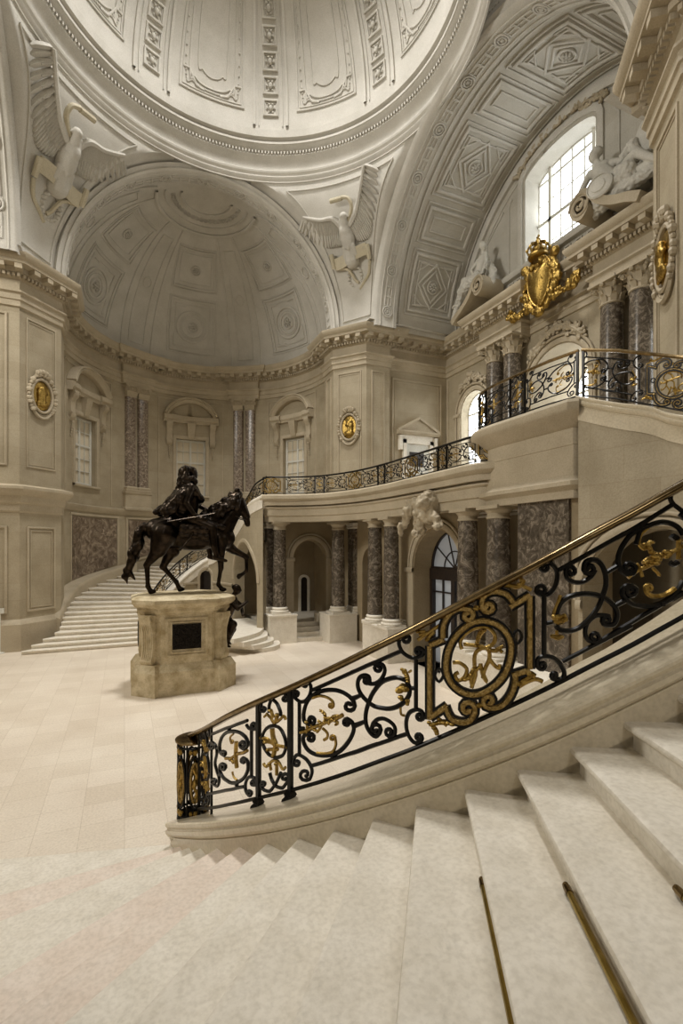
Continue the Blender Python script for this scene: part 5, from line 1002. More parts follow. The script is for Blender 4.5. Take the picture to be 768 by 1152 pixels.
# big lunette window
w = arch_window('window_7', 11.9, 1.42, 13.1, 16.0, .42, 13.62, 'large bright window with segmental head in the lunette', nv=5, rows=4)
f = MB()
for y in (12.78, 11.02): f.box((13.54, y, 14.75), (.14, .12, 3.3))
f.box((13.54, 11.9, 14.55), (.14, 2.8, .12)); f.box((13.54, 11.9, 13.16), (.16, 2.84, .14)); f.build('mullion', M['frame'], w)
mb = MB()
for y, hw, zs, r in ((16.15, .78, 8.7, .78), (11.9, 1.15, 8.75, 1.0), (7.3, .78, 8.7, .78)):
    for e, ww, hh in ((.12, .16, .07), (.28, .08, .1)):
        ridge(mb, SL, [(y-hw-e, 5.0)]+[(y-(hw+e)*cos(pi*k/20), zs+(r+e)*sin(pi*k/20)) for k in range(21)]+[(y+hw+e, 5.0)], ww, hh)
    for s in (-1, 1): ridge(mb, SL, [(y+s*(hw+.02), zs), (y+s*(hw+.42), zs)], .14, .12)
struct(mb.build('trim_7', M['trim']), 'surrounds of the arched east windows')
# pedimented doorway on the north wall of the east arm
t = thing('pedimented_doorway', 'small stone doorway with triangular pediment on the north wall above the gallery', 'doorway', (11.4, 17.97, 4.9))
f = lambda x, y, z: (11.4+x, 17.97-y, z)
mb = MB(); mb.loft([[f(x, y, z) for x, z in ((-1.0, 7.98), (-1.0, 8.1), (0, 8.62), (1.0, 8.1), (1.0, 7.98), (0, 7.98))] for y in (0, .12)])
mb.tube([f(-1.02, .18, 8.06), f(0, .18, 8.62), f(1.02, .18, 8.06)], .07, n=4); mb.loft([[f(x, y, z) for y, z in ((0, 7.9), (.16, 7.9), (.25, 8.0), (.25, 8.06), (0, 8.1))] for x in (-1.02, 1.02)]); mb.build('pediment', M['trim'], t)
mb = MB()
for s in (-1, 1): mb.box(f(s*.66, .06, 6.3), (.16, .12, 2.8)); mb.box(f(s*.86, .08, 7.55), (.14, .16, .6))
mb.box(f(0, .06, 7.62), (1.48, .12, .16)); mb.box(f(0, .03, 7.8), (1.6, .06, .22)); mb.build('door_surround', M['tread'], t)
mb = MB(); mb.box(f(0, .02, 6.2), (1.16, .03, 2.7)); mb.build('door_leaf', M['frame'], t)
mb = MB(); mb.box(f(-.05, .05, 6.9), (.7, .02, .6)); mb.build('dark_pane', M['dark'], t)

# ------------------------------------------------------------------ gilded medallions on the pier chamfers
def medallion(label, a, b, zc, flip=1, rx=.33, ry=.47):
    dx, dy = b[0]-a[0], b[1]-a[1]; L = hypot(dx, dy); n = V((dy/L, -dx/L, 0)); u = V((dx/L, dy/L, 0)); c = V(((a[0]+b[0])/2, (a[1]+b[1])/2, zc)); fr = Matrix((u, n, V((0, 0, 1)))).transposed()
    f = lambda x, y, z: c+fr @ V((x, y, z))
    t = thing('portrait_medallion', label, 'medallion', c, 'gilded portrait medallions')
    mb = MB(); el = lambda k, s=1: (s*rx*cos(2*pi*k/40), s*ry*sin(2*pi*k/40))
    mb.grid([[f(el(k, s)[0], y, el(k, s)[1]) for s, y in ((0.001, .06), (.9, .05), (1, .02))] for k in range(40)], cu=True); mb.build('gilded_disc', M['gold'], t)
    q = [('e', (0, .1, .1), (.13, .09, .15)), ('e', (flip*.12, .1, .07), (.05, .05, .04)), ('e', (-flip*.03, .1, .2), (.15, .08, .1)), ('e', (-flip*.1, .1, .05), (.1, .07, .16)), ('c', (0, .08, 0), (0, .08, -.16), .08, .09), ('e', (0, .08, -.25), (.22, .08, .12)), ('e', (-flip*.12, .09, -.1), (.07, .06, .12)), ('c', (-.18, .08, -.33), (.15, .12, -.2), .04, .04)]
    organic('gilded_bust', q, M['gold'], t, voxel=.02, smooth=2, fr=Matrix.Translation(c) @ fr.to_4x4())
    mb = MB(); mb.tube([f(el(k, 1.12)[0], .05, el(k, 1.12)[1]) for k in range(40)], .05, n=6, closed=True); mb.tube([f(el(k, 1.33)[0], .03, el(k, 1.33)[1]) for k in range(40)], .03, n=5, closed=True); mb.build('stone_frame', M['trim'], t)
    mb = MB()
    for k in range(26):
        q = -.25*pi+1.5*pi*k/25; s = 1.42; rr = .08*(1+.3*sin(k*2.3)); mb.ball(f(s*rx*cos(q), .07, s*ry*sin(q)), (rr, rr*.7, rr*.85), n=7)
    for k in range(5): mb.ball(f((k-2)*.1, .1, ry*1.52+.05*cos(k-2.0)), (.08, .07, .09), n=7)
    mb.tube([f(x, .05, z) for x, z in crom([(-rx*1.2, -ry*.8), (-.2, -ry*1.35), (0, -ry*1.5), (.2, -ry*1.35), (rx*1.2, -ry*.8)])], .05, n=5); mb.build('stone_garland', M['trim'], t)
medallion('gilded oval portrait medallion in a stone wreath on the left pier', NWP[1], NWP[2], 8.02, 1)
medallion('gilded oval portrait medallion in a stone wreath on the pier right of the apse', NEP[1], NEP[2], 8.08, -1)
medallion('gilded oval portrait medallion cut by the right edge of the picture, on the near pier', SEP[2], SEP[3], 8.1, 1)

# ------------------------------------------------------------------ relief eagles on the pendentives
def eagle(nm, label, u0, v0, sc, tilt, flip):
    p, n = PEND[nm](u0, v0); up = V((0, 0, 1)); up = (up-n*up.dot(n)).normalized(); r = up.cross(n)*flip
    up2 = up*cos(tilt)+r*sin(tilt); r2 = r*cos(tilt)-up*sin(tilt); fr = Matrix((r2, up2, n)).transposed().to_4x4()*1.0
    fr = Matrix.Translation(p) @ fr @ Matrix.Scale(sc, 4)
    t = thing('eagle_relief', label, 'relief', p, 'stone eagles on the pendentives'); base = V(p)
    b = [('e', (0, 0, .12), (.24, .4, .26)), ('e', (0, .2, .2), (.2, .24, .2)), ('c', (.0, .25, .2), (.05, .5, .27), .16, .11), ('e', (.07, .6, .29), (.13, .11, .11)), ('c', (.12, .6, .29), (.24, .54, .28), .06, .015), ('c', (-.1, -.25, .18), (-.2, -.5, .18), .13, .06), ('c', (.12, -.25, .18), (.22, -.48, .18), .13, .06), ('c', (0, -.2, .1), (0, -.62, .08), .2, .26)]
    rr = random.Random(9)
    for k in range(60): a_, h_ = rr.uniform(-1.2, 1.2), rr.uniform(-.3, .5); b.append(('e', (.2*sin(a_)*(1-abs(h_)*.5), h_, .12+.22*cos(a_)*(1-abs(h_)*.4)), (.045, .07, .035)))
    organic('eagle_body', b, M['pale'], t, voxel=.024, smooth=1, fr=fr)
    for s, sh in ((-1, [(.1, .3), (-.35, .62), (-.8, .7), (-1.35, .92)]), (1, [(.1, .3), (.38, .55), (.62, .95), (.95, 1.65)])):
        m2 = MB(); A = crom([(abs(x) if s > 0 else -abs(x) if x != .1 else -.1, y) for x, y in sh], m=6); g = lambda x, y, z: fr @ V((x, y, z))
        m2.tube([g(x, y, .16) for x, y in A], .06*sc, n=7, rads=[sc*(.1-.003*i) for i in range(len(A))])
        for i, (x, y) in enumerate(A[1:], 1):
            k = i/len(A); L = .45+.35*sin(pi*min(1, k*1.1)); dx, dy = (-.12, -1.0) if s < 0 else (.32, -.8)
            if k > .6: dx += (k-.6)*(-1.4 if s < 0 else 1.2); dy += (k-.6)*1.0
            q = hypot(dx, dy); dx /= q; dy /= q
            m2.loft([[g(x+dx*L*h-dy*w*e, y+dy*L*h+dx*w*e, zz) for e, zz in ((-1, .03), (-.4, .12-.05*h), (.4, .15-.05*h), (1, .05))] for h, w in ((0, .06), (.35, .08), (.8, .075), (1, .02))])
            if k < .85: m2.loft([[g(x+dx*L*.55*h-dy*w*e, y+dy*L*.55*h+dx*w*e, zz) for e, zz in ((-1, .09), (0, .2-.05*h), (1, .1))] for h, w in ((0, .05), (.5, .07), (1, .02))])
        m2.build('eagle_wing', M['pale'], t, ang=50)
    m2 = MB(); g = lambda x, y, z: fr @ V((x, y, z))
    m2.loft([[g(x, -.52+.1*sin(x*3)+h, .16+.08*cos(x*2.6)) for h in (-.17, .17)]+[g(x, -.52+.1*sin(x*3)+h, .1+.08*cos(x*2.6)) for h in (.17, -.17)] for x in [-.62+.1*k for k in range(13)]])
    for x in (-.66, .62): m2.tube([g(x, -.75+.02, .16), g(x, -.3, .16)], .07*sc, n=8)
    m2.tube([g(*q, .12) for q in crom([(-.55, -.75), (-.2, -.85), (0, -1.2), (.1, -1.3)])], .05*sc, n=6); m2.tube([g(*q, .12) for q in crom([(.6, -.75), (.5, -1.1), (.3, -1.3), (.1, -1.5)])], .05*sc, n=6)
    m2.tube([g(*q, .2) for q in crom([(.15, .45), (.35, .75), (.3, 1.0), (.1, 1.08)])], .06*sc, n=6); m2.tube([g(-.3, 1.08, .2), g(.1, 1.06, .2)], .07*sc, n=8)
    m2.build('inscribed_ribbon', M['ribbon'], t)
    m2 = MB()
    for k in range(18): q = k/17*2*pi; m2.ball(g(.0+.24*cos(q), -1.1+.3*sin(q), .06), (.09*sc, .06*sc, .06*sc), n=6)
    m2.build('laurel_wreath', M['pale'], t); m2 = MB()
    for k in range(12): m2.ball(g((k % 3-1)*.12+.03*sin(k), -1.62-.16*(k//3), .05), (.1*sc, .07*sc, .09*sc), n=6)
    m2.build('leaf_drop', M['pale'], t)
eagle('north-west', 'stone relief eagle holding a ribbon on the left pendentive', .44, .64, 1.3, .12, -1)
eagle('north-east', 'stone relief eagle with raised wings on the pendentive above the central medallion', .50, .62, 1.2, .0, 1)

# ------------------------------------------------------------------ sculpture on the east wall
def figure(label, c, pose, mirror=1, sc=1.0, scroll=True, kind='reclining_figure'):
    """local: x along wall (towards the window), y out of the wall, z up"""
    fr = Matrix.Translation(V(c)) @ Matrix(((0, -1, 0), (mirror, 0, 0), (0, 0, 1))).to_4x4() @ Matrix.Scale(sc, 4)
    t = thing(kind, label, 'statue', c)
    organic('body', pose['body'], M['statue'], t, voxel=.024, smooth=2, fr=fr)
    organic('drapery', pose['drape'], M['statue'], t, voxel=.024, smooth=1, fr=fr, disp=(.12, .1))
    if 'shield' in pose:
        m2 = MB(); (sx, sy, sz, rx, rz, ti) = pose['shield']; F2 = fr @ Matrix.Translation((sx, sy, sz)) @ Matrix.Rotation(ti, 4, 'Y')
        m2.grid([[F2 @ V((rx*s*cos(2*pi*k/30), h, rz*s*sin(2*pi*k/30))) for s, h in ((.001, .12), (.5, .11), (.55, .08), (.85, .05), (.88, .09), (1, .06), (1, .0))] for k in range(30)], cu=True); m2.build('shield', M['statue'], t)
    if 'branch' in pose:
        m2 = MB(); rr = random.Random(3)
        for k in range(34):
            x, z = pose['branch']; a = rr.uniform(.2, 1.6); L = rr.uniform(.3, 1.0)
            q = V((x-cos(a)*L*.5*1, rr.uniform(.0, .25), z+sin(a)*L)); m2.ball(fr @ q, (.06*sc, .05*sc, .1*sc), Matrix.Rotation(rr.uniform(0, 3), 3, 'X'), n=6)
        m2.build('laurel_branch', M['statue'], t)
    return t
def volute(label, y, z, s, mirror, sc=1.0):
    """broken pediment scroll running up toward the window"""
    X = 12.2; t = thing('pediment_scroll', label, 'scroll ornament', (X, y, z)); P2 = [(0, 0), (.35, .2), (.8, .4), (1.25, .72), (1.6, 1.15), (1.95, 1.2), (2.12, .92), (2.0, .62), (1.78, .55), (1.62, .75), (1.72, .92), (1.85, .85)]
    C = crom([(a*sc, b*sc) for a, b in P2], m=5); mb = MB(); n = len(C)
    rows = []
    for i, (a, b) in enumerate(C):
        w = .42*(1-.0*i/n); th = .13*sc*(1-.55*i/n)
        a1, b1 = C[min(i+1, n-1)]; a0, b0 = C[max(i-1, 0)]; q = hypot(a1-a0, b1-b0); nx, nz = -(b1-b0)/q, (a1-a0)/q
        rows.append([(X-w, y+mirror*(a+nx*th), z+b+nz*th), (X+.55, y+mirror*(a+nx*th), z+b+nz*th), (X+.55, y+mirror*(a-nx*th), z+b-nz*th), (X-w, y+mirror*(a-nx*th), z+b-nz*th)])
    mb.loft(rows); mb.build('scroll_band', M['trim'], t, ang=30)
    mb = MB()
    L = crom([(X-.43, y+mirror*(1.85*sc+.38*sc*(1-k/22)*cos(k*.7)), z+.88*sc+.38*sc*(1-k/22)*sin(k*.7)) for k in range(20)], m=3)
    mb.tube(L, .035, n=5); mb.build('scroll_eye', M['trim'], t)
volute('stone volute under the far reclining figure', 16.1, 12.0, 1, -1, .85)
volute('large stone volute under the near reclining figure, right of the window', 8.35, 12.0, 1, 1, .95)
POSE = dict(body=[('e', (.2, .35, .75), (.3, .22, .24)), ('c', (.2, .35, .75), (.62, .32, 1.3), .22, .26), ('e', (.68, .32, 1.42), (.34, .22, .2)), ('c', (.72, .3, 1.55), (.8, .34, 1.75), .09, .08), ('e', (.84, .38, 1.9), (.15, .16, .19)), ('e', (.8, .33, 2.0), (.18, .18, .14)), ('e', (.9, .5, 1.88), (.04, .05, .04)),
  ('c', (.95, .4, 1.48), (1.12, .55, 1.05), .1, .08), ('c', (1.12, .55, 1.05), (1.3, .6, .62), .08, .05), ('e', (1.34, .62, .55), (.1, .05, .05)), ('c', (.42, .3, 1.45), (.05, .3, 1.25), .1, .07), ('c', (.05, .3, 1.25), (-.3, .35, 1.45), .07, .05),
  ('c', (.15, .42, .72), (-.5, .5, 1.0), .2, .14), ('c', (-.5, .5, 1.0), (-1.05, .5, .42), .13, .07), ('c', (-1.05, .5, .42), (-1.3, .55, .4), .06, .04), ('c', (.1, .3, .65), (-.6, .4, .55), .18, .13), ('c', (-.6, .4, .55), (-1.2, .4, .35), .12, .06)],
 drape=[('c', (.4, .5, .8), (-.3, .55, .7), .18, .2), ('c', (-.3, .5, .6), (.5, .6, .45), .22, .2), ('c', (-.9, .45, .3), (.5, .5, .3), .14, .2), ('c', (.1, .3, 1.2), (-.25, .3, 1.5), .1, .12), ('c', (-.25, .3, 1.5), (-.4, .3, 1.0), .12, .1), ('c', (.3, .25, .5), (1.0, .4, .2), .2, .12)])
P1 = dict(POSE); P1['shield'] = (.35, .74, .62, .42, .3, -.35); P1['branch'] = (-.75, .9)
figure('white stone reclining figure with a shield and laurel, above the near pair of columns', (12.55, 9.1, 12.35), P1, 1, 1.0)
m2 = MB(); fr = Matrix.Translation((12.4, 8.5, 13.9)) @ Matrix.Rotation(.25, 4, 'X')
m2.grid([[fr @ V((-.1*h, .38*s*cos(2*pi*k/24), .52*s*sin(2*pi*k/24))) for s, h in ((.001, 1), (.9, .6), (1, 0))] for k in range(24)], cu=True)
tag(m2.build('stone_shield', M['statue'], loc=(12.4, 8.5, 13.9)), 'oval stone shield standing behind the legs of the near reclining figure', 'shield')
P2_ = dict(body=[('e', (.3, .3, .6), (.26, .22, .24)), ('c', (.3, .3, .6), (.55, .3, 1.1), .2, .22), ('e', (.6, .3, 1.25), (.3, .2, .18)), ('c', (.62, .3, 1.38), (.66, .36, 1.55), .08, .07), ('e', (.7, .4, 1.7), (.13, .15, .17)), ('e', (.62, .35, 1.8), (.15, .15, .12)), ('c', (.85, .4, 1.3), (1.0, .5, .9), .09, .07), ('c', (1.0, .5, .9), (.85, .6, .5), .07, .05), ('c', (.35, .35, 1.3), (.1, .5, 1.0), .09, .06), ('c', (.1, .5, 1.0), (.35, .6, .75), .06, .05),
  ('c', (.3, .4, .55), (-.25, .55, .75), .2, .15), ('c', (-.25, .55, .75), (-.85, .5, .1), .14, .08), ('c', (-.85, .5, .1), (-1.05, .55, .02), .06, .04), ('c', (.2, .3, .5), (-.4, .4, .3), .18, .14), ('c', (-.4, .4, .3), (-1.0, .4, -.3), .12, .07)],
 drape=[('c', (.4, .45, .6), (-.4, .55, .4), .24, .2), ('c', (-.4, .5, .4), (-1.1, .45, -.4), .2, .1), ('c', (.6, .2, 1.2), (1.05, .2, .6), .16, .14), ('c', (1.05, .2, .6), (1.1, .3, .1), .14, .12), ('c', (.2, .3, .4), (.8, .4, .2), .2, .18)])
figure('white stone seated figure with drapery on the far volute, left of the window', (12.55, 15.35, 12.75), P2_, -1, .95)

# gilded arms with crown
c = V((12.35, 12.0, 11.75)); t = thing('gilded_coat_of_arms', 'gilded crowned shield on the frieze of the east wall below the big window', 'coat of arms', c)
f = lambda x, y, z: (c.x-y, c.y-x, c.z+z)
mb = MB(); SH_ = [(-.42, .5), (-.2, .42), (0, .5), (.2, .42), (.42, .5), (.48, .1), (.4, -.35), (.2, -.7), (0, -.85), (-.2, -.7), (-.4, -.35), (-.48, .1)]; SHc = crom(SH_, closed=True, m=4)
mb.loft([[f(x*s, y, z*s) for x, z in SHc] for s, y in ((1.05, .0), (1.05, .1), (1.0, .16), (.7, .3), (.3, .36))]); sh_ = mb.build('shield', M['gold'], t, ang=50)
mb = MB(); mb.tube([f(x*.98, .17, z*.98) for x, z in SHc], .035, n=6, closed=True)
for q in ([(-.28, .3), (-.1, .05), (.1, .2), (.28, -.1)], [(-.25, -.1), (0, -.3), (.22, -.4)], [(0, .3), (.02, 0), (0, -.6)]): mb.tube([f(x, .33-.3*(x*x+z*z*.6), z) for x, z in crom(q)], .025, n=5)
mb.build('shield_relief', M['gold'], sh_)
b = []
for s in (-1, 1):
    b += [('c', (s*.5, .1, .5), (s*.72, .12, .1), .1, .08), ('c', (s*.72, .12, .1), (s*.6, .12, -.4), .08, .1), ('e', (s*.62, .14, .62), (.17, .12, .17)), ('c', (s*.6, .1, -.4), (s*.25, .12, -.9), .1, .09), ('e', (s*.75, .12, -.2), (.12, .1, .16)), ('e', (s*.55, .12, -.75), (.14, .1, .12)), ('c', (s*.6, .05, -.6), (s*1.15, .05, -.75), .09, .07), ('e', (s*1.25, .06, -.72), (.16, .1, .12)), ('e', (s*1.4, .06, -.6), (.1, .08, .1))]
rr = random.Random(11)
for k in range(90):
    a_ = rr.uniform(0, 2*pi); x_, z_ = .58*cos(a_), -.15+.78*sin(a_)
    if z_ > .62: continue
    b.append(('e', (x_+rr.uniform(-.1, .1), .1+rr.uniform(0, .12), z_+rr.uniform(-.08, .08)), (rr.uniform(.04, .1), .06, rr.uniform(.04, .12))))
for s in (-1, 1):
    for k in range(26): u_ = rr.uniform(0, 1); b.append(('e', (s*(.6+.95*u_), .08+rr.uniform(0, .08), -.62-.1*sin(u_*5)+rr.uniform(-.12, .12)), (rr.uniform(.04, .1), .05, rr.uniform(.04, .1))))
b += [('e', (0, .14, -1.0), (.2, .12, .16)), ('c', (-.5, .1, .55), (.5, .1, .55), .09, .09)]
org = organic('gilded_foliage', [(q[0],)+tuple(f(*p) if isinstance(p, tuple) and i == 0 or (q[0] == 'c' and i == 1) else (p if not isinstance(p, tuple) else (p[1], p[0], p[2])) for i, p in enumerate(q[1:])) for q in b], M['gold'], t, voxel=.022, smooth=1, disp=(.05, .07))
mb = MB(); cc = f(0, .18, .85)
mb.lathe([(.3, -.14), (.33, -.1), (.3, -.02), (.27, 0)], cc, 20)
for k in range(8):
    a = 2*pi*k/8; mb.tube([(cc[0]+cos(a)*r, cc[1]+sin(a)*r, cc[2]+z) for r, z in ((.28, 0), (.34, .14), (.28, .28), (.1, .36), (0, .34))], .035, n=5); mb.ball((cc[0]+cos(a)*.34, cc[1]+sin(a)*.34, cc[2]+.16), .055, n=6)
mb.ball((cc[0], cc[1], cc[2]+.42), .09, n=8); mb.ball((cc[0], cc[1], cc[2]+.12), (.22, .22, .16), n=10); mb.tube([(cc[0], cc[1], cc[2]+.45), (cc[0], cc[1], cc[2]+.62)], .03, n=5); mb.tube([(cc[0], cc[1]-.07, cc[2]+.56), (cc[0], cc[1]+.07, cc[2]+.56)], .025, n=5); mb.build('crown', M['gold'], t)

# relief garlands
def garland(label, pts, X=12.84, r=.12, seed=1, scroll=True):
    rr = random.Random(seed); mb = MB(); C = crom(pts, m=7)
    for (y, z) in C:
        for k in range(3): mb.ball((X-rr.uniform(0, .06), y+rr.uniform(-r, r), z+rr.uniform(-r, r)), (.06, rr.uniform(.04, .1), rr.uniform(.04, .09)), n=6)
    mb.tube([(X, y, z) for y, z in C], r*.5, n=6)
    return tag(mb.build('stone_garland', M['trim'], loc=(X, *C[len(C)//2])), label, 'garland', 'relief garlands on the east wall')
garland('leafy stone garland over the arched window behind the upper landing', [(12.9, 9.75), (12.5, 10.1), (11.9, 10.32), (11.3, 10.1), (10.9, 9.75)], r=.2, seed=2)
garland('leafy stone garland over the far arched window of the east wall', [(16.9, 9.7), (16.5, 9.95), (16.15, 10.1), (15.8, 9.95), (15.45, 9.7)], r=.15, seed=3)
garland('stone oak garland above the big lunette window', [(13.7, 16.35), (13.0, 16.72), (11.9, 16.95), (10.8, 16.72), (10.1, 16.35)], r=.13, seed=5)
# ------------------------------------------------------------------ gallery
G_ = crom([(4.06, 15.92), (4.3, 15.64), (4.75, 15.44), (5.28, 15.12), (5.75, 14.6), (6.05, 13.95), (6.25, 13.3), (6.36, 12.6)], m=5)+[(6.42, 11.8), (6.43, 10.5), (6.43, 9.0), (6.43, 8.4), (6.5, 8.0), (6.72, 7.68), (7.1, 7.5)]
mb = MB(); sweep(mb, G_, [(-.7, 4.02), (-.25, 4.02), (-.25, 4.2), (-.21, 4.22), (-.21, 4.42), (-.16, 4.46), (-.16, 4.5), (-.24, 4.52), (-.24, 4.6), (-.1, 4.68), (-.03, 4.72), (0, 4.76), (0, 4.86), (-.04, 4.9), (-.7, 4.92)])
mb.grid([[(p[0]+.6*0-o[0]*.68, p[1]-o[1]*.68, z) for z in (4.02, 4.6)] for p, o in zip(G_, offs(G_))])
poly = [(p[0]-o[0]*.1, p[1]-o[1]*.1) for p, o in zip(G_, offs(G_))]+[(13, 7.5), (13, 18.2), (8.6, 18.4), (8.2, 20), (5.6, 20.3), (4.3, 18.6)]
mb.prism(poly, 4.55, 4.9)
struct(mb.build('balcony', M['trim'], ang=30), 'curved stone gallery on marble columns')
SU = lambda u, z, d: (7.3+d, u, z)
mb = MB(); wall_band(mb, SU, [7.3, 15.2], 0, 4.6, [(10.62, 1.05, 0, 2.62, 1.02), (14.35, .55, .5, 2.62, .55)], depth=.6)
mb.grid([[(7.3, 15.2, z), (9, 15.2, z)] for z in (0, 4.6)])
BU = lambda u, z, d: (u, 16.95+d, z)
wall_band(mb, BU, [4.6, 5.2, 7.3], 0, 4.6, [(6.19, .62, .5, 2.8, .62)], depth=.35)
mb.grid([[(7.3, y, z) for y in (15.2, 20)] for z in (0, 4.6)])
mb.grid([[(x, 19.5, z) for x in (4.3, 8.2)] for z in (0, 4.6)])
mb.grid([[(12.9, y, z) for y in (6.05, 18)] for z in (0, 4.6)]); mb.grid([[(x, 17.9, z) for x in (7.4, 12.9)] for z in (0, 4.6)])
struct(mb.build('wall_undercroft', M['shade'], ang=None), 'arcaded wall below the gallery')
mb = MB()
S_E = lambda u, z: (V((7.3, u, z)), V((-1, 0, 0))); S_B = lambda u, z: (V((u, 16.95, z)), V((0, -1, 0)))
for S_, c, hw, zs, zb in ((S_E, 10.62, 1.05, 2.62, 0), (S_B, 6.19, .62, 2.8, .5)):
    for e, w in ((.1, .14), (.24, .06)): ridge(mb, S_, [(c-hw-e, zs)]+[(c-(hw+e)*cos(pi*k/20), zs+(hw+e)*sin(pi*k/20)) for k in range(1, 20)]+[(c+hw+e, zs)], w, .06)
    for s in (-1, 1): ridge(mb, S_, [(c+s*(hw-.02), zs-.06), (c+s*(hw+.38), zs-.06)], .13, .09); ridge(mb, S_, [(c+s*(hw+.18), zb), (c+s*(hw+.18), zs-.1)], .34, .04)
struct(mb.build('trim_8', M['trim'], ang=30), 'arch mouldings under the gallery')
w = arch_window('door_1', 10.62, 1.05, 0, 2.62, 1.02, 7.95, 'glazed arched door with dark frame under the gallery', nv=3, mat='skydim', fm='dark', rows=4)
mb = MB(); mb.box((7.88, 10.62, 2.45), (.14, 2.1, .3))
for y in (9.6, 10.62, 11.64): mb.box((7.88, y, 1.2), (.12, .16, 2.4))
mb.build('door_frame', M['dark'], w)
mb = MB(); x0, hw = 6.83, .19; L = [(x0-hw, .5)]+[(x0-hw*cos(pi*k/10), 1.8+hw*sin(pi*k/10)) for k in range(11)]+[(x0+hw, .5)]
mb.add([(x, 19.46, z) for x, z in L], [tuple(range(len(L)))]); d2 = struct(mb.build('door_2', M['dark'], ang=None), 'small dark arched doorway in the shade below the gallery')
mb = MB(); mb.tube([(x, 19.45, z) for x, z in L], .07, n=4); mb.build('door_surround', M['tread'], d2)
# lion relief over the glazed arch
b = [('e', (7.05, 9.95, 4.28), (.3, .3, .34)), ('e', (6.78, 9.85, 4.3), (.16, .17, .17)), ('e', (6.66, 9.82, 4.22), (.09, .1, .08)), ('c', (7.1, 10.2, 4.25), (7.2, 11.0, 4.4), .28, .2), ('c', (7.2, 11.0, 4.4), (7.2, 11.6, 4.5), .18, .1),
 ('c', (6.95, 9.8, 4.1), (6.85, 9.5, 3.75), .13, .09), ('e', (6.82, 9.42, 3.72), (.11, .12, .08)), ('c', (6.95, 10.15, 4.05), (6.88, 10.3, 3.62), .13, .09), ('e', (6.84, 10.3, 3.56), (.1, .11, .08)), ('c', (7.05, 10.9, 4.2), (7.0, 11.3, 3.8), .15, .08), ('c', (7.0, 11.3, 3.8), (7.1, 11.6, 3.55), .08, .05), ('c', (7.1, 10.5, 4.1), (7.15, 10.9, 3.75), .16, .1), ('e', (7.0, 10.0, 4.0), (.2, .34, .2)), ('c', (7.15, 11.5, 4.5), (7.2, 11.95, 4.4), .07, .03)]
b = [(q[0], (q[1][0]-.42, q[1][1]-.1, q[1][2]-.06))+((((q[2][0]-.3, q[2][1]-.1, q[2][2]-.06)),)+tuple(q[3:]) if q[0] == 'c' else tuple(q[2:])) for q in b]
t = organic('lion_relief', b, M['trim'], None, voxel=.028, smooth=1, loc=(6.7, 10.3, 4.0), disp=(.16, .13)); tag(t, 'carved stone lion relief hanging over the glazed arched door under the gallery', 'relief')

# raised floor and low steps below the gallery
t = thing('curved_low_steps', 'low curved steps leading up between the pedestal and the gallery columns', 'steps', (3.6, 15.6, 0))
for k, (s_, m_, m2, e_) in enumerate((((3.83, 14.6), (4.2, 14.75), (4.5, 15.1), (4.62, 15.6)), ((3.5, 14.5), (3.95, 14.75), (4.3, 15.15), (4.45, 15.75)), ((3.2, 14.42), (3.68, 14.75), (4.1, 15.2), (4.3, 15.85)), ((2.9, 14.36), (3.4, 14.75), (3.9, 15.3), (4.2, 15.95)))):
    mb = MB(); P_ = crom([s_, m_, m2, e_])+[(4.4, 16.95), (4.25, 18.5), (2.2, 18.0), (1.9, 16.0)]
    mb.prism([((x-3.6)*1.0+3.6, y) for x, y in P_], .13*k-.0, .13*(k+1)); mb.build('step', M['tread'], t, ang=20)
t = thing('low_steps', 'three straight low steps between the two stone plinths under the curved gallery', 'steps', (5.8, 15.9, 0))
for k in range(4):
    mb = MB(); mb.box((5.9, 15.75+.3*k+(4.2-.3*k)/2, .0625+.13*k-.0), (2.9-.4*(k == 0)*0, 4.2-.3*k, .13)); mb.build('step', M['tread'], t)

# ------------------------------------------------------------------ stair helpers
PN_ = [(0.43,5.34),(0.49,5.01),(0.54,4.70),(0.60,4.39),(0.69,4.08),(0.81,3.78),(0.95,3.49),(1.10,3.22),(1.26,2.97),(1.43,2.74),(1.61,2.52),(1.81,2.32),(2.03,2.14),(2.26,1.98),(2.50,1.84),(2.75,1.71),(3.03,1.60),(3.34,1.52),(3.68,1.47),(4.04,1.47)]
UP = [(4.8, 1.48), (5.6, 1.66), (6.3, 2.1), (6.85, 2.8), (7.15, 3.6), (7.25, 4.4), (7.15, 5.0), (7.08, 5.75)]
UZ = [3.3, 3.62, 3.94, 4.25, 4.52, 4.8, 5.05, 5.37]
NEAR = crom([(x, y, .15*(i+1)) for i, (x, y) in enumerate(PN_)]+[(x, y, z) for (x, y), z in zip(UP, UZ)], m=8)
def left_off(C, w): return [(p[0]-o[0]*w, p[1]-o[1]*w, p[2]) for p, o in zip(C, offs([q[:2] for q in C]))]
def step_part(t, a, b, a2, b2, z, mat, h=.15, ext=.06):
    """nose line a->b, next nose a2->b2"""
    a, b, a2, b2 = V(a), V(b), V(a2), V(b2); d = (b-a).normalized(); nf = V((-d.y, d.x))
    if nf.dot((a2+b2)/2-(a+b)/2) > 0: nf = -nf
    mb = MB(); rows = []
    for k in (0, 1):
        p = a.lerp(b, k); q = a2.lerp(b2, k); q = q+(q-p).normalized()*ext
        rows.append([(p.x+nf.x*o, p.y+nf.y*o, z+zz) for o, zz in ((-.035, -h), (-.035, -.052), (-.015, -.05), (.0, -.046), (.012, -.036), (.017, -.022), (.012, -.008), (.0, -.002), (-.02, 0))]+[(q.x, q.y, z), (q.x, q.y, z-h)])
    mb.loft(rows); return mb.build('step', mat, t, ang=40)
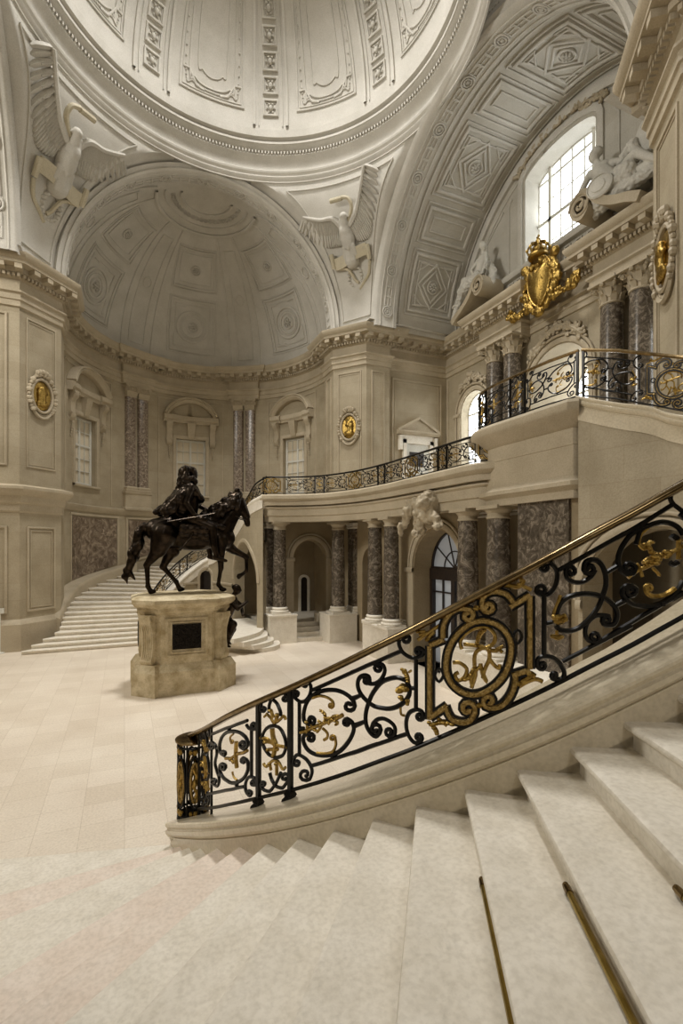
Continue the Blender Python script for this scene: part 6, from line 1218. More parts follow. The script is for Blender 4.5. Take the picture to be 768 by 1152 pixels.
ANG = {1: -15, 2: 4, 3: 15, 4: 22, 5: 29, 6: 34.5, 7: 38.5, 8: 42.3, 9: 46, 10: 50.6, 11: 55, 12: 58.3, 13: 59.8, 14: 62, 15: 64.5, 16: 67, 17: 70, 18: 74, 19: 79, 20: 85, 21: 92}
# ------------------------------------------------------------------ near staircase
t = thing('near_staircase', 'pale limestone staircase in the foreground sweeping down to the left', 'staircase', (1.0, 3.0, 0))
rr = random.Random(5)
for n in range(1, 20):
    def ln(n):
        p = PN_[n-1]; a = radians(ANG[n]); d = (-cos(a), -sin(a)); return (p[0]-d[0]*.08, p[1]-d[1]*.08), (p[0]+d[0]*4.2, p[1]+d[1]*4.2)
    a, b = ln(n); a2, b2 = ln(n+1)
    step_part(t, a, b, a2, b2, .15*n, M['treadp'] if n in (2, 5, 6) else M['tread'], h=.152)
# the upper flight turning back to the landing
def up_line(z):
    for i in range(len(NEAR)-1):
        a, b = NEAR[i], NEAR[i+1]
        if a[2] <= z <= b[2]:
            f = (z-a[2])/((b[2]-a[2]) or 1); L = hypot(b[0]-a[0], b[1]-a[1]) or 1; dx, dy = (b[0]-a[0])/L, (b[1]-a[1])/L
            x, y = a[0]+(b[0]-a[0])*f, a[1]+(b[1]-a[1])*f; return (x-dy*.08, y+dx*.08), (x+dy*2.8, y-dx*2.8)
    return None
for n in range(20, 35):
    A_, B_ = up_line(.15*n), up_line(.15*(n+1))
    if A_ and B_: step_part(t, A_[0], A_[1], B_[0], B_[1], .15*n, M['tread'], h=.3)
# stringer with moulded coping
def stringer(t, C, wth, z0, name='stringer', mat='string', cap0=None, inner=True):
    O = offs([q[:2] for q in C]); rows = []
    PR = [(0, z0), (0, .06), (-.01, .062), (-.01, .076), (0, .08), (-.022, .095), (-.045, .12), (-.052, .145), (-.052, .158), (-.034, .162), (-.034, .174), (-.044, .19), (-.052, .205), (-.052, .224), (-.042, .236), (.0, .238)]
    full = PR+[(wth-a, z) for a, z in reversed(PR)]
    for p, o in zip(C, O): rows.append([(p[0]-o[0]*w, p[1]-o[1]*w, (p[2]+z)) for w, z in full])
    mb = MB(); mb.loft(rows)
    if cap0:
        p, o = C[0], O[0]; r = wth/2; c = (p[0]-o[0]*r, p[1]-o[1]*r); a0 = atan2(o[1], o[0]); R_ = []
        for k in range(15):
            a = a0+cap0*pi*k/14; R_.append([(c[0]+(r-w)*cos(a), c[1]+(r-w)*sin(a), p[2]+z) for w, z in PR]+[(c[0], c[1], p[2]+.235)])
        mb.grid(R_)
    return mb.build(name, M[mat], t, ang=28)
stringer(t, NEAR, .46, -.15, cap0=1)
mb = MB()
fl = lambda C, z0: [[(p[0], p[1], z0), (p[0], p[1], p[2]-.4)] for p in C]
mb.grid([[(p[0], p[1], 0), (p[0], p[1], p[2]-.1)] for p in NEAR[:180]]); mb.build('inner_face', M['string'], t, ang=30); mb = MB()
Lo = left_off(NEAR, .46); cum = [0]
for a, b in zip(Lo, Lo[1:]): cum.append(cum[-1]+hypot(b[0]-a[0], b[1]-a[1]))
def onpath(C, cum, u):
    u = min(max(u, 0), cum[-1])
    lo, hi = 0, len(cum)-1
    while hi-lo > 1:
        m = (lo+hi)//2
        if cum[m] <= u: lo = m
        else: hi = m
    f = (u-cum[lo])/((cum[hi]-cum[lo]) or 1); a, b = C[lo], C[hi]
    L = hypot(b[0]-a[0], b[1]-a[1]) or 1
    return tuple(a[i]+(b[i]-a[i])*f for i in range(3)), ((b[0]-a[0])/L, (b[1]-a[1])/L)
uc = min(range(len(Lo)), key=lambda i: abs(Lo[i][1]-4.55)+(10 if Lo[i][0] < 6 else 0)); uc = cum[uc]
def MN(u, z, d):
    d += .015; p, t_ = onpath(Lo, cum, u); return (p[0]+t_[1]*d, p[1]-t_[0]*d, z)
wall_band(mb, MN, cum, 0, lambda u: onpath(Lo, cum, u)[0][2]-.1, [(uc, 1.1, 0, 2.35, 1.1)], depth=.5)
mb.build('stair_wall', M['wallb'], t, ang=None)
mb = MB()
def SN(u, z):
    p, t_ = onpath(Lo, cum, u); return V((p[0], p[1], z)), V((-t_[1], t_[0], 0))
for e, w in ((.1, .12), (.22, .05)): ridge(mb, SN, [(uc-1.1-e, 2.35)]+[(uc-(1.1+e)*cos(pi*k/20), 2.35+(1.1+e)*sin(pi*k/20)) for k in range(1, 20)]+[(uc+1.1+e, 2.35)], w, .04)
for s in (-1, 1): ridge(mb, SN, [(uc+s*1.08, 2.28), (uc+s*1.5, 2.28)], .14, .08, sub=3)
mb.build('arch_moulding', M['trim'], t)
# brass stair rods
for n, t0 in ((12, .62), (13, .80), (14, .98), (11, 2.1)):
    p = PN_[n-1]; a = radians(ANG[n]); d = V((-cos(a), -sin(a), 0)); nf = V((d.y, -d.x, 0))
    nf = nf if nf.dot(V((PN_[n-2][0]-p[0], PN_[n-2][1]-p[1], 0))) > 0 else -nf
    q0 = V((p[0], p[1], .15*(n-1)+.022))+d*t0+nf*.0; q1 = q0+d*(2.3 if n > 11 else .9)
    lb = {12: 'brass stair rod on the lowest step that shows one whole', 13: 'longest brass stair rod, in the middle of the three', 14: 'short piece of brass stair rod at the right edge'}.get(n)
    if lb is None: continue
    r = thing('stair_rod', {12: 'left brass stair rod, nearest the bottom centre of the picture', 13: 'middle brass stair rod, one step above the left one', 14: 'right brass stair rod, cut by the right edge of the picture'}[n], 'stair rod', q0, 'brass stair rods')
    mb = MB(); mb.tube([q0, q1], .0135, n=10); mb.build('rod', M['brass'], r)
    for q in (q0, q1): mb = MB(); mb.tube([q-d*.02, q+d*.02], .016, n=10); mb.tube([q-d*.0-nf*.015, q+V((0, 0, -.015))], .008, n=6); mb.ball(q-d*.03, .014, n=8); mb.build('bracket', M['rail'], r)

# bastion with the upper landing
BP = [(7.6, 5.0), (6.55, 5.62), (6.43, 5.75)]+[(6.43, 7.55)]+[(6.43+1.2*(1-cos(radians(a))), 7.55+1.55*sin(radians(a))) for a in range(10, 91, 10)]+[(9.5, 9.1)]
mb = MB(); sweep(mb, BP[1:], [(-.9, 4.0), (-.26, 4.04), (-.26, 4.12), (-.14, 4.2), (-.14, 4.27), (-.24, 4.34), (-.27, 4.42), (-.27, 4.85), (-.24, 4.87), (-.24, 5.14), (-.18, 5.18), (-.1, 5.3), (-.02, 5.36), (0, 5.4), (0, 5.5), (-.05, 5.56), (-.9, 5.6)], side=-1)
mb.prism([(p[0]-o[0]*.25, p[1]-o[1]*.25) for p, o in zip(BP[1:], offs(BP[1:], side=-1))]+[(9.5, 5.6)], 4.0, 5.6)
struct(mb.build('landing_bastion', M['trim'], ang=30), 'rounded stone bastion of the upper landing')
t = thing('marble_pier', 'broad marble clad pier under the rounded upper landing, behind the stair railing', 'pier', (7.1, 6.55, 0))
mb = MB(); mb.box((7.15, 6.58, 2.5), (.8, 1.16, 3.1)); mb.build('marble_cladding', M['colm'], t)
mb = MB(); mb.loft([[(x, y, z) for x, y in ((6.75-e, 6.0-e), (7.6, 6.0-e), (7.6, 7.16+e), (6.75-e, 7.16+e))] for e, z in ((.18, 0), (.18, .85), (.1, .9), (.02, 1.0), (0, 1.02))]); mb.build('base', M['tread'], t)
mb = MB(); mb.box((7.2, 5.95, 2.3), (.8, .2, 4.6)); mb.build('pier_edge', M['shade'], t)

# ------------------------------------------------------------------ wrought iron railings
PR_ = {'A': (3.1, 5.78), 'P': (5.78, 7.08), 'B': (7.08, 10.95), 'M': (10.9, 13.95), 'C': (13.9, 16.6)}
def strokes(key, mapf, mbs, k=1.0, nt=6, thin=False):
    for code, r, Q in RAIL_DATA[key]:
        if thin and len(Q) > 14: Q = Q[::2]+[Q[-1]]
        pts = [];
        for n, tt in Q:
            if abs(n) > 90: continue
            pts.append(mapf(n, tt))
        if len(pts) < 2: continue
        P3 = [p for p, q in pts]; nn = pts[len(pts)//2][1]; closed = (V(P3[0])-V(P3[-1])).length < 1e-6
        if closed: P3 = P3[:-1]
        if code == 'k': mbs['iron'].tube(P3, .018*k, n=4, flat=2.45, up=nn, closed=closed)
        elif code == 'G': mbs['gilt'].tube([tuple(V(p)+V(nn)*.004) for p in P3], .024*k, n=nt, flat=.95, up=nn, closed=closed)
        elif code == 'g':
            if len(P3) < 9 and r >= .011:
                m = len(P3); mbs['gold'].tube(P3, r*k, n=nt, rads=[r*k*(.45+.75*sin(pi*(i+.35)/(m-.3))) for i in range(m)], closed=False, up=nn)
                if not thin:
                    for i in range(0, m-1): mbs['gold'].ball(V(P3[i])+V(nn)*r*.5, (r*1.25, r*1.1, r*.9), n=6)
            else: mbs['gold'].tube(P3, r*k, n=nt, up=nn)
        else: mbs['iron'].tube(P3, r*k, n=nt, up=nn, closed=closed)
def islands(mb, thr):
    """group the separate closed pieces of a builder into touching clusters, each its own builder"""
    n = len(mb.v); par = list(range(n))
    def find(i):
        while par[i] != i: par[i] = par[par[i]]; i = par[i]
        return i
    for f in mb.f:
        a = find(f[0])
        for i in f[1:]: par[find(i)] = a
    cell = {}
    for i, p in enumerate(mb.v):
        k = (int(p[0]//thr), int(p[1]//thr), int(p[2]//thr))
        if k in cell: par[find(i)] = find(cell[k])
        else: cell[k] = i
    for k, i in list(cell.items()):
        for dx in (-1, 0, 1):
            for dy in (-1, 0, 1):
                for dz in (-1, 0, 1):
                    j = cell.get((k[0]+dx, k[1]+dy, k[2]+dz))
                    if j is not None: par[find(i)] = find(j)
    g = {}
    for f in mb.f: g.setdefault(find(f[0]), []).append(f)
    out = []
    for fs in g.values():
        m = {}; b = MB()
        for f in fs:
            for i in f:
                if i not in m: m[i] = len(b.v); b.v.append(mb.v[i])
            b.f.append(tuple(m[i] for i in f))
        out.append(b)
    return out
def railset(t, mbs, thr=.03):
    for key, nm, mat in (('iron', 'iron_scroll', 'iron'), ('gilt', 'gilded_band', 'oldgold'), ('gold', 'gilded_leaf', 'gold')):
        if mbs[key].v:
            for b in islands(mbs[key], thr): b.build(nm, M[mat], t, ang=50)
RW = left_off(NEAR, .22)
def RN(n, tt):
    i = (n-1)*8; i0 = int(min(max(i, 0), len(RW)-2)); f = i-i0; a, b = RW[i0], RW[i0+1]
    L = hypot(b[0]-a[0], b[1]-a[1]); nr = ((b[1]-a[1])/L, -(b[0]-a[0])/L, 0)
    return (a[0]+(b[0]-a[0])*f, a[1]+(b[1]-a[1])*f, a[2]+(b[2]-a[2])*f+tt), nr
t = thing('stair_railing', 'black and gilded wrought iron railing of the foreground staircase', 'railing', (1.0, 4.0, .9))
mbs = dict(iron=MB(), gilt=MB(), gold=MB())
for key in 'APBMC': strokes(key, RN, mbs)
# continuation beyond the frame, mirrored from the left half
for key, ctr in (('A', 19.6),): strokes(key, lambda n, tt: RN(17.0+(n-3.1), tt), mbs)
strokes('P', lambda n, tt: RN(1.75+(n-5.78)*.85, tt), mbs)
railset(t, mbs)
mb = MB(); mb.tube([RN(n/4, .30)[0] for n in range(6, 79)], .016, n=6); mb.build('bottom_rail', M['iron'], t)
mb = MB(); rows = []
for i in range(0, 84):
    n = .75+i*.23; p, nr = RN(n, 1.075); 
    rows.append([(p[0]+nr[0]*a, p[1]+nr[1]*a, p[2]+b) for a, b in ((-.022, -.03), (-.04, -.012), (-.046, .0), (-.04, .016), (-.02, .026), (.02, .026), (.04, .016), (.046, .0), (.04, -.012), (.022, -.03))])
c0 = V(rows[0][0]).lerp(V(rows[0][9]), .5); mb.loft(rows); mb.build('handrail', M['rail'], t, ang=60)
for n in (5.82, 7.03, 17.0, 19.7, 1.72, 2.9):
    mb = MB(); P0, nr = RN(n, .235); P1_, _ = RN(n, 1.06); fz = Matrix.Rotation(atan2(nr[1], nr[0]), 3, 'Z')
    w = .034 if n > 3 else .02
    mb.box(((P0[0]+P1_[0])/2, (P0[1]+P1_[1])/2, (P0[2]+P1_[2])/2), (w, w, P1_[2]-P0[2]), fz)
    po = mb.build('post', M['iron'], t)
    if n > 3: mb = MB(); mb.loft([[V(P0)+fz @ V((a*s, b*s*1.0, z)) for a, b in ((-1, -1), (1, -1), (1, 1), (-1, 1))] for s, z in ((.05, -.03), (.045, .0), (.03, .02), (.036, .035), (.02, .07))]); mb.build('post_foot', M['iron'], po)
# scrolled newel at the foot of the railing
nc = (.655, 5.34); t = thing('railing_newel', 'round cage newel of gilded scrolls ending the foreground railing', 'newel', (nc[0], nc[1], .385))
mb = MB(); g = MB(); g2 = MB(); r0 = .15; z0, z1 = .42, 1.18
for z in (z0, z0+.04, z1-.03): mb.tube([(nc[0]+r0*cos(a), nc[1]+r0*sin(a), z) for a in [2*pi*k/28 for k in range(28)]], .012, n=6, closed=True)
mb.lathe([(.16, .385), (.165, .4), (.15, .42)], (*nc, 0), 24)
for k in range(6):
    a0 = 2*pi*k/6; f = lambda s, z, a0=a0: (nc[0]+r0*cos(a0+s), nc[1]+r0*sin(a0+s), z)
    mb.tube([f(0, z0), f(0, z1)], .011, n=6); zc = (z0+z1)/2
    g.tube([f(.52+.27*cos(q), zc+.2*sin(q)) for q in [2*pi*j/20 for j in range(20)]], .017, n=6, closed=True)
    mb.tube([f(.52+.40*cos(q), zc+.26*sin(q)) for q in [2*pi*j/20 for j in range(20)]], .011, n=6, closed=True)
    g2.tube([f(.52+.1*sin(j*.9), zc-.15+.3*j/12) for j in range(13)], .016, n=6); g2.ball(f(.52, zc), (.03, .03, .05), n=8)
    for s in (1, -1):
        zz = zc+s*.31; mb.tube([f(.52+.22*(1-j/16)*cos(j*.7), zz+s*.06*(1-j/16)*sin(j*.7)) for j in range(13)], .01, n=5); g2.ball(f(.52, zz), (.03, .03, .035), n=6); g2.ball(f(.25, zz), (.02, .02, .03), n=6)
mb.build('iron_cage', M['iron'], t); g.build('gilded_band', M['oldgold'], t); g2.build('gilded_leafwork', M['gold'], t)
mb = MB(); mb.lathe([(.001, 1.185), (.16, 1.185), (.18, 1.195), (.18, 1.21), (.15, 1.222), (.001, 1.225)], (*nc, 0), 30); mb.build('handrail_cap', M['rail'], t)

def run_rail(label, path, H, seq, group=None, k=.75, posts=True, name='gallery_railing', side=1, thin=True):
    cum = [0]
    for a, b in zip(path, path[1:]): cum.append(cum[-1]+hypot(b[0]-a[0], b[1]-a[1]))
    t = thing(name, label, 'railing', path[0], group); mbs = dict(iron=MB(), gilt=MB(), gold=MB()); s = 0; tot = sum(PR_[q][1]-PR_[q][0] for q in seq); ps = []
    for q in seq:
        n0, n1 = PR_[q]; L = (n1-n0)/tot*cum[-1]; s0 = s
        def mf(n, tt, s0=s0, n0=n0, n1=n1, L=L):
            p, d = onpath(path, cum, s0+(n-n0)/(n1-n0)*L); return (p[0], p[1], p[2]+.03+(tt-.3)/.8*(H-.04)), (d[1]*side, -d[0]*side, 0)
        strokes(q, mf, mbs, k, 4 if thin else 5, thin)
        if q == 'P': ps += [s, s+L]
        s += L
    railset(t, mbs)
    for off_, r, nm, mt in ((.03, .013, 'bottom_rail', 'iron'), (H, .028, 'handrail', 'rail' if H > .6 else 'iron')):
        mb = MB(); mb.tube([(p[0], p[1], p[2]+off_) for p in path], r, n=6, up=(0, 0, 1)); mb.build(nm, M[mt], t)
    for u in ps+[.02, cum[-1]-.02]:
        p, d = onpath(path, cum, u); mb = MB(); mb.box((p[0], p[1], p[2]+H/2), (.035, .035, H), Matrix(((d[0], -d[1], 0), (d[1], d[0], 0), (0, 0, 1)))); mb.build('post', M['iron'], t)
    return t
gpath = [(p[0]-o[0]*.17, p[1]-o[1]*.17, 4.92) for p, o in zip(G_, offs(G_))]
run_rail('long curved iron railing along the edge of the stone gallery', gpath, .56, 'MBPBMCPBMCPBM', k=.7)
lp = [(7.0, 4.25, 5.0), (6.93, 4.7, 5.2), (6.84, 5.2, 5.42), (6.73, 5.72, 5.6)]
run_rail('upper iron railing descending to the right from the landing, with a gilded monogram panel', [(6.62, 3.0, 4.42), (6.85, 3.7, 4.74)]+lp, .76, 'BMC', k=.8, name='landing_railing', thin=False)
lp = [(6.7, 5.76, 5.6), (6.62, 6.3, 5.6), (6.62, 7.55, 5.6)]+[(6.62+1.05*(1-cos(radians(a))), 7.55+1.35*sin(radians(a)), 5.6) for a in range(15, 91, 15)]
run_rail('curved iron railing with gilded leaves around the rounded upper landing', lp, .76, 'BPAPB', k=.8, name='landing_railing', thin=False)

# ------------------------------------------------------------------ far staircase in the apse
FS = [(x, 22.54-y, .15*(i+1)) for i, (x, y) in enumerate(PN_[:16])]+[(3.2, 20.95, 2.6), (3.65, 20.5, 2.75), (3.98, 19.6, 3.15), (4.16, 18.4, 3.75), (4.22, 17.2, 4.22), (4.27, 16.5, 4.5), (4.48, 16.05, 4.68)]
FC = crom(FS, m=6); t = thing('far_staircase', 'cream stone staircase curving up behind the bronze rider along the apse wall', 'staircase', (0, 18, 0))
OUT = [(-2.78, 17.1), (-2.56, 17.32), (-2.3, 17.6), (-2.02, 17.95), (-1.92, 18.3), (-1.9, 18.55), (-1.88, 18.8), (-1.86, 19.1), (-1.83, 19.5), (-1.78, 20.0), (-1.7, 20.6), (-1.55, 21.3), (-1.35, 21.9), (-1.05, 22.5), (-.7, 23.0), (-.3, 23.5), (.1, 23.9), (.55, 24.25), (1.0, 24.5), (1.5, 24.7)]
def inner_at(z):
    for a, b in zip(FS, FS[1:]):
        if a[2] <= z <= b[2]: f = (z-a[2])/(b[2]-a[2]); return (a[0]+(b[0]-a[0])*f+.06, a[1]+(b[1]-a[1])*f)
    return (FS[0][0]+.06, FS[0][1]-.1*(.15-z))
for n in range(1, 20):
    step_part(t, inner_at(.12*n+.03), OUT[n-1], inner_at(.12*(n+1)+.03), OUT[n], .12*n, M['tread'], h=.13)
mb = MB(); mb.prism([FS[15][:2], FS[16][:2], FS[17][:2]]+[A3(a, 0, .0)[:2] for a in range(70, 110, 6)], 2.2, 2.4); mb.build('landing', M['tread'], t)
for k in range(15):
    f = k/15; a, _ = onpath(FC, [i for i in range(len(FC))], 17.3*6+f*3.7*6); b = A3(70-70*f, 0, 0); f = (k+1)/15; a2, _ = onpath(FC, [i for i in range(len(FC))], 17.3*6+f*3.7*6); b2 = A3(70-70*f, 0, 0)
    step_part(t, a[:2], b[:2], a2[:2], b2[:2], 2.4+.15*(k+1), M['tread'])
R_ = [(p[0]+o[0]*0, p[1], p[2]) for p, o in zip(FC, offs([q[:2] for q in FC]))]
FCr = [(x, y, z) for x, y, z in FC]
def stringer_r(t, C, wth, z0):
    O = offs([q[:2] for q in C], side=1); rows = []
    full = [(0, z0), (0, .1), (-.03, .14), (-.03, .2), (0, .235), (wth, .235), (wth+.03, .2), (wth+.03, .14), (wth, .1), (wth, z0)]
    mb = MB(); mb.loft([[(p[0]+o[0]*w, p[1]+o[1]*w, p[2]+z) for w, z in full] for p, o in zip(C, O)]); return mb.build('stringer', M['tread'], t, ang=30)
stringer_r(t, FC, .4, -.2)
HO = [(p[0]+o[0]*.37, p[1]+o[1]*.37, p[2]) for p, o in zip(FC, offs([q[:2] for q in FC]))]; hc = [0]
for a, b in zip(HO, HO[1:]): hc.append(hc[-1]+hypot(b[0]-a[0], b[1]-a[1]))
def near_u(x, y): i = min(range(len(HO)), key=lambda i: (HO[i][0]-x)**2+(HO[i][1]-y)**2); return hc[i]
ud, ua = near_u(3.05, 20.5), near_u(3.86, 17.3)
def MH(u, z, d): p, t_ = onpath(HO, hc, u); return (p[0]-t_[1]*d, p[1]+t_[0]*d, z)
mb = MB(); wall_band(mb, MH, hc, 0, lambda u: onpath(HO, hc, u)[0][2]-.1, [(ud, .3, .5, 1.95, .3), (ua, 1.25, .4, 2.1, 1.25)], depth=.4); mb.build('stair_wall', M['wall'], t, ang=None)
def SHO(u, z): p, t_ = onpath(HO, hc, u); return V((p[0], p[1], z)), V((t_[1], -t_[0], 0))
mb = MB()
for c, hw, zs, ri, z_ in ((ud, .3, 1.95, .3, .5), (ua, 1.25, 2.1, 1.25, 2.0)): ridge(mb, SHO, [(c-hw-.08, z_), (c-hw-.08, zs)]+[(c-(hw+.08)*cos(pi*k/16), zs+(ri+.08)*sin(pi*k/16)) for k in range(1, 16)]+[(c+hw+.08, zs), (c+hw+.08, z_)], .12, .05)
ridge(mb, SHO, [(ud-1.2, 1.75), (ud-.42, 1.75)], .1, .05, sub=4); ridge(mb, SHO, [(ud+.42, 1.75), (ua-1.4, 1.75)], .1, .05, sub=6); mb.build('wall_moulding', M['trim'], t)
mb = MB(); mb.grid([[MH(ud+x, z, .2) for x in (-.3, 0, .3)] for z in (.5, 2.3)]); mb.build('niche_door', M['dark'], t)
mb = MB(); CB = crom([(-1.96, 18.62), (-1.9, 18.95), (-1.83, 19.6), (-1.72, 20.5), (-1.5, 21.4), (-1.05, 22.5), (-.3, 23.5), (.5, 24.2)], m=4)
mb.loft([[(p[0]+o[0]*w, p[1]+o[1]*w, z+h) for w, h in ((-.5, -.5), (-.5, .16), (-.04, .14), (.0, .1), (.02, .04), (.02, -.5))] for p, o, z in zip(CB, offs(CB), [.72+1.62*i/28 for i in range(30)])]); mb.build('wall_curb', M['trim'], t, ang=40)
# walls closing the space under the far staircase
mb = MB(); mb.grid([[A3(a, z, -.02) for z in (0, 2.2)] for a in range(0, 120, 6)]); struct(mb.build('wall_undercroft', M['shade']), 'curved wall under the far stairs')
rp = [(p[0]+o[0]*.2, p[1]+o[1]*.2, p[2]+.235) for p, o in zip(FC, offs([q[:2] for q in FC]))]
cut = next(i for i, p in enumerate(rp) if p[0] > 1.0)
run_rail('iron railing of the far staircase, seen between the bronze horse and the gallery', rp[8:], .6, 'BMCPBMCPBMC', k=.7, name='far_stair_railing')
# ------------------------------------------------------------------ pedestal
PX, PY = 1.25, 12.1
def octo(hx, hy, c): return [(PX-hx+c, PY-hy), (PX+hx-c, PY-hy), (PX+hx, PY-hy+c), (PX+hx, PY+hy-c), (PX+hx-c, PY+hy), (PX-hx+c, PY+hy), (PX-hx, PY+hy-c), (PX-hx, PY-hy+c)]
t = thing('statue_pedestal', 'weathered octagonal stone pedestal carrying the bronze rider', 'pedestal', (PX, PY, 0))
mb = MB(); mb.loft([[(*p, z) for p in octo(.98+e, .88+e, .42)] for e, z in ((.06, 0), (.06, .1), (.05, .5), (.0, .56), (-.02, .62), (-.06, .68), (-.1, .7))])
for (sx, sy) in ((-1, -1), (1, -1), (1, 1), (-1, 1)):
    cx, cy = PX+sx*(.98-.19), PY+sy*(.88-.19); F = Matrix.Rotation(atan2(sy, sx), 3, 'Z')
    mb.loft([[V((cx, cy, z))+F @ V((a, b, 0)) for a, b in ((-.2, -.3-e), (.13+e, -.3-e), (.13+e, .3+e), (-.2, .3+e))] for e, z in ((.02, 0), (.02, .5), (.0, .54), (-.03, .6), (-.06, .66))])
mb.build('base', M['ped'], t, ang=18)
mb = MB(); mb.loft([[(*p, z) for p in octo(.93+e, .83+e, .40)] for e, z in ((0, .66), (0, 1.72), (.03, 1.74), (.03, 1.78))])
for k, (u0, z0, z1, e) in enumerate(((.42, .82, 1.62, .06), (.32, .9, 1.55, .03))):
    Sf = lambda u, z: (V((PX+u, PY-.83, z)), V((0, -1, 0))); ridge(mb, Sf, rect(-u0, u0, z0, z1), e, .03, closed=True)
    Sl = lambda u, z: (V((PX-.93, PY+u, z)), V((-1, 0, 0))); ridge(mb, Sl, rect(-u0+.05, u0-.05, z0, z1), e, .03, closed=True)
    Sr = lambda u, z: (V((PX+.93, PY+u, z)), V((1, 0, 0))); ridge(mb, Sr, rect(-u0+.05, u0-.05, z0, z1), e, .03, closed=True)
mb.build('die', M['ped'], t)
for (sx, sy) in ((-1, -1), (1, -1), (1, 1), (-1, 1)):
    cx, cy = PX+sx*(.93-.2), PY+sy*(.83-.2); F = Matrix.Rotation(atan2(sy, sx), 3, 'Z'); f = lambda a, b, z: V((cx, cy, z))+F @ V((a, b, 0)); mb = MB()
    mb.loft([[f(a, b, z) for a, b in ((-.1, -.15), (o, -.15), (o, .15), (-.1, .15))] for o, z in ((.13, .66), (.17, .74), (.12, .9), (.1, 1.1), (.11, 1.35), (.17, 1.55), (.2, 1.66), (.2, 1.72))])
    for q in (-.1, -.05, 0, .05, .1): mb.tube([f(o+.005, q, z) for o, z in ((.155, .78), (.12, .9), (.1, 1.1), (.11, 1.35), (.16, 1.52))], .016, n=5)
    for s in (-1, 1): mb.tube([f(.15+.05*(1-j/14)*cos(j*.8), s*.155, 1.62+.06*(1-j/14)*sin(j*.8)) for j in range(12)], .014, n=4)
    mb.build('corner_scroll', M['ped'], t)
mb = MB(); mb.loft([[(*p, z) for p in octo(.9+e, .8+e, .4+e*.2)] for e, z in ((.06, 1.76), (.1, 1.8), (.1, 1.86), (.16, 1.9), (.19, 1.95), (.21, 1.97), (.21, 2.05), (.18, 2.07), (.17, 2.07), (.05, 2.11))]); mb.build('cornice', M['ped'], t, ang=18)
for lb, c, d in (('dark bronze relief plaque on the front of the pedestal', (PX, PY-.845, 1.24), (.6, .04, .54)), ('dark bronze relief plaque on the left side of the pedestal', (PX-.945, PY, 1.24), (.04, .55, .54))):
    mb = MB(); mb.box(c, d); rr = random.Random(4)
    for k in range(40):
        a, b = rr.uniform(-.45, .45), rr.uniform(-.45, .45); s = rr.uniform(.015, .045)
        mb.ball((c[0]+(a*d[0] if d[0] > .1 else -.02), c[1]+(a*d[1] if d[1] > .1 else -.02), c[2]+b*d[2]), (s if d[0] > .1 else .012, s if d[1] > .1 else .012, s*1.4), n=6)
    tag(mb.build('bronze_plaque', M['plaque'], loc=c), lb, 'plaque', 'bronze plaques on the pedestal')

# ------------------------------------------------------------------ bronze rider (local x = forward, z up)
SX, SY, SZ = .52, 12.1, 2.13
t = thing('equestrian_statue', 'dark bronze equestrian statue of a cloaked rider on a striding horse', 'statue', (SX, SY, SZ))
fr = Matrix.Translation((SX, SY, SZ))
def hind(s, st, hk, ft, hf): return [('c', (.3, s*.2, 1.35), st, .3, .19), ('c', st, hk, .16, .075), ('e', hk, (.085, .065, .09)), ('c', hk, ft, .066, .05), ('e', ft, (.07, .06, .065)), ('c', ft, hf, .052, .06), ('e', (hf[0]+.03, hf[1], hf[2]+.01), (.1, .075, .055))]
H = [('e', (.42, 0, 1.42), (.46, .33, .38)), ('e', (1.0, 0, 1.32), (.62, .35, .36)), ('e', (1.5, 0, 1.38), (.42, .31, .38)), ('e', (.15, 0, 1.45), (.26, .24, .28)), ('c', (1.62, 0, 1.5), (1.95, 0, 1.98), .29, .19), ('c', (1.95, 0, 1.98), (2.02, 0, 2.12), .19, .16), ('e', (1.72, 0, 1.28), (.24, .24, .26)),
 ('c', (2.06, 0, 2.16), (2.22, 0, 1.84), .155, .105), ('c', (2.18, 0, 1.92), (2.25, 0, 1.68), .1, .08), ('e', (2.26, 0, 1.62), (.075, .07, .07)), ('e', (2.06, 0, 2.0), (.15, .1, .16)),
 ('c', (1.98, .07, 2.24), (1.97, .09, 2.36), .035, .015), ('c', (1.98, -.07, 2.24), (1.97, -.09, 2.36), .035, .015), ('e', (2.16, -.1, 2.07), (.035, .025, .03)), ('e', (2.16, .1, 2.07), (.035, .025, .03))]
H += hind(-1, (.18, -.2, 1.0), (-.06, -.2, .66), (-.04, -.2, .18), (.02, -.2, .05)) + hind(1, (.5, .18, .98), (.3, .18, .6), (.6, .18, .24), (.68, .18, .05))
H += [('c', (1.55, -.16, 1.25), (1.57, -.17, .9), .19, .11), ('c', (1.57, -.17, .9), (1.58, -.17, .58), .1, .07), ('e', (1.58, -.17, .56), (.075, .065, .08)), ('c', (1.58, -.17, .56), (1.52, -.17, .18), .055, .047), ('e', (1.52, -.17, .17), (.06, .055, .06)), ('c', (1.52, -.17, .17), (1.6, -.17, .06), .05, .055), ('e', (1.63, -.17, .05), (.1, .07, .05))]
H += [('c', (1.65, .16, 1.22), (1.95, .17, .98), .19, .11), ('c', (1.95, .17, .98), (2.26, .17, .82), .1, .07), ('e', (2.27, .17, .81), (.08, .065, .08)), ('c', (2.27, .17, .81), (2.27, .17, .46), .055, .045), ('e', (2.26, .17, .45), (.058, .05, .055)), ('c', (2.26, .17, .45), (2.12, .17, .35), .045, .055), ('e', (2.08, .17, .33), (.06, .06, .08))]
horse = organic('horse', H, M['bronze'], t, voxel=.024, smooth=5, fr=fr)
b = []; rr = random.Random(2)
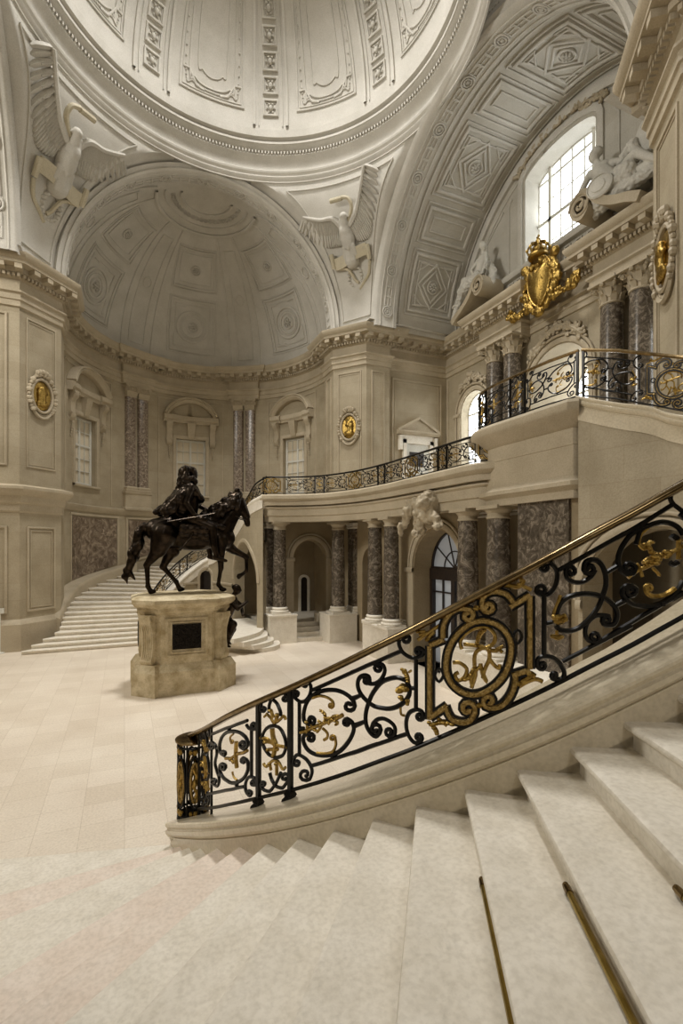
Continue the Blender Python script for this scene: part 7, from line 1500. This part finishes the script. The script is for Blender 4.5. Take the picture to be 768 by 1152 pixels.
for k in range(26):
    f = k/25; x = 1.42+.66*f; z = 1.86+.5*f-.1*(f-.5)**2; b += [('c', (x-.02, rr.uniform(-.1, .1), z+.02), (x-.18+rr.uniform(-.08, .12), -.2+rr.uniform(-.06, .03), z-.24+rr.uniform(-.1, .05)), .085, .045), ('e', (x-.06+rr.uniform(-.04, .04), rr.uniform(-.1, .1), z+.04+rr.uniform(0, .08)), (.07, .07, .06)), ('e', (x-.14+rr.uniform(-.1, .1), -.2, z-.15+rr.uniform(-.1, .1)), (.06, .05, .06))]
b += [('c', (2.03, 0, 2.28), (2.16, 0, 2.16), .06, .04)]
organic('mane', b, M['bronze'], horse, voxel=.02, smooth=1, fr=fr)
tl = crom([(.02, 1.55), (-.12, 1.52), (-.22, 1.35), (-.26, 1.1), (-.34, .85), (-.42, .6), (-.5, .36)], m=4); b = []
for i, ((x, z), (x2, z2)) in enumerate(zip(tl, tl[1:])):
    r = .05+.1*sin(pi*min(1, (i+2)/len(tl)*.95)); b += [('c', (x, .02*sin(i*1.3), z), (x2, .02*sin(i*1.3+1.3), z2), r*.8, r*.8), ('e', (x+rr.uniform(-.09, .09), rr.uniform(-.08, .08), z), (r*.55, r*.6, r*.9))]
b += [('c', (-.5, 0, .4), (-.46, 0, .24), .06, .015), ('c', (-.42, 0, .5), (-.3, 0, .32), .07, .02)]
organic('tail', b, M['bronze'], horse, voxel=.02, smooth=1, fr=fr)
Rd = [('e', (.98, 0, 1.78), (.24, .24, .2)), ('c', (1.0, 0, 1.8), (1.06, 0, 2.3), .21, .24), ('e', (1.07, 0, 2.38), (.2, .27, .18)), ('c', (1.06, 0, 2.5), (1.07, 0, 2.66), .085, .08), ('e', (1.09, 0, 2.79), (.115, .1, .14)), ('e', (1.2, 0, 2.78), (.03, .025, .035)), ('e', (1.17, 0, 2.71), (.05, .05, .03)), ('e', (1.17, 0, 2.83), (.045, .075, .02)),
 ('c', (1.02, -.27, 2.38), (.9, -.36, 2.08), .1, .085), ('c', (.9, -.36, 2.08), (1.08, -.4, 1.8), .08, .055), ('e', (1.12, -.41, 1.77), (.06, .05, .05)), ('c', (1.14, -.42, 1.77), (1.2, -.44, 1.74), .02, .018), ('c', (1.14, -.4, 1.75), (1.21, -.41, 1.71), .02, .018), ('c', (1.13, -.38, 1.74), (1.19, -.38, 1.69), .02, .018),
 ('c', (1.05, .27, 2.38), (1.2, .34, 2.1), .1, .085), ('c', (1.2, .34, 2.1), (1.5, .18, 1.95), .08, .055), ('e', (1.54, .15, 1.94), (.06, .05, .05)),
 ('c', (1.05, -.24, 1.72), (1.5, -.4, 1.52), .17, .115), ('c', (1.5, -.4, 1.52), (1.52, -.42, 1.1), .11, .085), ('c', (1.52, -.42, 1.1), (1.58, -.42, .86), .08, .06), ('c', (1.55, -.42, .82), (1.8, -.44, .74), .06, .04),
 ('c', (1.05, .24, 1.72), (1.5, .4, 1.52), .17, .115), ('c', (1.5, .4, 1.52), (1.52, .42, 1.1), .11, .085), ('c', (1.52, .42, 1.1), (1.58, .42, .86), .08, .06), ('c', (1.55, .42, .82), (1.8, .44, .74), .06, .04)]
frr = Matrix.Translation((SX-.15, SY, SZ))
rider = organic('rider', Rd, M['bronze'], t, voxel=.02, smooth=3, fr=frr)
b = []
for k in range(40):
    a = rr.uniform(.6, 2*pi-.6); z = rr.uniform(2.42, 2.92); w = .15+.09*(2.9-z)/.5; b.append(('e', (1.02+cos(a)*w*.95-.02, sin(a)*(w+.02), z), (.07, .06, .08)))
b += [('e', (1.04, 0, 2.88), (.16, .15, .09)), ('c', (1.0, 0, 2.7), (.9, 0, 2.42), .15, .17)]
organic('curled_hair', b, M['bronze'], rider, voxel=.018, smooth=1, fr=frr)
b = [('c', (1.0, -.2, 2.35), (.85, -.25, 1.95), .16, .14), ('c', (1.0, .2, 2.35), (.85, .25, 1.95), .16, .14), ('c', (.95, 0, 2.3), (.8, 0, 1.9), .2, .2), ('c', (1.0, -.18, 2.42), (.75, -.3, 2.15), .15, .15), ('c', (.75, -.3, 2.15), (.45, -.3, 1.88), .13, .1), ('c', (1.0, .18, 2.42), (.7, .28, 2.15), .13, .12), ('c', (.7, .28, 2.15), (.4, .25, 1.88), .13, .1), ('c', (.9, 0, 2.4), (.55, 0, 2.0), .16, .14), ('c', (.55, 0, 2.0), (.28, -.05, 1.86), .14, .07), ('c', (1.05, -.26, 2.42), (1.28, -.14, 2.2), .1, .08), ('c', (1.28, -.14, 2.2), (1.25, .1, 2.1), .08, .08), ('c', (.7, -.3, 2.0), (.5, -.36, 1.78), .1, .08), ('c', (.85, -.28, 2.2), (.62, -.36, 1.9), .09, .1)]
organic('cloak', b, M['bronze'], rider, voxel=.022, smooth=2, fr=frr, disp=(.07, .13))
b = [('e', (1.1, 0, 1.62), (.42, .37, .16)), ('c', (.85, -.33, 1.5), (1.35, -.34, 1.48), .12, .13), ('c', (.85, .33, 1.5), (1.35, .34, 1.48), .12, .13), ('c', (.8, -.35, 1.35), (1.4, -.35, 1.3), .06, .1), ('c', (.8, .35, 1.35), (1.4, .35, 1.3), .06, .1), ('c', (1.35, 0, 1.78), (1.4, 0, 1.9), .12, .08), ('c', (1.4, -.36, 1.62), (1.75, -.3, 1.52), .08, .07), ('e', (1.25, -.36, 1.7), (.2, .12, .1))]
organic('saddle', b, M['bronze'], horse, voxel=.025, smooth=2, fr=frr, disp=(.06, .07))
mb = MB(); g = lambda x, y, z: (SX-.15+x, SY+y, SZ+z)
mb.tube([g(.5, -.5, 1.62), g(1.1, -.44, 1.74), g(1.55, -.4, 1.84)], .02, n=8); mb.build('baton', M['bronze'], rider); g = lambda x, y, z: (SX+x, SY+y, SZ+z)
mb = MB()
for s in (-1, 1): mb.tube([g(2.22, s*.09, 1.72), g(1.95, s*.2, 1.8), g(1.6, s*.14, 1.92)], .014, n=6)
mb.tube([g(2.12, -.13, 2.0), g(2.24, 0, 2.05), g(2.12, .13, 2.0)], .015, n=5); mb.tube([g(2.2, -.1, 1.78), g(2.32, 0, 1.8), g(2.2, .1, 1.78)], .015, n=5)
mb.tube([g(1.85, -.3, 1.5), g(1.78, 0, 1.36), g(1.85, .3, 1.5)], .02, n=5); mb.build('bridle', M['bronze'], horse)
mb = MB(); mb.tube([g(.98, -.36, 1.6), g(.88, -.44, 1.3), g(.62, -.46, .98)], .022, n=6); mb.build('sword', M['bronze'], rider)

# bronze captive at the right end of the pedestal
b = [('e', (0, 0, .95), (.16, .17, .15)), ('c', (0, 0, .95), (.14, .02, 1.3), .15, .18), ('e', (.16, .02, 1.38), (.15, .21, .12)), ('c', (.18, 0, 1.46), (.26, 0, 1.55), .06, .06), ('e', (.3, -.01, 1.62), (.1, .09, .12)), ('e', (.27, 0, 1.68), (.11, .1, .08)), ('e', (.39, -.02, 1.61), (.025, .02, .03)),
 ('c', (.14, -.22, 1.4), (.34, -.3, 1.2), .07, .055), ('c', (.34, -.3, 1.2), (.5, -.12, 1.32), .052, .04), ('e', (.53, -.08, 1.34), (.05, .04, .04)), ('c', (.14, .22, 1.4), (.36, .26, 1.22), .07, .055), ('c', (.36, .26, 1.22), (.42, .1, 1.02), .052, .04), ('e', (.43, .07, 1.0), (.05, .04, .04)),
 ('c', (0, -.1, .9), (.22, -.16, .82), .12, .1), ('c', (.22, -.16, .82), (.08, -.14, .42), .09, .055), ('c', (.08, -.14, .42), (.16, -.16, .36), .045, .03), ('c', (0, .1, .9), (.18, .14, .66), .12, .09), ('c', (.18, .14, .66), (.02, .12, .28), .08, .05), ('c', (.02, .12, .28), (.12, .12, .24), .045, .03)]
fx = Matrix.Translation((PX+.93, PY-.2, .55)) @ Matrix.Rotation(-.3, 4, 'Z')
t = thing('bronze_captive', 'dark bronze crouching captive figure on the right side of the pedestal', 'statue', (PX+.93, PY-.2, .55))
organic('body', b, M['bronze'], t, voxel=.02, smooth=3, fr=fx)
organic('drapery', [('c', (-.05, -.1, .95), (.1, -.15, .6), .12, .1), ('c', (-.05, .1, .95), (-.02, .1, .4), .12, .08), ('c', (-.05, 0, .7), (-.02, -.05, .12), .12, .05), ('e', (0, 0, .9), (.2, .22, .12))], M['bronze'], t, voxel=.025, smooth=2, fr=fx, disp=(.06, .1))

# small white block beside the dark doorway under the gallery
mb = MB(); mb.loft([[(6.42+a*w, 16.6+b*w, z) for a, b in ((-1, -1), (1, -1), (1, 1), (-1, 1))] for w, z in ((.15, .52), (.15, .8), (.16, .81), (.16, .84))])
tag(mb.build('stone_block', M['tread'], loc=(6.42, 16.6, .52)), 'small pale stone block beside the steps under the gallery', 'block')

mb = MB(); mb.box((-3.42, 17.7, 1.27), (.2, .015, .16)); mb.box((-3.42, 17.72, .62), (.03, .03, 1.2)); mb.lathe([(.13, .0), (.13, .02), (.03, .04)], (-3.42, 17.66, 0), 16)
tag(mb.build('notice_stand', M['frame'], loc=(-3.42, 17.7, 0)), 'tiny white notice on a stand against the left pier, at the left edge', 'notice')

# ------------------------------------------------------------------ light, camera
W = bpy.data.worlds.new('world'); SC.world = W; W.use_nodes = True
bg = W.node_tree.nodes['Background']; bg.inputs[0].default_value = (1.0, .94, .84, 1); bg.inputs[1].default_value = WORLD
def area(name, loc, rot, sx, sy, e, c=(1, 1, 1), shape='RECTANGLE', spread=180):
    l = bpy.data.lights.new(name, 'AREA'); l.shape = shape; l.size = sx; l.size_y = sy; l.energy = e; l.color = c; l.spread = radians(spread)
    o = bpy.data.objects.new(name, l); COL.objects.link(o); o.location = loc; o.rotation_euler = rot; return o
area('lantern_daylight', (DCX, DCY, 25.5), (0, 0, 0), 3.0, 3.0, E_DOME, (1, .98, .95), 'DISK', spread=112)
area('west_fill_light', (-9.6, 11.9, 14.4), (0, radians(-68), 0), 3.0, 3.4, E_WEST, (1, .97, .9), spread=150)  # added fill lamp, set before the unseen west window
area('south_fill_light', (-1.0, -7.7, 12.8), (radians(62), 0, 0), 3.0, 5.0, E_SOUTH, (1, .97, .92), spread=160)  # second added fill lamp, high on the unseen south side
cam = bpy.data.cameras.new('camera'); co = bpy.data.objects.new('camera', cam); COL.objects.link(co)
co.location = (0, 0, 3.2); co.rotation_euler = (radians(90), 0, -atan2(244, 556))
cam.sensor_fit = 'HORIZONTAL'; cam.sensor_width = 36; cam.lens = 556/768*36; cam.shift_y = (615-576)/768; cam.clip_start = .05; cam.clip_end = 200
SC.camera = co
SC.view_settings.view_transform = 'Standard'; SC.view_settings.look = 'None'; SC.view_settings.gamma = 1; SC.view_settings.use_curve_mapping = False
SC.view_settings.exposure = EXPO
